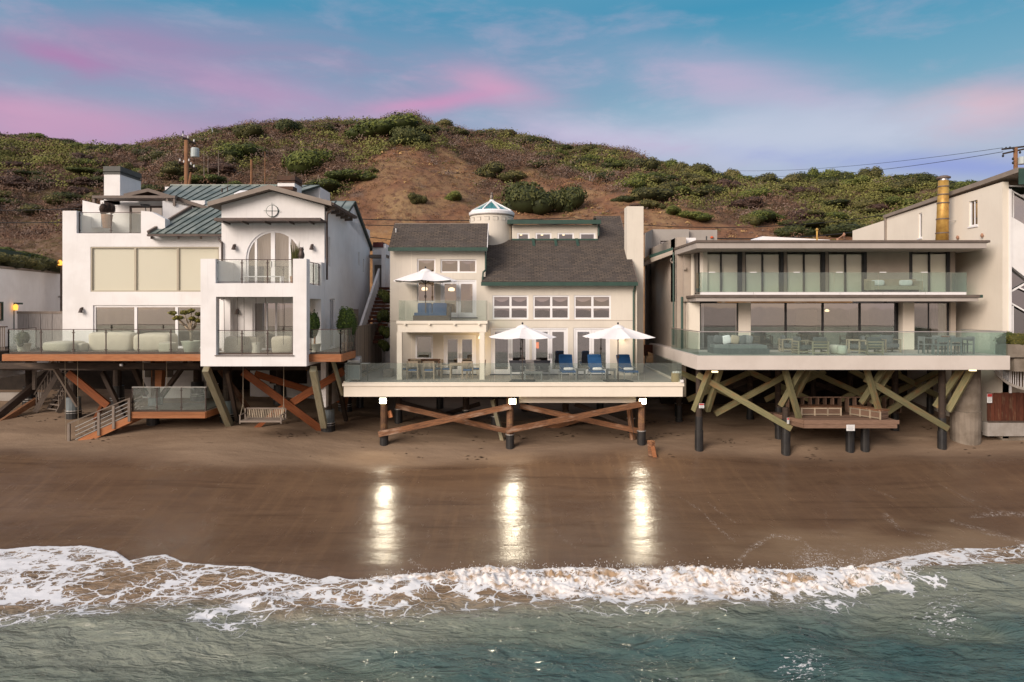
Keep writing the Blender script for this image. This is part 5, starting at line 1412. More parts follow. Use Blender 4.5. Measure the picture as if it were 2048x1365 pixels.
part('low_wall', MB().box(X(-60, 39), X(82, 39), 39, 39.25, 2, Z(786, 39)), M['concrete'], LH)
part('deck_light', MB().lathe(P(243, 729, 32.4), [(0.02, -.1), (.1, -.08), (.1, .02), (.03, .08)], 10), M['steel'], LH)
part('deck_light', MB().lathe(P(62, 730, 33), [(0.02, -.1), (.1, -.08), (.1, .02), (.03, .08)], 10), M['steel'], LH)
for px in (130, 155, 286, 333, 413): part('tie_cable', MB().tube(P(px, 722, yD+1), P(px+(1 if px > 200 else 2), 880 if px < 200 else 775, yD+1.4), 0.012, n=5), M['rope'], LH)
# steep stair at the back left
SB = thing('beach_stair', P(100, 826, 36.5), 'dim timber stair with slatted sides under the left end of the white house deck', 'stair')
stairs(SB, (X(88, 36.4), 36.6, sand_at(-25, 36.5)-.05), (X(135, 37.6), 37.4, zf-1.2), (0.9, -0.5, 0), 10, M['greywood'], t=0.05)
for (a, b, D) in (((70, 824), (121, 738), 36.2), ((116, 826), (150, 760), 36.0)):
    timber('stringer', P(*a, D), P(*b, D+.6), 0.10, 0.24, M['greywood'], SB)
    timber('handrail', P(a[0]-2, a[1]-34, D), P(b[0]-2, b[1]-30, D+.6), 0.05, 0.06, M['greywood'], SB)
    for k in range(9):
        t = (k+.5)/9; p = P(a[0]+(b[0]-a[0])*t, a[1]+(b[1]-a[1])*t, D+.6*t); part('baluster', MB().box(p.x-.02, p.x+.02, p.y-.02, p.y+.02, p.z, p.z+0.8), M['greywood'], SB)
# --- lower landing with glass rail and the stair to the sand
PL = thing('lower_landing', P(335, 862, 33.5), 'small cedar landing with glass rail and stair under the white house', 'deck')
yP = 33.0; zP = Z(824, yP); px0, px1 = X(259, yP), X(411, yP)
part('landing_deck', MB().prism([(px0, yP+.05, zP-.12), (px1, yP+.05, zP-.12), (X(438, 34.6), 34.6, zP-.12), (X(438, 34.6), 36, zP-.12), (px0, 36, zP-.12)], (0, 0, .12)), M['greywood'], PL)
timber('fascia_board', (px0, yP, zP-0.075), (px1, yP, zP-0.075), 0.07, 0.15, M['cedar'], PL)
timber('fascia_board', (px0, yP, zP-0.235), (px1, yP, zP-0.235), 0.07, 0.15, M['cedar'], PL)
timber('fascia_board', (px1, yP, zP-0.15), (X(441, 34.6), 34.6, zP-0.15), 0.07, 0.31, M['cedar'], PL)
railing(PL, [(px0+.1, yP+.08, zP), (px1-.02, yP+.08, zP), (X(436, 34.6), 34.6, zP)], Z(775, yP)-zP, 1.15, gm=M['rail_glass'], topm=M['band'])
a = P(262, 838, 33.0); b = Vector((X(160, 32.4), 32.4, sand_at(X(160, 32.4), 32.4)-.1))
for dy in (0, 1.05):
    timber('stringer', a+Vector((0, dy, 0)), b+Vector((0, dy, 0)), 0.09, 0.32, M['cedar'], PL)
nst = 9
for i in range(nst):
    t = (i+.5)/nst; p = a.lerp(b, t); part('step', MB().box(p.x-.15, p.x+.15, p.y+.045, p.y+1.0, p.z+.06, p.z+.10), M['cedar'], PL)
for t, D in ((0.02, 33.0), (0.33, 32.8), (0.62, 32.6)):
    p = a.lerp(b, t); timber('rail_post', p+Vector((0, -.06, -.1)), p+Vector((0, -.06, 1.0)), 0.08, 0.12, M['greywood'], PL)
e = Vector((X(138, 32.3), 32.3, 0)); e.z = sand_at(e.x, 32.3)
timber('rail_post', e+Vector((0, 0, -.3)), e+Vector((0, 0, .8)), 0.09, 0.11, M['greywood'], PL)
timber('rail_post', e+Vector((.55, 1.1, -.3)), e+Vector((.55, 1.1, .7)), 0.09, 0.11, M['greywood'], PL)
timber('handrail', a+Vector((0, -.06, 1.02)), e+Vector((-.05, 0, .82)), 0.10, 0.05, M['greywood'], PL)
for k in (0.25, 0.45, 0.65, .84): timber('rail_pipe', a+Vector((0, -.06, k+.0)), e+Vector((0.3, 0, k-.18)), 0.03, 0.03, M['band'], PL)
for k in (0.25, 0.45, 0.65, .84, 1.02): timber('rail_pipe', a+Vector((0, 1.1, k)), e+Vector((.55, 1.1, k-.25)), 0.03, 0.03, M['greywood'], PL)
for px, D in ((306, 34.4), (324, 35.6)):
    gx, gy, gz = g0(px, D); part('landing_pile', MB().tube((gx, gy, gz), (gx, gy, zP-.12), .3, .3, 16), M['sleeve'], PL)
br('landing_brace', (254, 842), 34.5, (288, 866), 34.8, .1, .2, 'redwood', PL)
# --- swing bench
SG = thing('swing_bench', P(522, 850, 32), 'slatted wooden swing bench hanging on ropes under the boxed balcony tower', 'bench')
ySw = 32.0; sx0, sx1 = X(481, ySw), X(563, ySw); zs = Z(842, ySw)
sw = SG
for i in range(7): timber('seat_slat', (sx0, ySw-.05+i*.085, zs+.0), (sx1, ySw-.05+i*.085, zs+.0), 0.06, 0.025, M['greywood'], sw)
part('seat_frame', MB().box(sx0, sx1, ySw-.09, ySw-.06, zs-.06, zs+.02).box(sx0, sx1, ySw+.5, ySw+.54, zs-.06, zs-.015), M['greywood'], sw)
for i in range(21):
    x = sx0+.12+(sx1-sx0-.24)*i/20; part('back_slat', MB().prism([(x-.022, ySw+.48, zs+.06), (x+.022, ySw+.48, zs+.06), (x+.022, ySw+.62, zs+.46), (x-.022, ySw+.62, zs+.46)], (0, .02, 0)), M['teak'], sw)
timber('back_rail', (sx0+.05, ySw+.63, zs+.49), (sx1-.05, ySw+.63, zs+.49), .05, .07, M['greywood'], sw)
timber('back_rail', (sx0+.05, ySw+.48, zs+.05), (sx1-.05, ySw+.48, zs+.05), .05, .05, M['greywood'], sw)
for x in (sx0, sx1):
    part('armrest', MB().box(x-.035, x+.035, ySw-.1, ySw+.6, zs+.26, zs+.29).box(x-.03, x+.03, ySw-.08, ySw-.02, zs-.12, zs+.26).box(x-.03, x+.03, ySw+.56, ySw+.62, zs-.05, zs+.5), M['greywood'], sw)
    part('rope', MB().tube((x, ySw+.0, zs+.28), (x+.02, ySw+.25, zs+.75), .012, n=5).tube((x, ySw+.55, zs+.28), (x+.02, ySw+.25, zs+.75), .012, n=5).tube((x+.02, ySw+.25, zs+.75), (x+.02, ySw+.25, zb), .014, n=5), M['rope'], sw)
# ------------------------------------------------------------------ middle house: cream stucco, shingle roofs, turret
CH = thing('cream_shingled_house', (0, 38, 1.8), 'cream beach house with dark shingle roofs, round turret, tall chimney and glass railed front deck', 'house')
SCm, TC = M['stucco_cream'], M['trim_cream']
yC = 36.3; zd = HC - 155*32.3/F              # deck level 4.73
zd = round(zd, 3)
T = faceM(0, yC, 0)
cx0, cxm, cx1 = X(780, yC), X(971, yC), X(1272, yC)
zL = Z(500, yC); zR = Z(568, yC)
zu2 = Z(637, yC)                             # upper floor
def R(pxa, pxb, pyt, pyb): return (X(pxa, yC), X(pxb, yC), Z(pyb, yC), Z(pyt, yC))
w_ul = R(834, 871, 518, 546); w_ur = R(881, 953, 519, 546); w_ml = R(834, 871, 558, 605); d_u = R(881, 953, 560, 637)
w_pl = R(831, 866, 671, 719); d_p = R(887, 952, 671, 750.5)
tri = [R(985, 1057, 591, 639), R(1066, 1139, 591, 639), R(1148, 1222, 591, 639)]
drs = [R(982, 1059, 656, 750.5), R(1064, 1136, 656, 750.5), R(1147, 1220, 656, 750.5)]
for q in (d_p, *drs): pass
holes = [w_ul, w_ur, w_ml, d_u, w_pl, d_p] + tri + drs
mb = MB(T); wall_holes(mb, cx0, cxm, zd-.05, zL, 0.25, [h for h in holes if h[1] < cxm]); part('wall', mb, SCm, CH)
mb = MB(T); wall_holes(mb, cxm, cx1, zd-.05, zR, 0.25, [h for h in holes if h[0] > cxm]); part('wall', mb, SCm, CH)
part('wall', MB().box(cx0, cx0+.25, yC+.25, 46, zd-.6, zL), SCm, CH)
part('wall', MB().box(cx1-.25, cx1, yC+.25, 46, zd-.6, zR), SCm, CH)
part('wall', MB().prism([(cxm-.25, yC+.25, zR-.5), (cxm-.25, 38.6, zR-.5), (cxm-.25, 38.0, Z(448, 37.6)), (cxm-.25, 37.6, Z(448, 37.6)), (cxm-.25, yC+.25, zL+.1)], (.25, 0, 0)), SCm, CH)
# control joints in the stucco
part('wall_joint', MB(T).box(X(823, yC)-.012, X(823, yC)+.012, -.006, 0.001, zd, zL), M['trim_cream'], CH)
part('wall_joint', MB(T).box(cxm+.1, cx1-.1, -.008, 0.001, Z(642, yC), Z(641, yC)), M['stucco_tan'], CH)
part('wall_joint', MB(T).box(cx0, X(795, yC), -.008, 0.001, Z(643, yC), Z(642, yC)), M['stucco_tan'], CH)
# windows
mid = lambda h: (h[0]+h[1])/2
for h in (w_ul, w_ur): window(CH, T, *h, cols=([mid(h)] if h is w_ur else ()), fw=0.075, mw=.11, gm=M['window_glass'])
window(CH, T, *w_ml, fw=0.075, gm=M['window_glass'])
window(CH, T, *w_pl, fw=0.085, gm=M['window_mirror'], proud=.08)
for h in tri: window(CH, T, *h, cols=[mid(h)], rows=[(h[2]+h[3])/2], fw=0.09, mw=.12, inset=0.03)
french_door(CH, T, *d_u); french_door(CH, T, *d_p, gm=M['window_mirror'])
for h in drs: french_door(CH, T, *h, gm=M['window_mirror'])
# scalloped roman shades in the high windows
def shade(h, drop, wv=0.10, m=None):
    pts = [(h[0]+.02, h[3]-.02), (h[1]-.02, h[3]-.02)]; n = 12; low = []
    for i in range(n+1):
        t = i/n; low.append((h[1]-.02-(h[1]-h[0]-.04)*t, h[3]-drop-wv*math.sin(math.pi*t)))
    q = [(a, 0.15, b) for a, b in pts + low]
    return MB(T).prism(q, (0, .03, 0))
for h in tri:
    a, b = (h[0], mid(h)), (mid(h), h[1])
    for (p, q) in (a, b):
        part('roman_shade', shade((p+.08, q-.08, 0, h[3]-.05), 0.16, .14), M['shade_mauve'], CH)
        part('roman_shade', shade((p+.08, q-.08, 0, mid((h[2], h[3]))-.05), 0.14, -.05), M['shade_mauve'], CH)
for h in (w_ul, (w_ur[0], mid(w_ur), w_ur[2], w_ur[3]), (mid(w_ur), w_ur[1], w_ur[2], w_ur[3])):
    part('roman_shade', shade((h[0]+.15, h[1]-.15, 0, h[3]-.07), 0.05, .12), M['shade_mauve'], CH)
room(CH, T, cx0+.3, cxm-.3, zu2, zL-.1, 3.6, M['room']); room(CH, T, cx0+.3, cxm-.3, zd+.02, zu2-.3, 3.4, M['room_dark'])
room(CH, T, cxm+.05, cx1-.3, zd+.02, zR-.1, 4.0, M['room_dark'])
def lamp_in(p, r, power, name='lamp', m='warm_bulb', col=(1, .75, .45)):
    o = part(name, MB().lathe(p, [(r*.5, -r*.6), (r, -r*.5), (r, r*.3), (r*.3, r*.6)], 12), M[m], CH, smooth=True)
    return o
lamp_in(P(849, 578, yC+1.6), .16, 0); lamp_in(P(903, 579, yC+1.6), .17, 0); lamp_in(P(903, 567, yC+2.4), .08, 0)
lamp_in(P(1012, 578, 38), .1, 0)
for px in (1042, 1084, 1127): lamp_in(P(px, 470, 39.9), .07, 0, 'ceiling_light')
part('lantern', MB().box(X(1074, 37.3)-.1, X(1074, 37.3)+.1, 37.2, 37.4, Z(697, 37.3), Z(685, 37.3)), M['lcd_orange'], CH)
def point(name, p, e, col, r=.1, spot=None, aim=None):
    l = bpy.data.lights.new(name, 'SPOT' if spot else 'POINT'); l.energy = e; l.color = col; l.shadow_soft_size = r
    if spot: l.spot_size = math.radians(spot); l.spot_blend = 0.8
    o = bpy.data.objects.new(name, l); COL.objects.link(o); o.location = p
    if aim is not None: o.rotation_euler = (Vector(aim)-Vector(p)).to_track_quat('-Z', 'Y').to_euler()
    return o
point('upstairs_lamp', P(875, 575, yC+1.7), 30, (1, .70, .42), .15)
# porch and balcony
yB = 34.1; bx0, bx1 = X(795, yB), X(973, yB)
zc0, zc1 = Z(648, yB), Z(642, yB)
part('balcony_floor', MB().box(bx0+.02, bx1-.02, yB+.02, yC, zc0-.05, zc1-.02), M['balcony_floor'], CH)
part('balcony_cap', MB().box(bx0-.05, bx1+.05, yB-.06, yB+.1, zc0, zc1), TC, CH)
part('balcony_beam', MB().box(bx0, bx1-.02, yB, yB+.28, Z(665, yB), zc0-.001), TC, CH)
part('balcony_beam', MB().box(bx0, bx0+.24, yB+.281, yC, Z(665, yB), zc0-.051), TC, CH)
part('balcony_beam', MB().box(bx1-.26, bx1-.02, yB+.281, yC, Z(665, yB), zc0-.051), TC, CH)
part('porch_ceiling', MB().box(bx0+.24, bx1-.26, yB+.28, yC, Z(665, yB)+.02, Z(665, yB)+.06), TC, CH)
for px in (810, 859, 909, 958): part('scupper', MB().tube((X(px, yB), yB-.12, Z(649, yB)), (X(px, yB), yB+.02, Z(649, yB)), .055, n=8), TC, CH)
for px in (798.5, 964): part('porch_column', MB().box(X(px, yB)-.125, X(px, yB)+.125, yB+.01, yB+.26, zd, Z(665, yB)-.001), TC, CH)
railing(CH, [(bx0+.06, yC-.05, zc1-.03), (bx0+.06, yB+.06, zc1-.03), (bx1-.02, yB+.06, zc1-.03), (bx1-.02, yC-.05, zc1-.03)], Z(600, yB)-zc1, 1.5, frameless=True, top=False, base=-.03, gap=.012, pm=TC)
part('porch_light', MB().lathe(P(960, 675, 35.8), [(.03, .1), (.09, -.04), (.06, -.09)], 10), M['warm_bulb'], CH)
point('porch_lamp', P(957, 684, 35.4), 16, (1, .72, .4), .1)
wl = part('wall_lamp', MB().lathe((X(1247, 36), 36.12, Z(674, 36)), [(.05, .12), (.13, .0), (.13, -.03)], 12), M['white_paint'], CH)
part('lamp_glow_lens', MB().lathe((X(1247, 36), 36.12, Z(676, 36)), [(.10, -.03), (.06, -.08), (.02, -.1)], 12), M['warm_bulb'], wl)
point('wall_lamp_light', P(1247, 683, 35.9), 3.5, (1, .74, .45), .06)
# roofs
def slab_roof(name, x0, x1, ya, za, yb, zb, th=0.14, parent=CH, m=None):
    return part(name, MB().prism([(x0, ya, za), (x1, ya, za), (x1, yb, zb), (x0, yb, zb)], (0, 0, th)), m or M['shingle'], parent)
yl1 = 37.6; zl1 = Z(448, yl1)
r1 = slab_roof('roof', X(778, 36), X(974, 36.0), 35.95, zL-.02, yl1, zl1-.14)
part('gutter', MB().box(X(777, 36), X(975, 36), 35.82, 35.95, zL-.10, zL+.09), M['green_trim'], r1)
part('ridge_trim', MB().box(X(790, yl1), X(974, 36)+.01, yl1, yl1+.06, zl1-.05, zl1+.03), M['fascia_grey'], r1)
part('edge_flashing', MB().prism([(X(974, 36)+.002, 35.95, zL), (X(974, 36)+.002, yl1, zl1-.1), (X(974, 36)+.002, yl1, zl1+.03), (X(974, 36)+.002, 35.95, zL+.14)], (.03, 0, 0)), M['white_paint'], r1)
slab_roof('roof', X(790, yl1), X(974, 36), 40.5, zl1-1.2, yl1+.06, zl1-.14)
zr0 = zR-.02; sl = 0.73
def rz(y): return zr0 + (y-35.95)*sl
xe0, xe1 = X(963, 35.95), X(1274, 35.95)
ytop = 41.7
r2 = part('roof', MB().prism([(xe0, 35.95, zr0), (xe1, 35.95, zr0), (xe1, ytop, rz(ytop)), (X(1195, 41), ytop, rz(ytop)), (X(1195, 39.4)+.02, 39.4, rz(39.4)), (X(1195, 39.4)+.02, 39.41, rz(39.4)), (cxm+.01, 39.41, rz(39.41)), (cxm+.01, 36.6, rz(36.6)), (xe0, 36.6, rz(36.6))], (0, 0, .14)), M['shingle'], CH)
part('gutter', MB().box(xe0-.02, xe1+.03, 35.82, 35.95, zr0-.10, zr0+.10), M['green_trim'], r2)
part('verge_board', MB().prism([(xe1+.002, 35.95, zr0-.02), (xe1+.002, ytop, rz(ytop)-.02), (xe1+.002, ytop, rz(ytop)+.15), (xe1+.002, 35.95, zr0+.15)], (.04, 0, 0)), M['bronze_trim'], r2)
slab_roof('roof', X(1190, 41), xe1, 44.5, rz(ytop)-1.5, ytop+.002, rz(ytop))
part('downspout', MB().path([(X(1270.5, 36), 35.98, zr0-.1), (X(1269, 36), 36.24, zr0-.4), (X(1269, 36), 36.24, zd+.1)], .055), M['green_trim'], CH)
part('downspout', MB().path([(X(971, 36), 36.22, zL-.1), (X(971, 36), 36.22, Z(540, 36)), (X(966, 36), 36.1, Z(545, 36)), (X(965, 36), 36.1, Z(566, 36))], .05), M['green_trim'], CH)
part('corner_board', MB().box(cx1-.0, cx1+.02, 36.15, 36.55, zd, zr0-.1), TC, CH)
part('roof_vent', MB().tube(P(792, 470, 37), P(792, 457, 37), .04).lathe(P(792, 470, 37), [(.22, -.05), (.05, .06)], 10), M['steel'], CH)
part('roof_vent', MB().box(X(851, 36.6), X(860, 36.6), 36.4, 36.65, Z(492, 36.6), Z(488, 36.6)), M['stucco_tan'], CH)
# dormer
yd = 39.4; dx0_, dx1_ = X(1024, yd), X(1195, yd)
dw = [(X(a, yd), X(b, yd), Z(487, yd), Z(466, yd)) for a, b in ((1034, 1059), (1071, 1103), (1115, 1148), (1159, 1191))]
mb = MB(faceM(0, yd, 0)); wall_holes(mb, dx0_, dx1_, rz(yd)-.1, Z(450, yd), .2, dw); part('dormer_wall', mb, SCm, CH)
part('dormer_wall', MB().prism([(dx1_-.2, yd+.2, rz(yd)-.1), (dx1_-.2, ytop+.3, rz(yd)-.1), (dx1_-.2, ytop+.3, Z(450, yd)), (dx1_-.2, yd+.2, Z(450, yd))], (.2, 0, 0)), SCm, CH)
for h in dw: window(CH, faceM(0, yd, 0), *h, fw=.09, sill=True, inset=.02)
room(CH, faceM(0, yd, 0), dx0_+.1, dx1_-.25, rz(yd)-.1, Z(450, yd)-.05, 1.8, M['room'])
dr = part('dormer_roof', MB().prism([(dx0_-.25, yd-.35, Z(449, yd)), (dx1_+.12, yd-.35, Z(449, yd)), (dx1_+.12, 42.6, Z(449, yd)+.5), (dx0_-.25, 42.6, Z(449, yd)+.5)], (0, 0, .12)), M['seam'], CH)
part('gutter', MB().box(dx0_-.27, dx1_+.14, yd-.47, yd-.35, Z(449, yd)-.03, Z(442, yd)), M['green_trim'], dr)
part('downspout', MB().path([(dx1_+.06, yd-.3, Z(449, yd)), (dx1_+.06, yd-.08, Z(455, yd)), (dx1_+.06, yd-.08, Z(472, yd))], .04), M['green_trim'], dr)
part('dormer_sill', MB().box(dx0_, dx1_, yd-.06, yd-.003, rz(yd)+.10, rz(yd)+.2), M['green_trim'], CH)
for px in (1066, 1110, 1153): part('dormer_bracket', MB().prism([(X(px, yd)-.08, yd-.04, Z(477, yd)), (X(px, yd)+.08, yd-.04, Z(477, yd)), (X(px, yd)+.12, yd-.45, Z(492, yd)), (X(px, yd)-.04, yd-.45, Z(492, yd))], (0, -.1, -.05)), M['green_trim'], CH)
# turret
yt, rt = 40.2, 1.28; tcx = X(983.5, yt); zt = Z(420, yt-rt)
part('turret_wall', MB().lathe((tcx, yt, 0), [(rt, 9), (rt, zt-.45), (rt-.001, zt-.44), (rt, zt-.18)], 48), SCm, CH, smooth=False)
part('turret_ring', MB().lathe((tcx, yt, zt-.16), [(rt+.03, -.04), (rt+.06, 0), (rt+.06, .14), (rt+.02, .16)], 48), M['white_paint'], CH)
part('turret_ring', MB().lathe((tcx, yt, zt-.24), [(rt+.015, -.02), (rt+.04, .0), (rt+.04, .03), (rt+.01, .035)], 48), M['fascia_grey'], CH)
for i in range(16):
    an = 2*math.pi*(i+.5)/16; Mx = Matrix.Translation((tcx, yt, zt-.48)) @ Matrix.Rotation(an, 4, 'Z')
    sr = part('slot_recess', MB(Mx).box(rt-.02, rt+.006, -.155, .155, -.10, .11), M['fascia_grey'], CH)
    part('slot_plate', MB(Mx).box(rt+.006, rt+.012, -.155, .12, -.10, .085), SCm, sr)
pk_ = Vector((tcx, yt, Z(402, yt)))
n8 = 8; rk = rt-.05; zk = zt
sky_ = part('skylight_ring', MB().lathe((tcx, yt, zk), [(rt+.02, 0), (rt-.05, .07)], 48), M['white_paint'], CH)
for i in range(n8):
    a0, a1 = 2*math.pi*(i+.5)/n8, 2*math.pi*(i+1.5)/n8
    p, q = Vector((tcx+rk*math.cos(a0), yt+rk*math.sin(a0), zk+.05)), Vector((tcx+rk*math.cos(a1), yt+rk*math.sin(a1), zk+.05))
    c = (p+q+pk_)/3
    part('skylight_pane', MB().add([p, q, pk_], [(0,1,2)]), M['teal_glass'], sky_)
    part('skylight_bar', MB().beam(p+Vector((0,0,.02)), pk_+Vector((0,0,.02)), .09, .07), M['white_paint'], sky_)
part('skylight_cap', MB().lathe(tuple(pk_), [(.16, -.06), (.13, .05), (.03, .08)], 12), M['white_paint'], sky_)
# chimney
yk = 37.7
ck = part('chimney', MB().box(X(1254, yk), X(1287, yk), yk, yk+.9, zd, Z(413, yk)), SCm, CH)
part('chimney_cap', MB().lathe((X(1270, yk+.4), yk+.4, Z(413, yk)), [(.24, 0), (.22, .08), (.34, .10), (.30, .17), (.1, .22)], 16), M['rust'], ck)
# deck: stone tiles on a boxed frame
yF2 = 32.3; ex0, ex1 = X(686, yF2), X(1367, yF2)
part('deck_slab', MB().box(ex0+.05, ex1-.05, yF2+.08, yC+.2, zd-.3, zd-.035), M['concrete'], CH)
part('deck_slab', MB().box(ex0+.05, cx0, yC+.2, 45, zd-.3, zd-.035), M['concrete'], CH)
part('deck_slab', MB().box(cx1, ex1-.05, yC+.2, 45, zd-.3, zd-.035), M['concrete'], CH)
tilem = []
nt = 0; tw = .62
ix = 0; x = ex0+.12
TM = {}
while x < ex1-.2 and nt < 290:
    w = min(tw, ex1-.12-x); y = yF2+.22; j = 0
    while y < yC-.05:
        h = min(tw, yC-.02-y)
        key = (round(w, 2), round(h, 2))
        if key not in TM:
            me = bpy.data.meshes.new('tile'); q = MB().box(0, w-.012, 0, h-.012, -.03, 0); me.from_pydata(q.v, [], q.f); me.materials.append(M['tile']); TM[key] = me
        o = link('tile', TM[key], CH); o.location = Vector((x, y, zd)) - CH.location; nt += 1
        y += tw
    x += tw
mb = MB()
for (a, b) in ((ex0+.12, cx0-.02), (cx1+.3, ex1-.12)):
    x = a
    while x < b-.1:
        y = yC
        while y < 43.5: mb.box(x, min(x+tw, b)-.012, y, y+tw-.012, zd-.03, zd); y += tw
        x += tw
tag(part('side_tiles', mb, M['tile'], CH), kind='stuff')
part('deck_fascia', MB().box(ex0+.03, ex1-.03, yF2+.03, yF2+.1, Z(794, yF2), Z(773, yF2)), TC, CH)
part('deck_cap', MB().box(ex0-.03, ex1+.03, yF2-.02, yF2+.2, Z(773, yF2), Z(767, yF2)), TC, CH)
part('deck_fascia', MB().box(ex0+.03, ex0+.1, yF2+.101, 44, Z(794, yF2), zd+.02), TC, CH)
part('deck_cap', MB().box(ex0-.03, ex0+.12, yF2+.201, 44, zd+.021, zd+.09), TC, CH)
part('deck_fascia', MB().box(ex1-.1, ex1-.03, yF2+.101, 44, Z(794, yF2), zd+.02), TC, CH)
part('deck_cap', MB().box(ex1-.12, ex1+.03, yF2+.201, 44, zd+.021, zd+.09), TC, CH)
part('ledger_beam', MB().box(X(1038, 33), X(1272, 33), 33.0, 33.3, Z(806, 33), Z(792, 33)), TC, CH)
railing(CH, [(ex0+.06, 40, zd+.05), (ex0+.06, yF2+.1, zd+.05), (ex1-.06, yF2+.1, zd+.05), (ex1-.06, 41, zd+.05)], Z(727, yF2)-zd-.05, 1.78, frameless=True, top=False, base=-.03, gap=.008, pm=TC)
part('corner_block', MB().box(ex1-.14, ex1+.0, yF2+.0, yF2+.14, zd+.06, zd+.18), M['white_paint'], CH)
# step box by the side door, lattice and gate down the side passages
part('step_box', MB().box(X(767, 35.4), X(784, 35.4), 35.3, 36.1, zd, zd+.38), M['greywood'], CH)
part('gate', MB().box(X(1288, 41), X(1326, 41), 41, 41.08, Z(712, 41), Z(690, 41)), M['fence_red'], CH)
for i in range(9):
    x0_ = X(1289, 40.9); part('lattice_slat', MB().beam((x0_+i*.12, 40.9, zd+.1), (x0_+i*.12+.5, 40.9, zd+.75), .02, .02).beam((x0_+i*.12+.5, 40.88, zd+.1), (x0_+i*.12, 40.88, zd+.75), .02, .02), M['oldred'], CH)
# --- understructure
def pl2(px, D, top=None, m='darkwood', r=.17, sl='sleeve', hs=1.15):
    gx, gy, gz = g0(px, D)
    pp = part('pile', MB().tube((gx, gy, gz), (gx, gy, top or zd-.3), r, r, 12), M[m], CH)
    part('pile_sleeve', MB().tube((gx, gy, gz-.1), (gx, gy, gz+.3+hs), r+.04, r+.035, 14), M[sl], pp)
    part('steel_band', MB().tube((gx, gy, gz+.30+hs), (gx, gy, gz+.34+hs), r+.05, r+.05, 14), M['band'], pp)
    return pp
for px in (768, 1020, 1283): pl2(px, 32.95, m='pilewood', hs=.62)
for px, D in ((797, 36.0), (932, 36.5), (990, 35.4), (1131, 36.0), (1262, 35.0), (1357, 38), (720, 39), (880, 39.5), (1050, 39.5), (1200, 39.5)): pl2(px, D, hs=.7)
def bc(p0, D0, p1, D1, w, h, m): return timber('brace', P(*p0, D0), P(*p1, D1), w, h, M[m], CH)
bc((757, 869), 32.65, (1022, 813), 32.65, .09, .27, 'oldred'); bc((1012, 862), 32.62, (1284, 808), 32.62, .09, .27, 'oldred')
bc((792, 812), 33.4, (1012, 862), 33.3, .09, .25, 'oldred'); bc((1040, 812), 33.4, (1276, 862), 33.3, .09, .25, 'oldred')
bc((1080, 862), 35.6, (1165, 838), 35.8, .1, .24, 'oldred'); bc((1150, 808), 35, (1262, 852), 34.7, .1, .24, 'darkwood')
bc((1040, 812), 36.5, (1125, 842), 36, .1, .24, 'darkwood'); bc((820, 850), 38, (960, 808), 38, .1, .24, 'darkwood'); bc((800, 805), 37, (930, 840), 37, .1, .24, 'darkwood')
bc((985, 800), 34.2, (1005, 882), 33.9, .12, .2, 'palewood'); bc((1258, 812), 33.8, (1266, 880), 33.6, .2, .2, 'oldred')
bc((778, 822), 33.1, (782, 835), 33.1, .2, .2, 'cedar')
for y in (34.5, 37, 39.5): part('girder', MB().box(ex0+.3, ex1-.3, y, y+.25, Z(794, yF2)-.05, zd-.31), M['darkwood'], CH)
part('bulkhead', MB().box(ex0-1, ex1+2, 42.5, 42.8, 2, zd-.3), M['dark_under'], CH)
for px, py in ((766, 802), (1025, 803), (1285, 803)):
    x, z = X(px, 32.65), Z(py, 32.65)
    fl = part('floodlight', MB().box(x-.16, x+.16, 32.62, 32.78, z-.13, z+.13).box(x-.03, x+.03, 32.78, 32.95, z-.03, z+.25), M['black_metal'], CH)
    part('floodlight_lens', MB().box(x-.155, x+.155, 32.60, 32.619, z-.125, z+.125), M['bulb'], fl)
    point('floodlight_beam', (x, 32.5, z), 270, (1.0, .88, .66), .08, spot=150, aim=(x, 22, .2))
part('lamp_cable', MB().path([P(1266, 812, 33), P(1262, 840, 33), P(1268, 870, 33)], .012), M['wire'], CH)

ST = thing('old_pile_stump', P(1305, 928, 31.6), 'rust orange split pile stump leaning out of the sand beside the right hand floodlit pile', 'stump')
zs_ = sand_at(X(1305, 31.8), 31.8)
part('stump_wood', MB().prism([(X(1300, 31.8)+dx, 31.8+dy, zs_-.3) for dx, dy in ((-.05, 0), (.15, -.05), (.32, .02), (.28, .2), (.02, .22))], (-.06, .12, .98)), M['oldred'], ST)
part('stump_splinter', MB().prism([(X(1308, 31.7), 31.66, zs_-.3), (X(1316, 31.7), 31.66, zs_-.3), (X(1313, 31.7), 31.8, zs_-.3)], (-.14, .1, .75)), M['cedar'], ST)

TB = thing('turret_bird', P(983, 402, 40.2), 'dark bird perched on the cap of the glass turret skylight', 'bird')
def bird(parent, b, s, m):
    part('body', MB().pillow((b[0], b[1], b[2]+.17*s), .09*s, .15*s, .17*s, 1.0, 12, 8), m, parent, smooth=True)
    part('head', MB().pillow((b[0]+.01, b[1]-.06*s, b[2]+.38*s), .06*s, .075*s, .07*s, 1.0, 10, 6).tube((b[0], b[1]-.1*s, b[2]+.38*s), (b[0], b[1]-.22*s, b[2]+.35*s), .02*s, .006*s, 6), m, parent, smooth=True)
    part('tail', MB().prism([(b[0]-.04*s, b[1]+.1*s, b[2]+.08*s), (b[0]+.04*s, b[1]+.1*s, b[2]+.08*s), (b[0]+.05*s, b[1]+.3*s, b[2]-.0*s), (b[0]-.05*s, b[1]+.3*s, b[2]-.0*s)], (0, 0, .03*s)), m, parent)
bird(TB, tuple(P(983, 401, 40.2)), 1.0, M['fascia_grey'])
OW = thing('owl_decoy', P(603, 518, 30.8), 'dark owl figure standing on the right parapet of the white balcony tower', 'owl figure')
b_ = (X(603, 30.8), 30.8, zp)
part('body', MB().lathe(b_, [(.06, 0), (.12, .06), (.14, .2), (.10, .34), (.09, .38), (.11, .42), (.09, .5), (.03, .53)], 14), M['bronze'], OW, smooth=True)
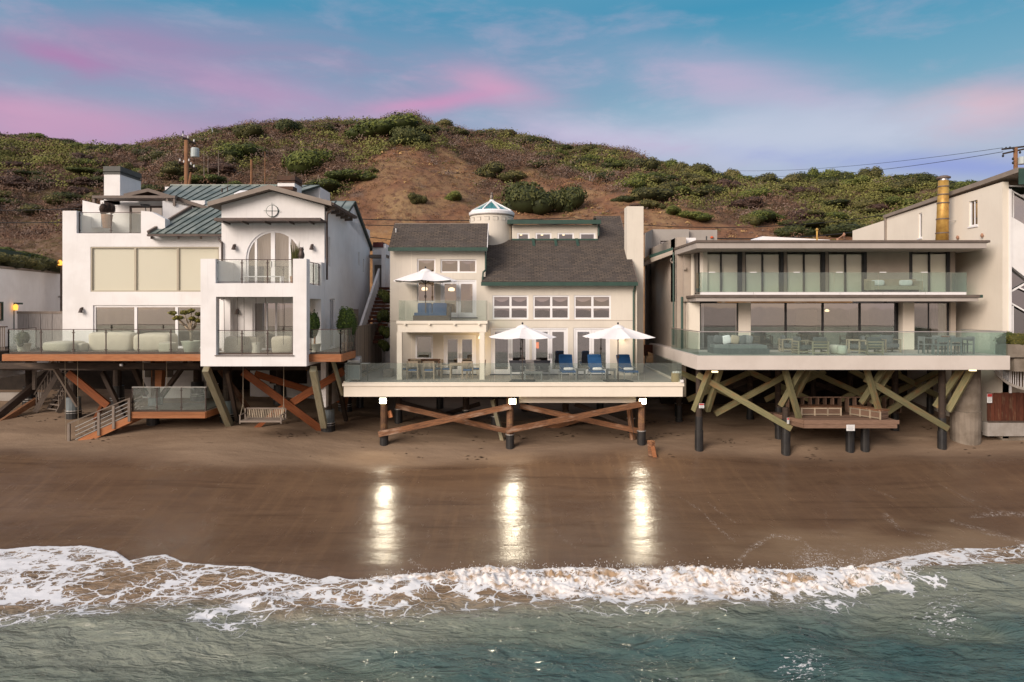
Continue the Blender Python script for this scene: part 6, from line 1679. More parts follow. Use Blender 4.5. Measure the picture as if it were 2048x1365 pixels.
part('ear', MB().tube((b_[0]-.06, 30.8, zp+.5), (b_[0]-.075, 30.8, zp+.57), .025, .004, 6), M['bronze'], OW)
part('ear', MB().tube((b_[0]+.06, 30.8, zp+.5), (b_[0]+.075, 30.8, zp+.57), .025, .004, 6), M['bronze'], OW)
# ------------------------------------------------------------------ right house: flat roofs, long glass balconies
RH = thing('modern_taupe_house', (15.5, 35, 1.9), 'modern taupe house with flat overhanging roofs and long glass balconies on green timber braces', 'house')
TN, TP = M['stucco_tan'], M['stucco_taupe']
yR = 31.0; zD = Z(712, yR); zDb = Z(740, yR)
rx0, rx1 = X(1394, yR), X(2020, yR)
yBk = 36.6
part('deck_slab', MB().box(rx0+.05, rx1-.05, yR+.2, 42, zDb+.05, zD-.02), TP, RH)
part('deck_fascia', MB().box(rx0, rx1, yR, yR+.2, zDb, zD), TP, RH)
part('deck_fascia', MB().box(rx0, rx0+.2, yR+.201, yBk+1.5, zDb, zD), TP, RH)
part('deck_fascia', MB().box(rx1-.2, rx1, yR+.201, 34.5, zDb, zD), TP, RH)
part('deck_rug', MB().box(rx0+.4, rx0+5.6, yR+.5, 33.4, zD-.019, zD+.012), M['balcony_floor'], RH)
hr = Z(664, yR)-zD
railing(RH, [(rx0+.1, 36.4, zD), (rx0+.1, yR+.1, zD), (rx1-.1, yR+.1, zD), (rx1-.1, 34.2, zD)], hr, 2.3, frameless=True, base=-.02, gap=.01, topm=M['steel'], toph=.045, gm=M['rail_glass_green'])
# facades
yS = 35.5; T = faceM(0, yS, 0)
zc = Z(603, 33.6); zcl = zc-.05
x0, x1 = X(1400, yS), X(1907, yS)
ins = yS+.02
# lower floor: glass bays and piers
lows = [(1400, 1476, M['window_glass'], ()), (1500, 1572, M['window_mirror'], ()), (1572, 1646, M['window_mirror'], ()), (1646, 1720, M['window_mirror'], ()), (1720, 1792, M['window_mirror'], ()), (1826, 1898, M['window_glass'], (1858,))]
for a, b, gm, cs in lows: window(RH, T, X(a, yS), X(b, yS), zD, zcl, fw=.045, fd=.1, mw=.03, inset=0.0, fm=M['black_metal'], gm=gm, cols=[X(c, yS) for c in cs])
for a, b in ((1476, 1500), (1803, 1826), (1898, 1909)): part('pier', MB(T).box(X(a, yS)+.002, X(b, yS)-.002, -.12, .4, zD, zcl), M['stucco_peach'] if a != 1898 else TN, RH)
part('dark_recess', MB(T).box(X(1792, yS)+.002, X(1803, yS)-.002, .3, .4, zD, zcl), M['black_metal'], RH)
room(RH, T, x0+.1, x1-.1, zD+.02, zcl, 4.5, M['room_mid'], y0=.42)
part('curtain', MB(T).box(X(1870, yS), X(1896, yS), .3, .35, zD, zcl-.1), M['curtain'], RH)
part('curtain', MB(T).box(X(1400, yS)+.1, X(1411, yS), .3, .35, zD, zcl-.1), M['white_paint'], RH)
part('inner_wall', MB(T).box(X(1592, 38.5), X(1634, 38.5), 3.0, 3.1, zD, zcl-.4), M['room'], RH)
part('inner_wall', MB(T).box(X(1700, 39), X(1740, 39), 3.6, 3.7, zD, zcl-.4), M['room'], RH)
part('chandelier', MB().lathe(P(1654, 622, 38.0), [(.02, .1), (.10, .05), (.13, -.02), (.05, -.06)], 10), M['warm_bulb'], RH)
part('kitchen_counter', MB(T).box(X(1580, 38), X(1780, 38), 2.2, 2.6, zD, zD+.95), M['room_dark'], RH)
# left end: lower wall angled away from the sea
xs0 = rx0+.1
part('wall', MB().prism([(x0-.02, yS-.05, zD), (X(1376, 36.5), 36.6, zD), (X(1376, 36.5), 36.9, zD), (x0-.02, yS+.3, zD)], (0, 0, zcl-zD)), M['stucco_peach'], RH)
part('wall', MB().box(X(1345, 38), X(1376, 36.6), 37.0, 37.3, 3.5, Z(476, 37.3)), TN, RH)
part('wall', MB().box(X(1345, 38)-.0, X(1345, 38)+.25, 37.301, 46, 3.5, Z(476, 37.3)), TN, RH)
part('wall', MB().box(X(1345, 38)+.3, X(1376, 36.6)+.6, 36.62, 36.99, zc, Z(498, 36.6)), TN, RH)
part('downspout', MB().path([(X(1347, 36.9), 36.9, Z(505, 36.9)), (X(1347, 36.9), 36.9, Z(690, 36.9))], .05), M['green_trim'], RH)
part('downspout', MB().path([(X(1366, 36), 36.2, Z(594, 36)), (X(1366, 36), 36.2, zD)], .07), M['green_trim'], RH)
part('wall_lamp', MB().box(X(1367, 36.5), X(1372, 36.5), 36.45, 36.6, Z(540, 36.5), Z(534, 36.5)), M['stucco_tan'], RH)
part('hose_hook', MB().path([P(1343, 517, 36.95), P(1341, 522, 36.9), P(1345, 527, 36.9), P(1347, 520, 36.9)], .035), M['fascia_grey'], RH)
part('chimney_block', MB().box(X(1345, 38), X(1386, 38), 37.4, 38.4, zc, Z(476, 37.4)), M['white_paint'], RH)
# middle ledge
part('ledge', MB().prism([(X(1392, 33.6), 33.6, zc), (X(1957, 33.6), 33.6, zc), (X(1930, 35.5), 35.8, zc), (X(1376, 36.6), 36.7, zc), (X(1374, 36.5), 35.6, zc)], (0, 0, Z(595, 33.6)-zc)), M['fascia_dark'], RH)
part('ledge_cap', MB().prism([(X(1390, 33.5), 33.52, Z(595, 33.6)+.002), (X(1961, 33.5), 33.52, Z(595, 33.6)+.002), (X(1935, 35.5), 35.8, Z(595, 33.6)+.002), (X(1372, 36.6), 36.7, Z(595, 33.6)+.002), (X(1370, 36.4), 35.5, Z(595, 33.6)+.002)], (0, 0, .11)), M['bronze_trim'], RH)
part('ledge_tail', MB().box(X(1928, 33.7), X(1966, 33.7), 33.7, 33.9, Z(596, 33.7), Z(590, 33.7)), M['green_trim'], RH)
# upper balcony
yU = 33.9; zU = Z(585, yU)
for a, b in ((1402, 1507), (1507, 1594), (1594, 1680), (1680, 1766), (1766, 1851), (1851, 1933)):
    part('balcony_curb', MB().box(X(a, yU)+.01, X(b, yU)-.01, yU, yU+.22, Z(590, yU), zU), M['white_paint'], RH)
part('balcony_floor', MB().box(X(1402, yU), X(1933, yU), yU+.22, 35.3, Z(592, yU), zU-.08), M['balcony_floor'], RH)
railing(RH, [(X(1404, yU), 35.0, zU), (X(1404, yU), yU+.1, zU), (X(1936, yU), yU+.1, zU), (X(1936, yU), 35.2, zU)], Z(545, yU)-zU, 2.14, frameless=True, top=False, base=-.02, gap=.01, gm=M['rail_glass_green'], pm=M['steel'])
for px in (1425, 1508, 1595, 1681, 1768, 1851): part('rail_clip', MB().box(X(px, yU)-.16, X(px, yU)+.16, yU+.08, yU+.13, Z(545.5, yU), Z(544, yU)), M['white_paint'], RH)
# upper facade
yV = 35.2; T = faceM(0, yV, 0); zt_ = Z(496, yV)+.05
ups = [(1407, 1478), (1490, 1561), (1573, 1644), (1656, 1727), (1823, 1896)]
for a, b in ups:
    window(RH, T, X(a, yV), X(b, yV), zU-.05, zt_, cols=[X((a+b)/2, yV)], fw=.05, mw=.07, fd=.12, inset=.0, fm=M['black_metal'], gm=M['blind_glass'], blind=M['blind'], blind_top=Z(508, yV), blind_at=.13)
for a, b in ((1478, 1484), (1561, 1567), (1644, 1650), (1727, 1733), (1817, 1823), (1896, 1899)): part('dark_jamb', MB(T).box(X(a, yV)+.002, X(b, yV)-.002, -.03, .3, zU-.05, zt_), M['black_metal'], RH)
for a, b in ((1484, 1490), (1567, 1573), (1650, 1656), (1733, 1817), (1899, 1909)): part('pier', MB(T).box(X(a, yV)+.002, X(b, yV)-.002, -.06, .3, zU-.05, zt_), TN if a in (1733,) else M['fascia_grey'], RH)
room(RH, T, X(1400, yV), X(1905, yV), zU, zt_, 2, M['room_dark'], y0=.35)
# angled corner window
a, b = Vector((X(1383, 36.4), 36.5, 0)), Vector((X(1405, yV), yV, 0)); an = math.atan2(b.y-a.y, b.x-a.x); L = (b-a).length
Ta = faceM(a.x, a.y, 0, an)
window(RH, Ta, .30, L-.32, zU-.1, zt_, fw=.06, fm=M['black_metal'], gm=M['window_mirror'], blind=M['curtain'])
part('pier', MB(Ta).box(0, .29, 0, .25, zc+.1, zt_), M['stucco_peach'], RH); part('pier', MB(Ta).box(L-.31, L+.05, 0, .25, zc+.1, zt_), M['stucco_peach'], RH)
# upper roof
yQ = 33.0
zq0, zq1, zq2 = Z(497, yQ), Z(485.5, yQ), Z(481, yQ)
ro = [(X(1393, yQ), yQ), (X(1973, yQ), yQ), (X(1930, 37), 38), (X(1393, yQ), 38.0)]
part('roof_soffit', MB().prism([(x, y, zq0) for x, y in ro], (0, 0, zq1-zq0)), M['fascia_dark'], RH)
co = [(X(1391, yQ), yQ-.06), (X(1979, yQ), yQ-.06), (X(1938, 37), 38), (X(1391, yQ), 38.0)]
part('roof_coping', MB().prism([(x, y, zq1+.002) for x, y in co], (0, 0, zq2-zq1)), M['bronze_trim'], RH)
part('roof', MB().box(X(1391, yQ)+.2, 22, 33.5, 46, zq2-.05, zq2+.01), M['concrete'], RH)
wv = X(1345, 37.3)
part('roof_wing', MB().prism([(X(1296, 39), 38.5, Z(518, 39)), (X(1340, 38), 37.3, Z(503, 38)), (X(1340, 38), 37.3, Z(497, 38)), (X(1295, 39), 38.5, Z(512, 39))], (.4, 5, 0)), M['green_trim'], RH)
part('roof_wing_fascia', MB().prism([(X(1299, 39), 38.45, Z(526, 39)), (X(1339, 38), 37.25, Z(511, 38)), (X(1339, 38), 37.25, Z(503, 38)), (X(1297, 39), 38.45, Z(518, 39))], (.4, 5, 0)), M['stucco_tan'], RH)
part('roof_bump', MB().prism([P(1517, 481, 42), P(1525, 473, 42), P(1660, 480, 42), P(1660, 484, 42), P(1517, 484, 42)], (0, 2, 0)), M['white_paint'], RH)
part('roof_lamp', MB().tube(P(1634, 481, 40), P(1634, 463, 40), .05, n=8).lathe(P(1634, 460, 40), [(.04, -.1), (.1, 0), (.04, .1)], 10), M['gold_flue'], RH)
part('roof_camera', MB().tube(P(1674, 479, 39), P(1688, 470, 39), .03, n=6).lathe(P(1688, 470, 39), [(.03, -.1), (.09, 0), (.03, .12)], 8).lathe(P(1675, 479, 39), [(.08, -.06), (.06, .06)], 8), M['terracotta'], RH)
for px in (1412, 1413): pass
part('roof_pipe', MB().tube(P(1413, 481, 40), P(1413, 473, 40), .04, n=6), M['black_metal'], RH)
# understructure
def br2(p0, D0, p1, D1, w=.18, h=.24, m='greenwood', nm='brace'): return timber(nm, P(*p0, D0), P(*p1, D1), w, h, M[m], RH)
br2((1420, 740), 31.8, (1389, 822), 32.6, .22, .26); br2((1440, 738), 32.0, (1414, 822), 32.8, .22, .26)
br2((1395, 750), 32.1, (1582, 858), 32.2, .12, .28); br2((1573, 750), 33.6, (1430, 828), 33.4, .14, .28)
br2((1570, 740), 31.8, (1600, 844), 32.2, .18, .24); br2((1604, 738), 31.9, (1562, 812), 32.6, .22, .26); br2((1618, 738), 32.4, (1592, 792), 32.9, .22, .26)
br2((1733, 738), 31.8, (1758, 822), 32.2, .18, .24); br2((1768, 738), 31.9, (1724, 806), 32.8, .22, .26); br2((1784, 738), 32.4, (1742, 806), 33, .2, .24)
br2((1730, 758), 32.1, (1896, 858), 32.2, .12, .28); br2((1884, 752), 33.6, (1766, 830), 33.4, .14, .28)
br2((1922, 738), 31.9, (1872, 814), 32.8, .22, .28); br2((1944, 738), 31.8, (1897, 822), 32.6, .22, .28)
for p0, p1 in (((1360, 745), (1480, 800)), ((1500, 745), (1375, 800)), ((1495, 742), (1620, 800)), ((1650, 742), (1530, 800)), ((1620, 742), (1760, 806)), ((1700, 740), (1780, 780)), ((1800, 742), (1680, 800)), ((1780, 742), (1890, 800)), ((1880, 742), (1760, 800))):
    br2(p0, 36, p1, 36.6, .14, .28)
for p0, p1 in (((1380, 745), (1520, 790)), ((1540, 745), (1420, 790)), ((1560, 745), (1700, 790)), ((1740, 745), (1600, 790)), ((1900, 745), (1720, 795)), ((1370, 760), (1350, 800)), ((1440, 770), (1540, 748))): br2(p0, 38.5, p1, 39, .14, .26, 'darkwood')
def pl3(px, D, ty=740, r=.15, hs=1.0, sl=.20):
    gx, gy, gz = g0(px, D)
    pp = part('pile', MB().tube((gx, gy, gz), (gx, gy, Z(ty, D)), r, r, 12), M['darkwood'], RH)
    part('pile_sleeve', MB().tube((gx, gy, gz-.1), (gx, gy, gz+.3+hs), sl, sl, 16), M['sleeve'], pp)
    part('pile_sleeve', MB().tube((gx, gy, gz+.3+hs), (gx, gy, gz+.95+hs), r+.02, r+.02, 14), M['sleeve'], pp)
    return pp
p_ = pl3(1398, 32.5, hs=.95)
pl3(1571, 32.4, ty=815); pl3(1884, 32.4, hs=.8); pl3(1730, 33.2, ty=860, hs=.4); pl3(1702, 34, ty=860, hs=.4); pl3(1558, 34, ty=812, hs=.9)
for px, D in ((1358, 37), (1500, 37.5), (1556, 36), (1626, 38), (1700, 38), (1790, 37), (1860, 38), (1790, 35)): pl3(px, D, hs=.2)
for y in (32.2, 35, 38): part('girder', MB().box(rx0+.4, rx1-.4, y, y+.2, zDb-.02, zDb+.06), M['darkwood'], RH)
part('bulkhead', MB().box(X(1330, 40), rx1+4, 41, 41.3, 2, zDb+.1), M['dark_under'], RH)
for px, py in ((1430, 744), (1946, 741)): part('deck_light', MB().box(X(px, 31.3)-.13, X(px, 31.3)+.13, 31.25, 31.4, Z(py+1.5, 31.3), Z(py-1.5, 31.3)), M['warm_bulb'], RH)
cc = part('concrete_column', MB().tube((X(1946, 32.8), 33.3, 1.2), (X(1946, 32.8), 33.3, zDb), .62, .60, 24), M['concrete_old'], RH)
part('column_footing', MB().tube((X(1942, 32.8), 33.2, 1.2), (X(1942, 32.8), 33.2, Z(826, 32.6)), .62, .66, 20), M['concrete_old'], cc)
# low platform
PF = thing('low_platform', P(1678, 865, 32), 'low brown wooden platform with a white notice on its edge under the modern house', 'platform')
yP = 31.4; zP = Z(842, yP); a0, a1 = X(1608, yP), X(1798, yP)
b0 = X(1548, 33.4)
nb = 14
for i in range(nb):
    y = yP+.04+i*.185; t = i/nb; xa = a0+(b0-a0)*min(1, t*1.25); xb_ = a1-.1*t*6*.3
    timber('plank', (xa, y+.085, zP-.02), (xb_, y+.085, zP-.02), .17, .04, M['platform_wood'], PF)
for k in range(2): timber('edge_board', (a0, yP, zP-.06-.19*k), (a1-.1*k, yP, zP-.06-.19*k), .06, .18, M['platform_wood'], PF)
for k in range(2): timber('edge_board', (a0, yP, zP-.06-.19*k), (b0, 33.4, zP-.06-.19*k), .06, .18, M['platform_wood'], PF)
for px in (1730, 1572, 1700): gx, gy, gz = g0(px, 32.4); part('platform_post', MB().tube((gx, gy, gz), (gx, gy, zP-.1), .2, .2, 14), M['sleeve'], PF)
for i in range(16): timber('back_board', (X(1575, 34)+i*.37, 34.0, zP), (X(1575, 34)+i*.37, 34.0, zP+.72), .34, .04, M['platform_wood'], PF)
timber('back_cap', (X(1572, 34), 34.0, zP+.74), (X(1745, 34), 34.0, zP+.74), .14, .05, M['platform_wood'], PF)
def sign(name, p, w, h, label, red=True, yaw=0):
    s = thing(name, p, label, 'sign'); x, y, z = p
    part('board', MB().box(x-w/2, x+w/2, y-.012, y, z-h/2, z+h/2), M['sign_white'], s)
    if red: part('red_header', MB().box(x-w/2+.01, x+w/2-.01, y-.018, y-.0125, z+h*.16, z+h/2-.01), M['sign_red'], s)
    n = 4
    for i in range(n):
        zz = z+h*(.06-.14*i) if red else z+h*(.30-.2*i); ww = w*(.38-.06*(i % 2))
        part('print_line', MB().box(x-ww, x+ww, y-.018, y-.0125, zz-h*.02, zz+h*.02), M['sign_grey'], s)
    return s
sign('notice_sign', tuple(P(1701, 856, yP-.04)), .38, .28, 'white notice with grey print on the edge of the low platform', red=False)
sign('notice_sign', tuple(P(1403, 812, 32.2)), .24, .22, 'small red and white sign on the leftmost black pile of the modern house')
sign('notice_sign', tuple(P(1576, 842, 32.0)), .10, .28, 'narrow white tag sign on the black pile beside the low platform')
sign('notice_sign', tuple(P(1979, 797, 32.9)), .24, .44, 'red and white sign on the left end of the red brown board fence')
def bench_box(x, y, z, L, rz, label):
    o = thing('storage_bench', (x, y, z), label, 'bench', rz=0)
    w, h = .62, .44
    Mx = Matrix.Translation((x, y, z)) @ Matrix.Rotation(rz, 4, 'Z')
    part('panel_box', MB(Mx).box(-L/2+.03, L/2-.03, -w/2+.03, w/2-.03, .02, h-.05), M['platform_wood'], o)
    part('lid', MB(Mx).box(-L/2-.02, L/2+.02, -w/2-.02, w/2+.02, h-.05, h), M['oldred'], o)
    for i in range(4):
        xx = -L/2+.03+(L-.06)*i/3; part('stile', MB(Mx).box(xx-.035, xx+.035, -w/2-.0, -w/2+.03, 0, h-.051), M['teak'], o)
    for sx in (-1, 1):
        for k in range(4): part('slat', MB(Mx).box(sx*L/2-.015-(.015 if sx > 0 else -.015), sx*L/2+.015-(.015 if sx > 0 else -.015), -w/2+.06, w/2-.06, .04+k*.09, .11+k*.09), M['platform_wood'], o)
    for k in (0.03, h-.12): part('rail', MB(Mx).box(-L/2+.07, L/2-.07, -w/2+.005, -w/2+.028, k, k+.06), M['teak'], o)
    return o
bench_box(X(1637, 33.2), 33.2, zP, 1.95, 0, 'wooden panelled storage bench facing the sea on the low platform')
bench_box(X(1738, 32.5), 32.5, zP, 1.6, math.radians(-62), 'wooden storage bench with slatted end at the right side of the low platform')
# board fence on its footing at the right edge
BF = thing('board_fence', P(2010, 850, 33), 'red brown vertical board fence on a pale concrete footing at the right edge', 'fence')
fx0, fx1 = X(1974, 33), X(2150, 33); i = 0; x = fx0
while x < fx1:
    timber('fence_board', (x+.09, 33.0+(i % 2)*.012, Z(842, 33)), (x+.09, 33.0+(i % 2)*.012, Z(786, 33)+_r.uniform(-.02, .03)), .04, .165, M['fence_red'], BF, roll=math.pi/2 if False else 0); x += .175; i += 1
part('footing', MB().box(fx0-.05, fx1, 32.9, 33.25, Z(872, 33), Z(845, 33)), M['concrete'], BF)
timber('base_rail', (fx0, 32.93, Z(843.5, 33)), (fx1, 32.93, Z(843.5, 33)), .06, .09, M['darkwood'], BF)
# gold flue
GF = thing('gold_flue_pipe', P(1885, 481, 36.5), 'gold coloured sectional metal flue with dark cap beside the far right house', 'chimney pipe')
q0, q1 = P(1884, 485, 36.5), P(1887, 362, 36.5)
part('flue_pipe', MB().tube(q0, q1, .31, .25, 20), M['gold_flue'], GF, smooth=True)
for py in (468, 440, 408, 391, 375): 
    t = (485-py)/(485-362); c = Vector(q0).lerp(Vector(q1), t); part('flue_band', MB().tube(c, c+Vector((0, 0, .06)), .335-.06*t, .335-.06*t, 20), M['bronze_trim'], GF)
part('flue_neck', MB().tube(q1, q1+Vector((0, 0, .12)), .2, .2, 16), M['steel'], GF)
part('flue_cap', MB().lathe(tuple(q1+Vector((0, 0, .12))), [(.34, 0), (.34, .07), (.2, .14), (.05, .17)], 20), M['bronze_trim'], GF)
part('flue_strap', MB().beam(q0+Vector((.3, 0, 1.15)), q0+Vector((.9, 0, 1.15)), .03, .03), M['steel'], GF)

# ------------------------------------------------------------------ far right house
FR = thing('cream_gabled_house', (26, 38, 2.5), 'tall cream house with long blank side wall and slanted glazing at the right edge', 'house')
PS = M['stucco_peach']
fxw = 23.75; fy0 = fxw*F/(2005-1024); fyl = 43.3; fy2 = 47.6
def Zs(py, y): return Z(py, y)
Tw = faceM(fxw, fy2, 0, LEFT)   # local x runs towards the camera
Lw = fy2-fy0
def lx(px):   # column on the side wall to local x
    return fy2 - fxw*F/(px-1024)
w1 = (lx(1837), lx(1844), Z(476, 39.6)+.0, Z(426, 39.6)); w2 = (lx(1938), lx(1955), Z(452, 35), Z(397, 35))
mb = MB(Tw); ztopw = Z(362, fy0)-1.1
ZS = Z(438.5, fyl)-.1; wall_holes(mb, fy2-fyl, Lw, 2, ZS, .3, [w1, w2]); part('wall', mb, PS, FR)
mb = MB(); z1, z2 = Z(364, fy0)+.0, Z(437, fyl)
part('wall', MB().prism([(fxw, fy0, ZS), (fxw, fyl, ZS), (fxw, fyl, z2), (fxw, fy0, z1)], (.3, 0, 0)), PS, FR)
part('wall', MB().prism([(fxw, fyl+.002, 2), (fxw, fy2, 2), (fxw, fy2, Z(462, fy2)), (fxw, fyl+.002, Z(440, fyl))], (.3, 0, 0)), PS, FR)
window(FR, Tw, *w1, fw=.07, sill=True, gm=M['solar_glass']); window(FR, Tw, *w2, cols=[(w2[0]+w2[1])/2], fw=.08, sill=True, gm=M['solar_glass'])
part('room', MB(Tw).box(0, Lw-.5, .6, .65, 9, 13.6), M['room_dark'], FR)
part('roof', MB().prism([(fxw-.15, fy0-1.2, z1+.22), (fxw-.15, fyl+.1, z2+.02), (fxw-.15, fyl+.1, z2+.2), (fxw-.15, fy0-1.2, z1+.45)], (9, 0, 0)), M['fascia_grey'], FR)
part('roof_fascia', MB().prism([(fxw-.12, fy0-1.25, z1-.35), (fxw+9, fy0-1.25, z1-.35), (fxw+9, fy0-1.25, z1+.40), (fxw-.12, fy0-1.25, z1+.40)], (0, .05, 0)), M['green_trim'], FR)
part('downspout', MB().path([(fxw-.06, fyl, z2), (fxw-.06, fyl, z2-6)], .07), M['fascia_grey'], FR)
for px, py in ((1918, 476), (1967, 472), (1891, 473)): y = fy2-lx(px); part('wall_light', MB().lathe((fxw-.08, y, Z(py, y)), [(.02, -.1), (.08, 0), (.04, .12)], 8), M['terracotta'] if px != 1891 else M['bronze'], FR)
# front of the far right house: white frame with raking openings
yW = fy0; T = faceM(0, yW, 0)
WPm = M['stucco_white']
part('corner_trim', MB().box(fxw+.302, X(2022, yW)-.0, yW-.05, yW+.3, 2.5, z1-.36), WPm, FR)
part('front_wall', MB().prism([P(2023, 434, yW), P(2100, 478, yW), P(2160, 640, yW), P(2023, 533, yW)], (0, .3, 0)), WPm, FR)
gl = part('gable_glass', MB().prism([P(2012, 372, yW+.2), P(2150, 378, yW+.2), P(2150, 520, yW+.2), P(2012, 428, yW+.2)], (0, .02, 0)), M['window_mirror'], FR)
part('gable_room', MB().prism([P(2008, 372, yW+.9), P(2150, 378, yW+.9), P(2150, 530, yW+.9), P(2008, 438, yW+.9)], (0, .02, 0)), M['room_dark'], FR)
for a, b in (((2012, 376), (2048, 396)), ((2048, 396), (2120, 440)), ((2026, 384), (2026, 436)), ((2012, 372), (2150, 377))): part('gable_mullion', MB().beam(P(*a, yW+.12), P(*b, yW+.12), .06, .06), WPm, gl)
lg = part('lower_glass', MB().prism([P(2008, 520, yW+.2), P(2160, 620, yW+.2), P(2160, 690, yW+.2), P(2008, 690, yW+.2)], (0, .02, 0)), M['solar_glass'], FR)
part('interior', MB().prism([P(2004, 520, yW+1.4), P(2160, 600, yW+1.4), P(2160, 690, yW+1.4), P(2004, 690, yW+1.4)], (0, .02, 0)), mat('cluttered_interior', (0.10, 0.05, 0.028), (0.32, 0.13, 0.035), 0.8, 1.1, lo=.52, hi=.72), FR)
for a, b in (((2006, 592), (2060, 562)), ((2006, 598), (2080, 640)), ((2038, 576), (2090, 600)), ((2025, 612), (2025, 680))): part('white_mullion', MB().beam(P(*a, yW+.1), P(*b, yW+.1), .07, .07), WPm, lg)
part('white_door', MB().box(X(2014, yW), X(2024, yW), yW+.05, yW+.1, Z(690, yW), Z(606, yW)), WPm, FR)
part('foundation_wall', MB().box(fxw+.002, 30, fy0, fy0+.4, 1.8, Z(690, fy0)), M['concrete_old'], FR)
part('floor_slab', MB().box(X(2016, 32), 32, 31.6, yW, Z(742, 32), Z(716, 32)), M['concrete_old'], FR)
# planter and curved baluster stair
PN = thing('concrete_planter', P(2034, 716, 32), 'weathered concrete planter full of small leafed plants by the far right house', 'planter')
part('planter_box', MB().box(X(2012, 31.6), X(2110, 31.6), 31.5, 32.3, Z(715, 31.6), Z(689, 31.6)), M['concrete_old'], PN)
bo = link('planter_plants', bush_mesh('planter_plants', M['leaf_yellow'], 77, 1.3, .5, .6, 2200, .07, 9), PN); bo.location = P(2050, 690, 31.9)-PN.location
bo = link('planter_plants', bush_mesh('planter_plants', M['leaf_green'], 78, .6, .5, .5, 900, .07, 6), PN); bo.location = P(2020, 686, 31.9)-PN.location
SR = thing('curved_stair', P(2030, 770, 32), 'curved pale stair string with thin white balusters below the concrete planter', 'stair')
cur = [P(1990, 742, 32.4), P(2002, 757, 32.3), P(2018, 768, 32.2), P(2036, 775, 32.1), P(2060, 781, 32.0), P(2100, 790, 32)]
for p, q in zip(cur[:-1], cur[1:]):
    timber('string', p, q, .12, .12, M['concrete'], SR); timber('handrail', p+Vector((0, 0, .95)), q+Vector((0, 0, .95)), .04, .04, M['white_paint'], SR)
    for k in range(4):
        c = p.lerp(q, k/4); part('baluster', MB().tube(c, c+Vector((0, 0, .95)), .014, n=5), M['white_paint'], SR)

# ------------------------------------------------------------------ concrete building behind
CB = thing('grey_concrete_building', (12.5, 47, 3.5), 'blocky grey concrete building between the tall cream chimney and the modern house', 'building')
yc = 45.0; CM = mat('smooth_grey_render', (0.36, 0.33, 0.30), (0.32, 0.29, 0.26), .9, .8, .2, streak=.15)
holes = [(X(1321, yc), X(1341, yc), Z(497, yc), Z(482, yc)), (X(1313, yc), X(1330, yc), Z(614, yc), Z(575, yc))]
mb = MB(faceM(0, yc, 0)); wall_holes(mb, X(1305, yc), X(1378, yc), 3, Z(459, yc), .3, holes); part('wall', mb, CM, CB)
part('wall', MB().box(X(1378, yc)+.01, X(1438, yc), yc+.4, yc+6, 3, Z(459, yc)), CM, CB)
part('wall', MB().prism([(X(1305, yc), yc, 3), (X(1288, yc-2), yc-2.5, 3), (X(1288, yc-2), yc-2.5, Z(466, yc-2.5)), (X(1305, yc), yc, Z(459, yc))], (0, .3, 0)), CM, CB)
for h in holes: window(CB, faceM(0, yc, 0), *h, fw=.06, rows=([h[2]+.25] if h[3] < 11 else ()), fm=M['bronze'], gm=M['window_mirror'])
part('room', MB().box(X(1300, yc)+.5, X(1345, yc), yc+.6, yc+.65, 5, 13), M['room_dark'], CB)
for px, py in ((1316, 545), (1292, 550)): part('wall_lamp', MB().box(X(px, yc)-.06, X(px, yc)+.06, yc-.15, yc-.002, Z(py+3, yc), Z(py-4, yc)), M['black_metal'], CB)
part('doorway', MB().box(X(1318, yc-.5), X(1332, yc-.5), yc-.02, yc-.004, Z(690, yc), Z(600, yc)), M['dark_under'], CB)
part('alarm_bell', MB().lathe((X(1427, yc), yc+.36, Z(474, yc)), [(.1, -.06), (.12, 0), (.04, .08)], 10), M['plastic_orange'], CB)

# ------------------------------------------------------------------ far left building
FL = thing('white_walled_building', (-27.5, 38, 5), 'low white walled building with planted roof edge at the left edge', 'building')
yl0 = 33.0
aP, bP = Vector((X(-60, 34.5), 34.5, 0)), Vector((X(121, 43.4), 43.4, 0))
zw = 10.45
part('wall', MB().prism([(aP.x, aP.y, 4.5), (bP.x, bP.y, 4.5), (bP.x, bP.y, zw), (aP.x, aP.y, zw)], (-.3, .05, 0)), M['stucco_white'], FL)
part('wall', MB().prism([(bP.x, bP.y, 4.5), (bP.x-8, bP.y+.6, 4.5), (bP.x-8, bP.y+.6, zw), (bP.x, bP.y, zw)], (0, .3, 0)), M['stucco_white'], FL)
part('coping', MB().prism([(aP.x+.05, aP.y, zw+.002), (bP.x+.05, bP.y, zw+.002), (bP.x+.05, bP.y, zw+.14), (aP.x+.05, aP.y, zw+.14)], (-.5, .05, 0)), M['fascia_grey'], FL)
part('roof_deck', MB().prism([(aP.x-.4, aP.y, zw-.3), (bP.x-.4, bP.y, zw-.3), (bP.x-12, bP.y+2, zw-.3), (aP.x-12, aP.y, zw-.3)], (0, 0, .2)), M['concrete'], FL)
part('green_fascia', MB().prism([(aP.x-2.2, aP.y+1.5, zw+1.05), (bP.x-1.6, bP.y+1.5, zw+.75), (bP.x-1.6, bP.y+1.5, zw+1.1), (aP.x-2.2, aP.y+1.5, zw+1.5)], (-2, .4, 0)), M['green_trim'], FL)
part('post', MB().box(X(120, 42), X(127, 42), 42, 42.2, 5, Z(530, 42)), M['greywood'], FL)
part('lamp', MB().lathe(P(120, 527, 41.8), [(.1, -.12), (.13, 0), (.13, .1), (.04, .2)], 10), M['amber'], FL)
u = (bP-aP).normalized(); an = math.atan2(u.y, u.x); Tf = faceM(aP.x, aP.y, 0, an)
def lf(px):      # local distance along this wall for a column
    k = (px-1024)/F; return (k*aP.y-aP.x)/(u.x-k*u.y)
s0, s1 = lf(-8), lf(4)
window(FL, Tf, s0, s1, Z(642, 37), Z(604, 37), fw=.08, proud=.14, fm=M['green_trim'], gm=M['window_mirror'])
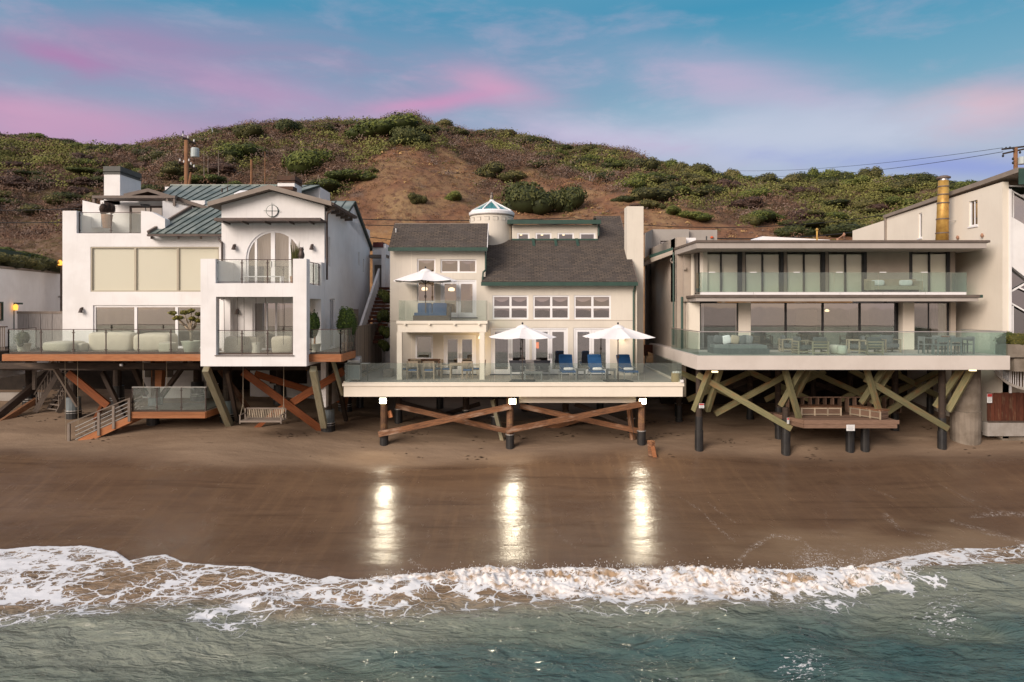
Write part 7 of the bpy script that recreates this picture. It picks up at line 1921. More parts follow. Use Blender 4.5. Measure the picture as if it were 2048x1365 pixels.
part('door_surround', MB(Tf).box(lf(27), lf(44), -.04, -.002, 6.3, Z(606, 39.3)).box(lf(27)+.0, lf(44)-.0, -.05, -.041, Z(609, 39.3), Z(606, 39.3)), M['green_trim'], FL)
part('white_gate_leaf', MB(Tf).box(lf(27), lf(43), -.07, -.051, 6.3, Z(609.5, 39.3)), M['white_paint'], FL)
part('lamp', MB(Tf).lathe((lf(25), -.16, Z(615, 38.8)), [(.10, -.16), (.12, 0), (.12, .1), (.03, .18)], 10), M['amber'], FL)
part('wall_spout', MB(Tf).lathe((lf(115), -.12, Z(594, 43)), [(.06, -.05), (.1, .0), (.05, .06)], 8), M['concrete'], FL)
GS = thing('grey_panel_screen', P(80, 658, 37), 'plain grey panelled screen between the white walled building and the white house deck', 'screen')
sx0_, sx1_ = X(34, 37), X(128, 37)
for i in range(4): part('screen_panel', MB().box(sx0_+(sx1_-sx0_)*i/4+.02, sx0_+(sx1_-sx0_)*(i+1)/4-.02, 37, 37.05, zf-.3, Z(624, 37)-.1), M['curtain'], GS)
part('screen_frame', MB().box(sx0_, sx1_, 36.98, 37.07, Z(625, 37)-.08, Z(623, 37)), M['greywood'], GS)
LD = thing('neighbour_deck', P(-20, 712, 33), 'grey railing and deck end of the neighbouring building at the left edge', 'deck')
part('deck_slab', MB().box(-30, X(4, 33.5), 33.2, 40, zf-.5, zf-.05), M['darkwood'], LD)
for i in range(12): part('baluster', MB().box(X(-40+i*4.3, 33.4), X(-40+i*4.3, 33.4)+.035, 33.4, 33.44, zf, Z(655, 33.4)), M['greywood'], LD)
timber('handrail', P(-45, 654, 33.42), P(14, 654, 33.42), .1, .06, M['darkwood'], LD)
H = thing('roof_hedge', P(60, 545, 40), 'clipped hedge in front of the green fascia on the white walled building', 'hedge')
for i, (px, py, D) in enumerate(((-20, 528, 37), (15, 531, 38.2), (50, 534, 39.5), (82, 538, 41), (105, 541, 42.4))):
    o = link('hedge_clump', BUSH['olive'][i % 3].copy(), H); o.location = P(px, py, D) - H.location; o.scale = (.95, .9, .75)
H = thing('roof_hedge', P(30, 500, 42), 'paler hedge row growing above the green fascia of the white walled building', 'hedge')
for i, px in enumerate((-25, 5, 35, 60)):
    o = link('hedge_clump', BUSH['green'][i % 3].copy(), H); o.location = P(px, 505+i*5, 41+i*.8) - H.location; o.scale = (1.1, .9, .6)

# ------------------------------------------------------------------ poles and wires
UP = thing('utility_pole', (X(374, 52), 52, 4.5), 'brown wooden utility pole with two crossarms and pale transformer behind the white house', 'utility pole')
x = X(374, 52)
part('pole', MB().tube((x, 52, 4.5), (x-.05, 52, Z(281, 52)), .2, .15, 12), M['polewood'], UP, smooth=True)
part('pole_brace', MB().tube(P(378, 372, 51.7), P(382, 345, 51.7), .1, .08, 8), M['polewood'], UP)
part('crossarm', MB().beam(P(364, 276, 51.8), P(391, 288, 53.5), .12, .14), M['darkwood'], UP)
part('crossarm', MB().beam(P(357, 325, 51.8), P(394, 339, 53.4), .12, .14), M['darkwood'], UP)
part('transformer', MB().lathe(P(390, 315, 51.9), [(.28, 0), (.30, .05), (.30, .62), (.26, .7), (.08, .74)], 16), M['transformer'], UP)
for px, py in ((360, 322), (368, 325), (378, 322), (382, 329), (388, 334), (366, 272), (376, 276), (388, 283)): part('insulator', MB().lathe(P(px, py, 51.9), [(.03, -.05), (.07, 0), (.05, .07), (.06, .11), (.02, .16)], 8), M['porcelain'], UP)
part('pole_wire', MB().path([P(366, 268, 51.9), P(366, 262, 51.9)], .04), M['black_metal'], UP)
UP2 = thing('utility_pole', (X(2033, 60), 60, 5.5), 'utility pole with double crossarm and grey transformer rising behind the far right house', 'utility pole')
part('pole', MB().tube((X(2033, 60), 60, 5.5), P(2031, 296, 60), .2, .16, 12), M['polewood'], UP2, smooth=True)
for a, b in (((2004, 299), (2062, 292)), ((2006, 308), (2060, 296))): part('crossarm', MB().beam(P(*a, 59.8), P(*b, 60.3), .12, .14), M['darkwood'], UP2)
part('transformer', MB().lathe(P(2044, 329, 59.6), [(.28, 0), (.30, .05), (.30, .58), (.2, .66)], 16), M['transformer'], UP2)
for px, py in ((2006, 312), (2012, 297), (2020, 296), (2027, 297), (2040, 305), (2026, 318), (2026, 326)): part('insulator', MB().lathe(P(px, py, 59.7), [(.05, -.12), (.09, -.05), (.09, .03), (.03, .12)], 8), M['black_metal'], UP2)
for (px, y1, y0, D, lb) in ((503, 320, 376, 50, 'short orange brown post above the green metal roof'), (530, 305, 375, 56, 'thin bare stick post on the slope left of the white gable')):
    o = thing('wooden_post', P(px, y0, D), lb, 'post'); part('post_shaft', MB().tube(P(px, y0+20, D), P(px, y1, D), .1 if px == 503 else .05, .09 if px == 503 else .03, 8), M['polewood'], o)
for i, (px, y1, y0) in enumerate(((408, 303, 352), (416, 312, 345), (437, 300, 352), (574, 336, 362))):
    tag(part('dry_stalk', MB().tube(P(px, y0, 66), P(px, y1, 66), .045, .02, 5), M['greywood']), ('bleached dry stalk just right of the transformer', 'short bleached stalk between two taller ones', 'tallest bleached stalk above the green roof', 'bleached stalk directly above the white chimney with brown cap')[i], 'dry stalk', 'dry agave stalks')
tag(part('dry_stalk', MB().path([P(634, 364, 66), P(637, 350, 66), P(640, 364, 66)], .03, 5), M['greywood']), 'pale forked stake on the slope right of the white chimney', 'dry stalk', 'dry agave stalks')
tag(part('dry_stalk', MB().path([P(1180, 362, 84), P(1180, 352, 84)], .13, 6).path([P(1184, 364, 84), P(1191, 346, 84)], .05, 5), M['greywood']), 'pale broken stake on the hillside above the dormer', 'dry stalk', 'dry agave stalks')
def wire(pts, D0, D1, sag, r, label):
    n = 24; a = P(*pts[0], D0); b = P(*pts[1], D1); q = []
    for i in range(n+1):
        t = i/n; p = a.lerp(b, t); p.z -= sag*4*t*(1-t); q.append(p)
    tag(part('overhead_wire', MB().path(q, r, 5), M['wire']), label, 'wire', 'overhead wires')
wire(((-150, 421), (374, 407)), 50, 52, .2, .03, 'upper thin cable crossing the slope left of the white house')
wire(((-150, 444), (374, 436)), 50, 52, .2, .035, 'lower thick cable crossing the slope left of the white house')
wire(((374, 418), (1150, 436)), 52, 55, .5, .035, 'upper black cable running right behind the white house towards the turret')
wire(((374, 434), (1150, 448)), 52, 55, .4, .03, 'second black cable just below the one reaching the turret')
wire(((500, 440), (1000, 492)), 53, 55, .4, .03, 'lowest black cable crossing the earth cut between the two left houses')
wire(((1150, 438), (2033, 372)), 55, 60, 1.9, .03, 'upper black cable crossing the slope over the modern house roof')
wire(((1150, 450), (2033, 396)), 55, 60, 2.2, .05, 'thick black cable crossing low behind the modern house roof')
wire(((1480, 342), (2006, 296)), 110, 60, .6, .02, 'faint high wire against the sky left of the right hand utility pole')
wire(((1500, 352), (2006, 304)), 110, 60, .8, .025, 'second faint wire against the lilac sky left of the right hand pole')
SLm = thing('curved_lamp_arm', P(425, 276, 100), 'thin curved street lamp on the skyline above the transformer', 'street lamp')
part('lamp_post', MB().path([P(425, 285, 100), P(425, 262, 100), P(423, 256, 100), P(416, 253, 100)], .07, 6), M['steel'], SLm)
# ------------------------------------------------------------------ furniture and small things
def leg4(o, xs, ys, z1, w, m, nm='leg'):
    for x in xs:
        for y in ys: part(nm, MB().box(x-w/2, x+w/2, y-w/2, y+w/2, 0, z1), m, o)
O0 = (0, 0, 0)
def mk_umbrella(label, hp=2.27, rx=1.66, ry=1.5, rise=.47):
    o = thing('patio_umbrella', O0, label, 'umbrella', 'white patio umbrellas')
    n = 8; rings = 6; mb = MB()
    tips = []
    for k in range(n):
        a = math.pi/4*k; c, s = math.cos(a), math.sin(a); q = max(abs(c), abs(s)); f = 1.0 if k % 2 == 0 else 1.18
        tips.append(Vector((rx*c*f, ry*s*f, hp)))
    top = Vector((0, 0, hp+rise))
    sub = 4; vs = []
    for j in range(rings+1):
        t = j/rings
        for k in range(n):
            for i in range(sub):
                u = i/sub; e = tips[k].lerp(tips[(k+1) % n], u)
                p = top.lerp(e, t); prof = ((1-t)**1.4*.75 + (1-t)*.25)*rise + hp - .02 + .03*math.sin(math.pi*t)
                sagv = -0.10*math.sin(math.pi*u)*t + 0.0
                droop = -0.07*t**3
                vs.append((p.x*(1-.07*math.sin(math.pi*u)*t), p.y*(1-.07*math.sin(math.pi*u)*t), prof + sagv*.6 + droop))
    m_ = n*sub
    fs = [(j*m_+i, j*m_+(i+1) % m_, (j+1)*m_+(i+1) % m_, (j+1)*m_+i) for j in range(rings) for i in range(m_)]
    mb.add(vs, fs); cn = part('canopy', mb, M['canvas'], o)
    part('valance_cap', MB().lathe((0, 0, hp+rise-.08), [(.36, -.06), (.2, .06), (.03, .12)], 16), M['canvas'], cn)
    for k in range(n):
        e = tips[k]; part('rib', MB().tube((0, 0, hp+rise-.08), (e.x*.97, e.y*.97, hp-.09), .012, n=5), M['bronze'], cn)
        part('strut', MB().tube((0, 0, hp-.25), (e.x*.36, e.y*.36, hp+rise*.50-.02), .013, n=5), M['bronze'], cn)
    part('pole', MB().tube((0, 0, .05), (0, 0, hp+rise), .026, n=10), M['bronze'], o)
    part('finial', MB().lathe((0, 0, hp+rise+.03), [(.02, 0), (.05, .04), (.04, .1), (.01, .13)], 10), M['black_metal'], o)
    part('crank', MB().box(-.05, .05, -.06, .03, 1.15, 1.27).tube((0, -.06, 1.2), (.0, -.14, 1.2), .012, n=5), M['bronze'], o)
    return o
def base_plate(o):
    b = part('base', MB().box(-.58, .58, -.52, .52, 0, .06), M['black_metal'], o)
    part('base_tube', MB().tube((0, 0, .061), (0, 0, .4), .045, n=10), M['bronze'], o); return b
um = mk_umbrella('white patio umbrella in the middle of the front deck by the dark sling chairs'); base_plate(um)
dup(um, (X(1236, 33.2), 33.2, zd), 0.25, 'rightmost white patio umbrella beside the blue lounge chair near the deck corner')
um3 = mk_umbrella('white patio umbrella over the blue cushioned seat on the upper balcony', hp=2.1, rise=.5); um3.location = (X(851, 34.9), 34.9, Z(640, 34.9)-.02)
um.location = (X(1045, 33.2), 33.2, zd); um.rotation_euler = (0, 0, -.12)

def mk_dining_chair():
    o = thing('dining_chair', O0, 'x', 'chair', 'teak dining chairs with blue cushions'); t = M['teak']
    leg4(o, (-.26, .26), (-.25,), .64, .045, t); leg4(o, (-.26, .26), (.25,), .92, .045, t)
    part('seat', MB().box(-.25, .25, -.25, .25, .40, .43), t, o)
    part('cushion', MB().pillow((0, 0, .46), .24, .24, .04, .4, 16, 6), M['blue'], o)
    for s in (-1, 1): part('armrest', MB().box(s*.265-.03, s*.265+.03, -.28, .27, .64, .665), t, o)
    part('back_rail', MB().box(-.24, .24, .235, .26, .84, .92), t, o)
    for i in range(7): part('back_slat', MB().box(-.21+i*.07-.018, -.21+i*.07+.018, .24, .255, .62, .84), t, o)
    return o
def mk_table(w, dp, label, nm='dining_table', h=.74, m=None, n=7, group=None):
    o = thing(nm, O0, label, 'table', group); t = m or M['teak']
    for i in range(n): part('table_slat', MB().box(-w/2, w/2, -dp/2+dp*i/n+.006, -dp/2+dp*(i+1)/n-.006, h-.035, h), t, o)
    leg4(o, (-w/2+.06, w/2-.06), (-dp/2+.06, dp/2-.06), h-.036, .06, t)
    part('apron', MB().box(-w/2+.05, w/2-.05, -dp/2+.05, -dp/2+.08, h-.1, h-.036).box(-w/2+.05, w/2-.05, dp/2-.08, dp/2-.05, h-.1, h-.036), t, o)
    return o
def put(o, px, D, z, rz=0): o.location = (X(px, D), D, z); o.rotation_euler = (0, 0, rz); return o
put(mk_table(1.5, .9, 'teak dining table left of the porch french doors'), 843, 34.9, zd)
put(mk_table(.95, .9, 'small square teak dining table in front of the porch french doors', n=5), 918, 35.0, zd)
dc = mk_dining_chair(); base = (X(826, 34.35), 34.35, zd)
labs = [(826, 34.35, math.pi, 'teak chair with its back to the sea at the left of the long porch table'), (858, 34.35, math.pi, 'teak chair with its back to the sea at the right of the long porch table'),
        (812, 35.0, math.pi/2, 'teak chair at the left end of the long porch table'), (874, 35.2, -math.pi/2, 'teak chair at the right end of the long porch table'),
        (830, 35.6, 0, 'teak chair behind the long porch table under the porch window'), (893, 35.0, math.pi/2, 'teak chair at the left side of the small square porch table'),
        (935, 34.4, math.pi, 'teak chair with its back to the sea at the small square porch table'), (950, 35.1, -math.pi/2, 'teak chair at the right side of the small square porch table by the column')]
for i, (px, D, rz_, lb) in enumerate(labs):
    if i: dup(dc, (X(px, D), D, zd), rz_, lb)
dc.location = (X(826, 34.35), 34.35, zd); dc.rotation_euler = (0, 0, math.pi); dc['label'] = labs[0][3]
CN = thing('console_bench', P(845, 738, 36.1), 'long reddish brown sideboard against the porch wall under the window', 'sideboard')
part('top', MB().box(X(817, 36.1), X(880, 36.1), 35.85, 36.25, zd+.82, zd+.88), M['oldred'], CN)
for px in (819, 848, 878): part('leg', MB().box(X(px, 36.1)-.04, X(px, 36.1)+.04, 35.9, 36.2, zd, zd+.82), M['oldred'], CN)
PU = thing('folded_umbrella', P(970, 750, 35.9), 'folded dark parasol leaning by the right porch column', 'parasol')
part('pole', MB().tube(P(968, 752, 35.7), P(971, 720, 35.9), .03, n=6), M['wicker'], PU)

def mk_lounge():
    o = thing('lounge_chair', O0, 'x', 'lounge chair', 'blue lounge chairs'); fm = M['teak']; w = .36
    Sx = lambda a, b: None
    for s in (-1, 1):
        part('side_rail', MB().beam((s*w, -.75, .40), (s*w, .35, .36), .04, .05), M['steel'], o)
        part('leg', MB().box(s*w-.025, s*w+.025, -.74, -.69, 0, .38), M['steel'], o); part('leg', MB().box(s*w-.025, s*w+.025, .3, .35, 0, .36), M['steel'], o)
        part('armrest', MB().beam((s*(w+.01), -.35, .58), (s*(w+.01), .38, .62), .05, .03), M['steel'], o)
    part('seat_cushion', MB().prism([(-w+.02, -.78, .40), (w-.02, -.78, .40), (w-.02, .32, .37), (-w+.02, .32, .37)], (0, .01, .10)), M['blue'], o)
    part('back_cushion', MB().prism([(-w+.02, .30, .42), (w-.02, .30, .42), (w-.02, .78, 1.14), (-w+.02, .78, 1.14)], (0, -.10, .05)), M['blue'], o)
    part('headrest', MB().pillow((0, .66, 1.10), w-.02, .07, .11, .4, 16, 8), M['blue'], o)
    return o
lo = mk_lounge(); spots = [(1134, 34.3, 0.04, 'leftmost blue lounge chair in front of the middle french doors'), (1192, 34.3, 0.02, 'middle blue lounge chair in front of the right french doors'), (1254, 34.3, 0.14, 'rightmost blue lounge chair behind the right umbrella')]
for i, (px, D, rz_, lb) in enumerate(spots):
    if i: dup(lo, (X(px, D), D, zd), rz_, lb)
    tw_ = thing('rolled_towel', (X(px+3, D-.5), D-.5, zd+.51), 'rolled white towel on the ' + lb[:lb.index(' in ') if ' in ' in lb else lb.index(' behind')], 'towel', 'towels on the lounge chairs')
    part('towel_roll', MB().pillow((X(px+3, D-.5), D-.5, zd+.57), .25, .09, .07, .55, 16, 8), M['whitefab'], tw_, smooth=True)
lo.location = (X(1134, 34.3), 34.3, zd); lo.rotation_euler = (0, 0, .04); lo['label'] = spots[0][3]

def mk_sling(w=.72, m=None, label='x', group='dark sling deck chairs'):
    o = thing('deck_armchair', O0, label, 'chair', group); fm = M['greystone']
    leg4(o, (-w/2, w/2), (-.3,), .55, .04, fm); leg4(o, (-w/2, w/2), (.32,), .60, .04, fm)
    part('seat', MB().box(-w/2+.03, w/2-.03, -.3, .32, .33, .42), m or M['darkfab'], o)
    part('backrest', MB().prism([(-w/2, .24, .42), (w/2, .24, .42), (w/2+.08, .48, .86), (-w/2-.08, .48, .86)], (0, .05, 0)), m or M['darkfab'], o)
    for s in (-1, 1): part('armrest', MB().box(s*w/2-.03, s*w/2+.03, -.32, .36, .56, .59), fm, o)
    return o
s1 = mk_sling(); s1['label'] = 'dark sling armchair left of the pale centre seat behind the middle umbrella'
dup(s1, (X(1084, 34.9), 34.9, zd), -.05, 'dark sling armchair right of the pale centre seat behind the middle umbrella')
put(s1, 1036, 34.9, zd, .05)
s2 = mk_sling(.95, M['wicker'], 'pale woven centre seat between the two dark sling armchairs', None); 
for c in s2.children:
    if c.type == 'MESH' and c.name.startswith(('seat', 'backrest')): c.data.materials[0] = M['curtain']
put(s2, 1060, 35.3, zd)
put(mk_table(.95, .55, 'low grey coffee table in front of the dark sling armchairs', 'coffee_table', .42, M['greystone'], 5), 1066, 33.9, zd)
st_ = mk_table(.5, .5, 'small grey side table between the left and middle lounge chairs', 'side_table', .5, M['greystone'], 4, 'side tables by the lounge chairs')
dup(st_, (X(1222, 34.6), 34.6, zd), 0, 'small grey side table between the middle and right lounge chairs'); put(st_, 1162, 34.6, zd)
TBk = thing('towel_basket', P(1352, 765, 32.8), 'round straw basket of rolled white towels at the right front corner of the deck', 'basket')
bx, by = X(1352, 32.9), 32.95
part('basket_body', MB().lathe((bx, by, zd), [(.19, 0), (.22, .05), (.215, .42), (.225, .45), (.2, .45)], 20), M['basket'], TBk)
for i, (dx, dy) in enumerate(((-.12, -.06), (0, -.1), (.12, -.05), (-.06, .07), (.07, .08))): part('towel', MB().tube((bx+dx, by+dy, zd+.3), (bx+dx, by+dy, zd+.53), .055, n=10), M['whitefab'], TBk)
# grill
GR = thing('gas_grill', P(715, 757, 33.6), 'stainless gas grill on a cart at the left front corner of the deck', 'grill')
gx_, gy_ = X(711, 33.6), 33.4
part('cart', MB().box(gx_-.33, gx_+.25, gy_, gy_+.5, .08+zd, zd+.82), M['stainless'], GR)
part('cart_door', MB().box(gx_-.30, gx_-.05, gy_-.015, gy_-.002, .12+zd, zd+.74), M['transformer'], GR); part('cart_door', MB().box(gx_-.03, gx_+.22, gy_-.015, gy_-.002, .12+zd, zd+.74), M['transformer'], GR)
part('side_shelf', MB().box(gx_+.26, gx_+.68, gy_+.02, gy_+.46, zd+.84, zd+.87), M['stainless'], GR)
part('control_panel', MB().box(gx_-.36, gx_+.28, gy_-.04, gy_-.001, zd+.80, zd+.90), M['black_metal'], GR)
part('hood', MB().lathe((0, 0, 0), [(0.01, 0), (0.02, 0.01)], 4) if False else MB().prism([(gx_-.34, gy_, zd+.9), (gx_-.34, gy_+.5, zd+.9), (gx_-.34, gy_+.46, zd+1.12), (gx_-.34, gy_+.3, zd+1.22), (gx_-.34, gy_+.1, zd+1.16), (gx_-.34, gy_, zd+1.02)], (.6, 0, 0)), M['stainless'], GR)
part('hood_handle', MB().beam((gx_-.25, gy_-.06, zd+1.0), (gx_+.17, gy_-.06, zd+1.0), .03, .03), M['steel'], GR)
for sx in (-.28, .2, .62): part('leg', MB().box(gx_+sx-.02, gx_+sx+.02, gy_+.05, gy_+.09, zd, zd+(.08 if sx < .5 else .84)), M['black_metal'], GR)
# love seat on the upper balcony
LS = thing('outdoor_love_seat', P(853, 640, 34.8), 'brown wicker love seat with two teal blue back cushions on the upper balcony', 'love seat')
lx0, lx1 = X(829, 34.7), X(898, 34.7); yb_ = 34.7; zb_ = zc1-.02
part('wicker_base', MB().box(lx0-.04, lx1+.0, yb_-.25, yb_+.5, zb_, zb_+.28), M['wicker'], LS)
part('wicker_back', MB().box(lx0+.2, lx1+.06, yb_+.5, yb_+.62, zb_, zb_+.86), M['wicker'], LS)
part('wicker_arm', MB().box(lx1-.1, lx1+.05, yb_-.2, yb_+.499, zb_+.281, zb_+.72), M['wicker'], LS)
part('seat_cushion', MB().box(lx0+.02, lx1-.12, yb_-.26, yb_+.45, zb_+.281, zb_+.42), M['blue'], LS)
wd = (lx1-.12-lx0-.1)/2
for k in range(2): part('back_cushion', MB().pillow((lx0+.1+wd*(k+.5), yb_+.36, zb_+.65), wd/2-.01, .09, .27, .25, 18, 8), M['blue'], LS)

# --- left house deck things
def cover(label, x0, x1, y0, y1, z0, h, e=.3, cat='covered furniture', name='covered_furniture'):
    o = thing(name, ((x0+x1)/2, (y0+y1)/2, z0), label, cat, 'furniture under cream covers')
    mb = MB(); mb.pillow(((x0+x1)/2, (y0+y1)/2, z0+h/2-.02), (x1-x0)/2, (y1-y0)/2, h/2, e, 36, 16, jit=.05)
    part('cloth_cover', mb, M['cover'], o, smooth=True); return o
cover('low round covered ottoman behind the second glass panel of the white house deck', X(90, 32.4), X(152, 32.4), 32, 33.4, zf, .52, .45)
cover('wide covered sofa against the lower windows of the white house', X(186, 33.4), X(272, 33.4), 32.9, 33.9, zf, .92, .28)
cover('covered sofa with a sagging back right of the wide covered sofa', X(274, 33.2), X(348, 33.2), 32.7, 33.8, zf, .86, .35)
cover('small covered table between the sofa and the potted tree', X(322, 32.2), X(350, 32.2), 31.8, 32.6, zf, .5, .4)
cover('small covered stool left of the wide covered sofa', X(150, 32.8), X(172, 32.8), 32.5, 33.1, zf, .42, .4)
cover('left covered armchair inside the boxed tower balcony', X(450, 31.8), X(490, 31.8), 31.5, 32.4, zf, .78, .35)
cover('second covered armchair behind the drum table in the tower balcony', X(490, 32.6), X(520, 32.6), 32.3, 33.1, zf, .74, .35)
cover('right covered armchair inside the boxed tower balcony', X(545, 31.8), X(590, 31.8), 31.5, 32.4, zf, .8, .35)
DT = thing('drum_table', P(512, 706, 31.2), 'small cream drum side table standing in the tower balcony', 'side table')
part('drum', MB().lathe((X(512, 31.3), 31.3, zf), [(.17, 0), (.19, .04), (.15, .22), (.19, .44), (.19, .48)], 20), M['potwhite'], DT, smooth=True)
part('drum_top', MB().lathe((X(512, 31.3), 31.3, zf+.481), [(.2, 0), (.2, .025)], 20), M['potwhite'], DT)
BT = thing('balcony_bench', P(505, 566, 32), 'low white table rail on the upper balcony before the arched window', 'table')
part('table_top', MB().box(X(488, 32), X(565, 32), 31.8, 32.3, Z(553, 32)-.03, Z(553, 32)), M['white_paint'], BT)
for px in (490, 563): part('leg', MB().box(X(px, 32)-.03, X(px, 32)+.03, 31.85, 32.25, zu, Z(553, 32)-.03), M['white_paint'], BT)
def potted(nm, label, x, y, z, r, h, potm, leafm, fol, n, leaf, seed, trunk=0, cat='potted plant'):
    o = thing(nm, (x, y, z), label, cat)
    part('pot', MB().lathe((x, y, z), [(r*.72, 0), (r*.8, .03), (r, h), (r*1.04, h), (r*1.04, h*.94), (r*.9, h*.9)], 20), potm, o, smooth=True)
    if trunk: part('trunk', MB().tube((x, y, z+h*.8), (x+.03, y, z+h+trunk), .05, .035, 8), M['polewood'], o)
    b = link('foliage', bush_mesh('foliage', leafm, seed, fol[0], fol[0], fol[1], n, leaf, 8, .7), o); b.location = Vector((0, 0, h+trunk))
    return o
potted('potted_bush', 'pale leafed bush in a white pot at the left end of the white house deck', X(48, 32.5), 32.5, zf, .3, .42, M['potwhite'], M['leaf_olive'], (.42, .6), 500, .07, 101)
o = potted('potted_shrub', 'tall green shrub behind the glass to the right of the boxed tower', X(629, 32.2), 32.2, zf, .3, .4, M['potwhite'], M['leaf_pot'], (.40, 1.05), 2000, .085, 102, .45)
o = potted('potted_shrub', 'bushy green potted tree at the right end of the white house deck', X(695, 33.2), 33.2, zf, .26, .4, M['terracotta'], M['leaf_pot'], (.56, 1.3), 2600, .09, 103, .5)
for i, (px, py, s) in enumerate(((770, 600, .5), (768, 640, .5), (772, 672, .5), (769, 698, .45))):
    o = link('climbing_shrub', BUSH['green'][i % 3], None); o.location = P(px, py, 37.6); o.scale = (s*.75, s, s*1.5)
    tag(o, ('top', 'upper', 'lower', 'bottom')[i] + ' clump of the dark climbing shrub between the white and the cream house', 'shrub', 'climbing shrubs')
PT = thing('potted_tree', P(380, 706, 31.7), 'gnarled succulent tree with yellow green leaf clusters in a wide pale pot', 'potted tree')
px_, py_ = X(383, 31.8), 31.8
part('pot', MB().lathe((px_, py_, zf), [(.26, 0), (.30, .04), (.44, .5), (.46, .55), (.40, .55), (.38, .5)], 24), M['pot'], PT, smooth=True)
_q = random.Random(4)
def limb(a, b, r0, r1): part('branch', MB().tube(a, b, r0, r1, 8), M['teak'], PT, smooth=True)
t0 = Vector((px_, py_, zf+.5)); t1 = t0+Vector((-.03, 0, .45)); limb(t0, t1, .08, .06)
ends = []
for dx, dz in ((-.55, .75), (-.25, 1.05), (.05, 1.15), (.30, .95), (.35, .6), (-.75, 1.0), (.15, .7)):
    m1 = t1+Vector((dx*.45, _q.uniform(-.15, .15), dz*.4)); e1 = t1+Vector((dx, _q.uniform(-.25, .25), dz*.82)); limb(t1, m1, .05, .04); limb(m1, e1, .04, .022); ends.append(e1)
for i, e1 in enumerate(ends):
    b = link('leaf_cluster', bush_mesh('leaf_cluster', M['leaf_yellow'], 120+i, .24, .24, .18, 170, .10, 5, .8), PT); b.location = e1-PT.location
PB = thing('ornamental_palm', P(598, 518, 32.4), 'dry yellow palm frond plant on the tower balcony before the arched window', 'plant')
c = Vector((X(590, 32.2), 32.2, zu))
part('pot', MB().lathe(tuple(c), [(.2, 0), (.24, .35), (.2, .36)], 14), M['terracotta'], PB)
for i in range(16):
    a = 6.28*i/16; e = c+Vector((math.cos(a)*.22, math.sin(a)*.22, 1.6+.5*_q.random())); mth = c+Vector((math.cos(a)*.10, math.sin(a)*.1, .9))
    part('frond', MB().add([c+Vector((0, 0, .35)), mth+Vector((.05, 0, 0)), e, mth-Vector((.05, 0, 0))], [(0,1,2,3)]), M['leaf_yellow'], PB)
TP_ = thing('terrace_plant', P(215, 424, 36), 'reddish brown potted bush behind the glass of the roof terrace', 'potted plant')
part('pot', MB().lathe(P(214, 445, 36), [(.2, -.3), (.28, .4), (.24, .4)], 14), M['terracotta'], TP_)
b = link('foliage', bush_mesh('foliage', M['twig_brown'], 140, .38, .35, .6, 700, .06, 6, .8), TP_); b.location = P(214, 424, 36)-TP_.location
DH = thing('satellite_dish', P(291, 418, 36.3), 'small dark satellite dish on the roof terrace', 'satellite dish')
part('dish', MB().lathe(P(291, 415, 36.3), [(.02, 0), (.18, .05), (.26, .14)], 16), M['black_metal'], DH); part('mast', MB().tube(P(292, 424, 36.4), P(291, 415, 36.35), .02, n=6), M['black_metal'], DH)

# --- modern house deck things
SB_ = thing('corner_daybed', P(1480, 712, 32), 'low grey corner daybed with pillows at the left end of the modern house deck', 'daybed')
sx0, sx1 = X(1432, 31.9), X(1536, 31.9); y_ = 31.8
part('daybed_base', MB().prism([(sx0, y_+.5, zD), (sx0+.5, y_-.1, zD), (sx1, y_-.1, zD), (sx1, y_+1.3, zD), (sx0, y_+1.3, zD)], (0, 0, .28)), M['greyfab'], SB_)
part('mattress', MB().prism([(sx0+.05, y_+.5, zD+.281), (sx0+.55, y_-.05, zD+.281), (sx1-.1, y_-.05, zD+.281), (sx1-.1, y_+1.25, zD+.281), (sx0+.05, y_+1.25, zD+.281)], (0, 0, .16)), M['greystone'], SB_)
part('backrest', MB().box(sx0, sx1-.5, y_+1.301, y_+1.5, zD, zD+.82), M['greyfab'], SB_)
for i, (dx, c) in enumerate(((.35, 'greyfab'), (.75, 'whitefab'), (1.15, 'beigefab'), (1.55, 'greyfab'), (1.8, 'greystone'))):
    pl_ = thing('scatter_pillow', (sx0+dx, y_+.95, zD+.44), ('leftmost grey pillow on the corner daybed', 'white pillow on the corner daybed', 'beige pillow on the corner daybed', 'dark grey pillow right of the beige one on the daybed', 'rightmost pale grey pillow on the corner daybed')[i], 'pillow', 'daybed pillows')
    part('pillow_case', MB().pillow((sx0+dx, y_+.95, zD+.65), .22, .11, .21, .5, 16, 8, rot=Matrix.Rotation(.2*(-1)**i, 3, 'Y')), M[c], pl_, smooth=True)
def mk_club(label, m='teak', back=True):
    o = thing('slatted_armchair', O0, label, 'chair', 'slatted teak armchairs'); t = M[m]
    leg4(o, (-.36, .36), (-.36, .36), .62, .06, t)
    for s in (-1, 1): part('armrest', MB().box(s*.36-.04, s*.36+.04, -.38, .38, .60, .64), t, o); part('side_rail', MB().box(s*.36-.02, s*.36+.02, -.33, .33, .1, .16), t, o)
    part('seat_cushion', MB().box(-.32, .32, -.33, .3, .24, .42), M['greyfab'], o)
    part('back_cushion', MB().pillow((0, .28, .58), .32, .09, .24, .35, 16, 8), M['greyfab'], o)
    for k in range(3): part('back_slat', MB().box(-.33, .33, .34, .37, .3+k*.13, .37+k*.13), t, o)
    part('stretcher', MB().box(-.33, .33, .33, .37, .06, .12), t, o)
    return o
c1 = mk_club('slatted armchair seen from its right side left of the white drum stools')
dup(c1, (X(1606, 32.2), 32.2, zD), math.pi*.5, 'slatted armchair seen from the side left of the open framed one'); dup(c1, (X(1577, 33.8), 33.8, zD), math.pi*.45, 'slatted armchair farthest back beside the glass doors')
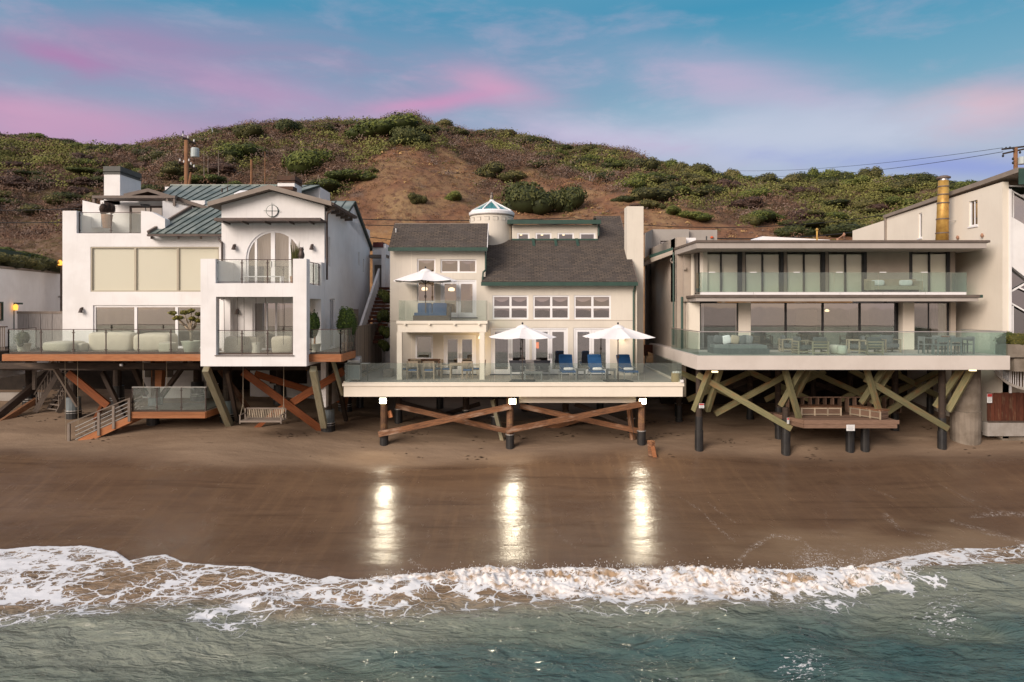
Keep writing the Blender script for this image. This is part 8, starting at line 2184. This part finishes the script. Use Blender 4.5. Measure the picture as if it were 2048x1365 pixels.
dup(c1, (X(1742, 32.0), 32.0, zD), math.pi, 'slatted armchair with its back to the sea right of the white drum stools'); dup(c1, (X(1712, 33.0), 33.0, zD), math.pi*1.4, 'slatted armchair turned towards the drum stools'); dup(c1, (X(1778, 33.6), 33.6, zD), 0, 'slatted armchair facing the sea by the dark door recess')
put(c1, 1634, 32.0, zD, math.pi)
for i, (px, D, r_, h_) in enumerate(((1672, 32.4, .30, .42), (1684, 31.9, .22, .42))):
    o = thing('drum_stool', (X(px, D), D, zD), ('larger rear white drum stool on the modern house deck', 'smaller front white drum stool on the modern house deck')[i], 'stool', 'white drum stools')
    part('stool_body', MB().lathe((X(px, D), D, zD), [(r_*.7, 0), (r_, .08), (r_, h_-.06), (r_*.8, h_)], 20), M['potwhite'], o, smooth=True)
put(mk_table(2.0, .95, 'long grey dining table at the right end of the modern house deck', 'long_table', .76, M['greystone'], 7), 1896, 32.4, zD)
def mk_gchair(label):
    o = thing('grey_dining_chair', O0, label, 'chair', 'grey dining chairs'); t = M['greystone']
    leg4(o, (-.23, .23), (-.22,), .43, .045, t); leg4(o, (-.23, .23), (.22,), .82, .045, t)
    part('seat', MB().box(-.25, .25, -.24, .24, .43, .47), t, o); part('backrest', MB().box(-.22, .22, .20, .235, .60, .82), t, o); return o
c2 = mk_gchair('grey dining chair nearest the sea, left one at the long table')
for px, D, rz_, lb in ((1906, 31.75, math.pi, 'grey dining chair nearest the sea, right one at the long table'), (1880, 33.1, 0, 'grey dining chair behind the long table, left one'), (1906, 33.1, 0, 'grey dining chair behind the long table, right one'), (1852, 32.4, math.pi/2, 'grey dining chair at the left end of the long table'), (1932, 32.5, -math.pi/2, 'grey dining chair at the right end of the long table')):
    dup(c2, (X(px, D), D, zD), rz_, lb)
put(c2, 1880, 31.75, zD, math.pi)
o = thing('fruit_bowl', (X(1891, 32.4), 32.4, zD+.76), 'shallow orange bowl in the middle of the long grey table', 'bowl')
part('bowl_dish', MB().lathe((X(1891, 32.4), 32.4, zD+.76), [(.1, 0), (.22, .07), (.2, .075), (.08, .03)], 18), M['terracotta'], o)
BS = thing('balcony_sofa', P(1788, 584, 34.6), 'beige sofa with two pale pillows behind the upper glass balcony of the modern house', 'sofa')
a, b = X(1736, 34.7), X(1838, 34.7); zz = zU-.08
part('sofa_seat', MB().box(a, b, 34.4, 35.1, zz+.22, zz+.42), M['beigefab'], BS); part('sofa_back', MB().box(a, b, 34.95, 35.12, zz+.421, zz+.78), M['beigefab'], BS)
for x in (a+.08, b-.08): part('sofa_arm', MB().box(x-.09, x+.09, 34.38, 34.949, zz+.2, zz+.66), M['beigefab'], BS)
for x in (a+.2, (a+b)/2, b-.2): part('leg', MB().box(x-.04, x+.04, 34.45, 35.0, zz, zz+.219), M['wicker'], BS)
for i, px in enumerate((1756, 1812)):
    o = thing('scatter_pillow', (X(px, 34.8), 34.8, zz+.42), ('left patterned pale pillow on the beige balcony sofa', 'right patterned pale pillow on the beige balcony sofa')[i], 'pillow', 'pillows on the balcony sofa')
    part('pillow_case', MB().pillow((X(px, 34.8), 34.83, zz+.58), .34, .09, .15, .5, 16, 8), M['whitefab'], o, smooth=True)
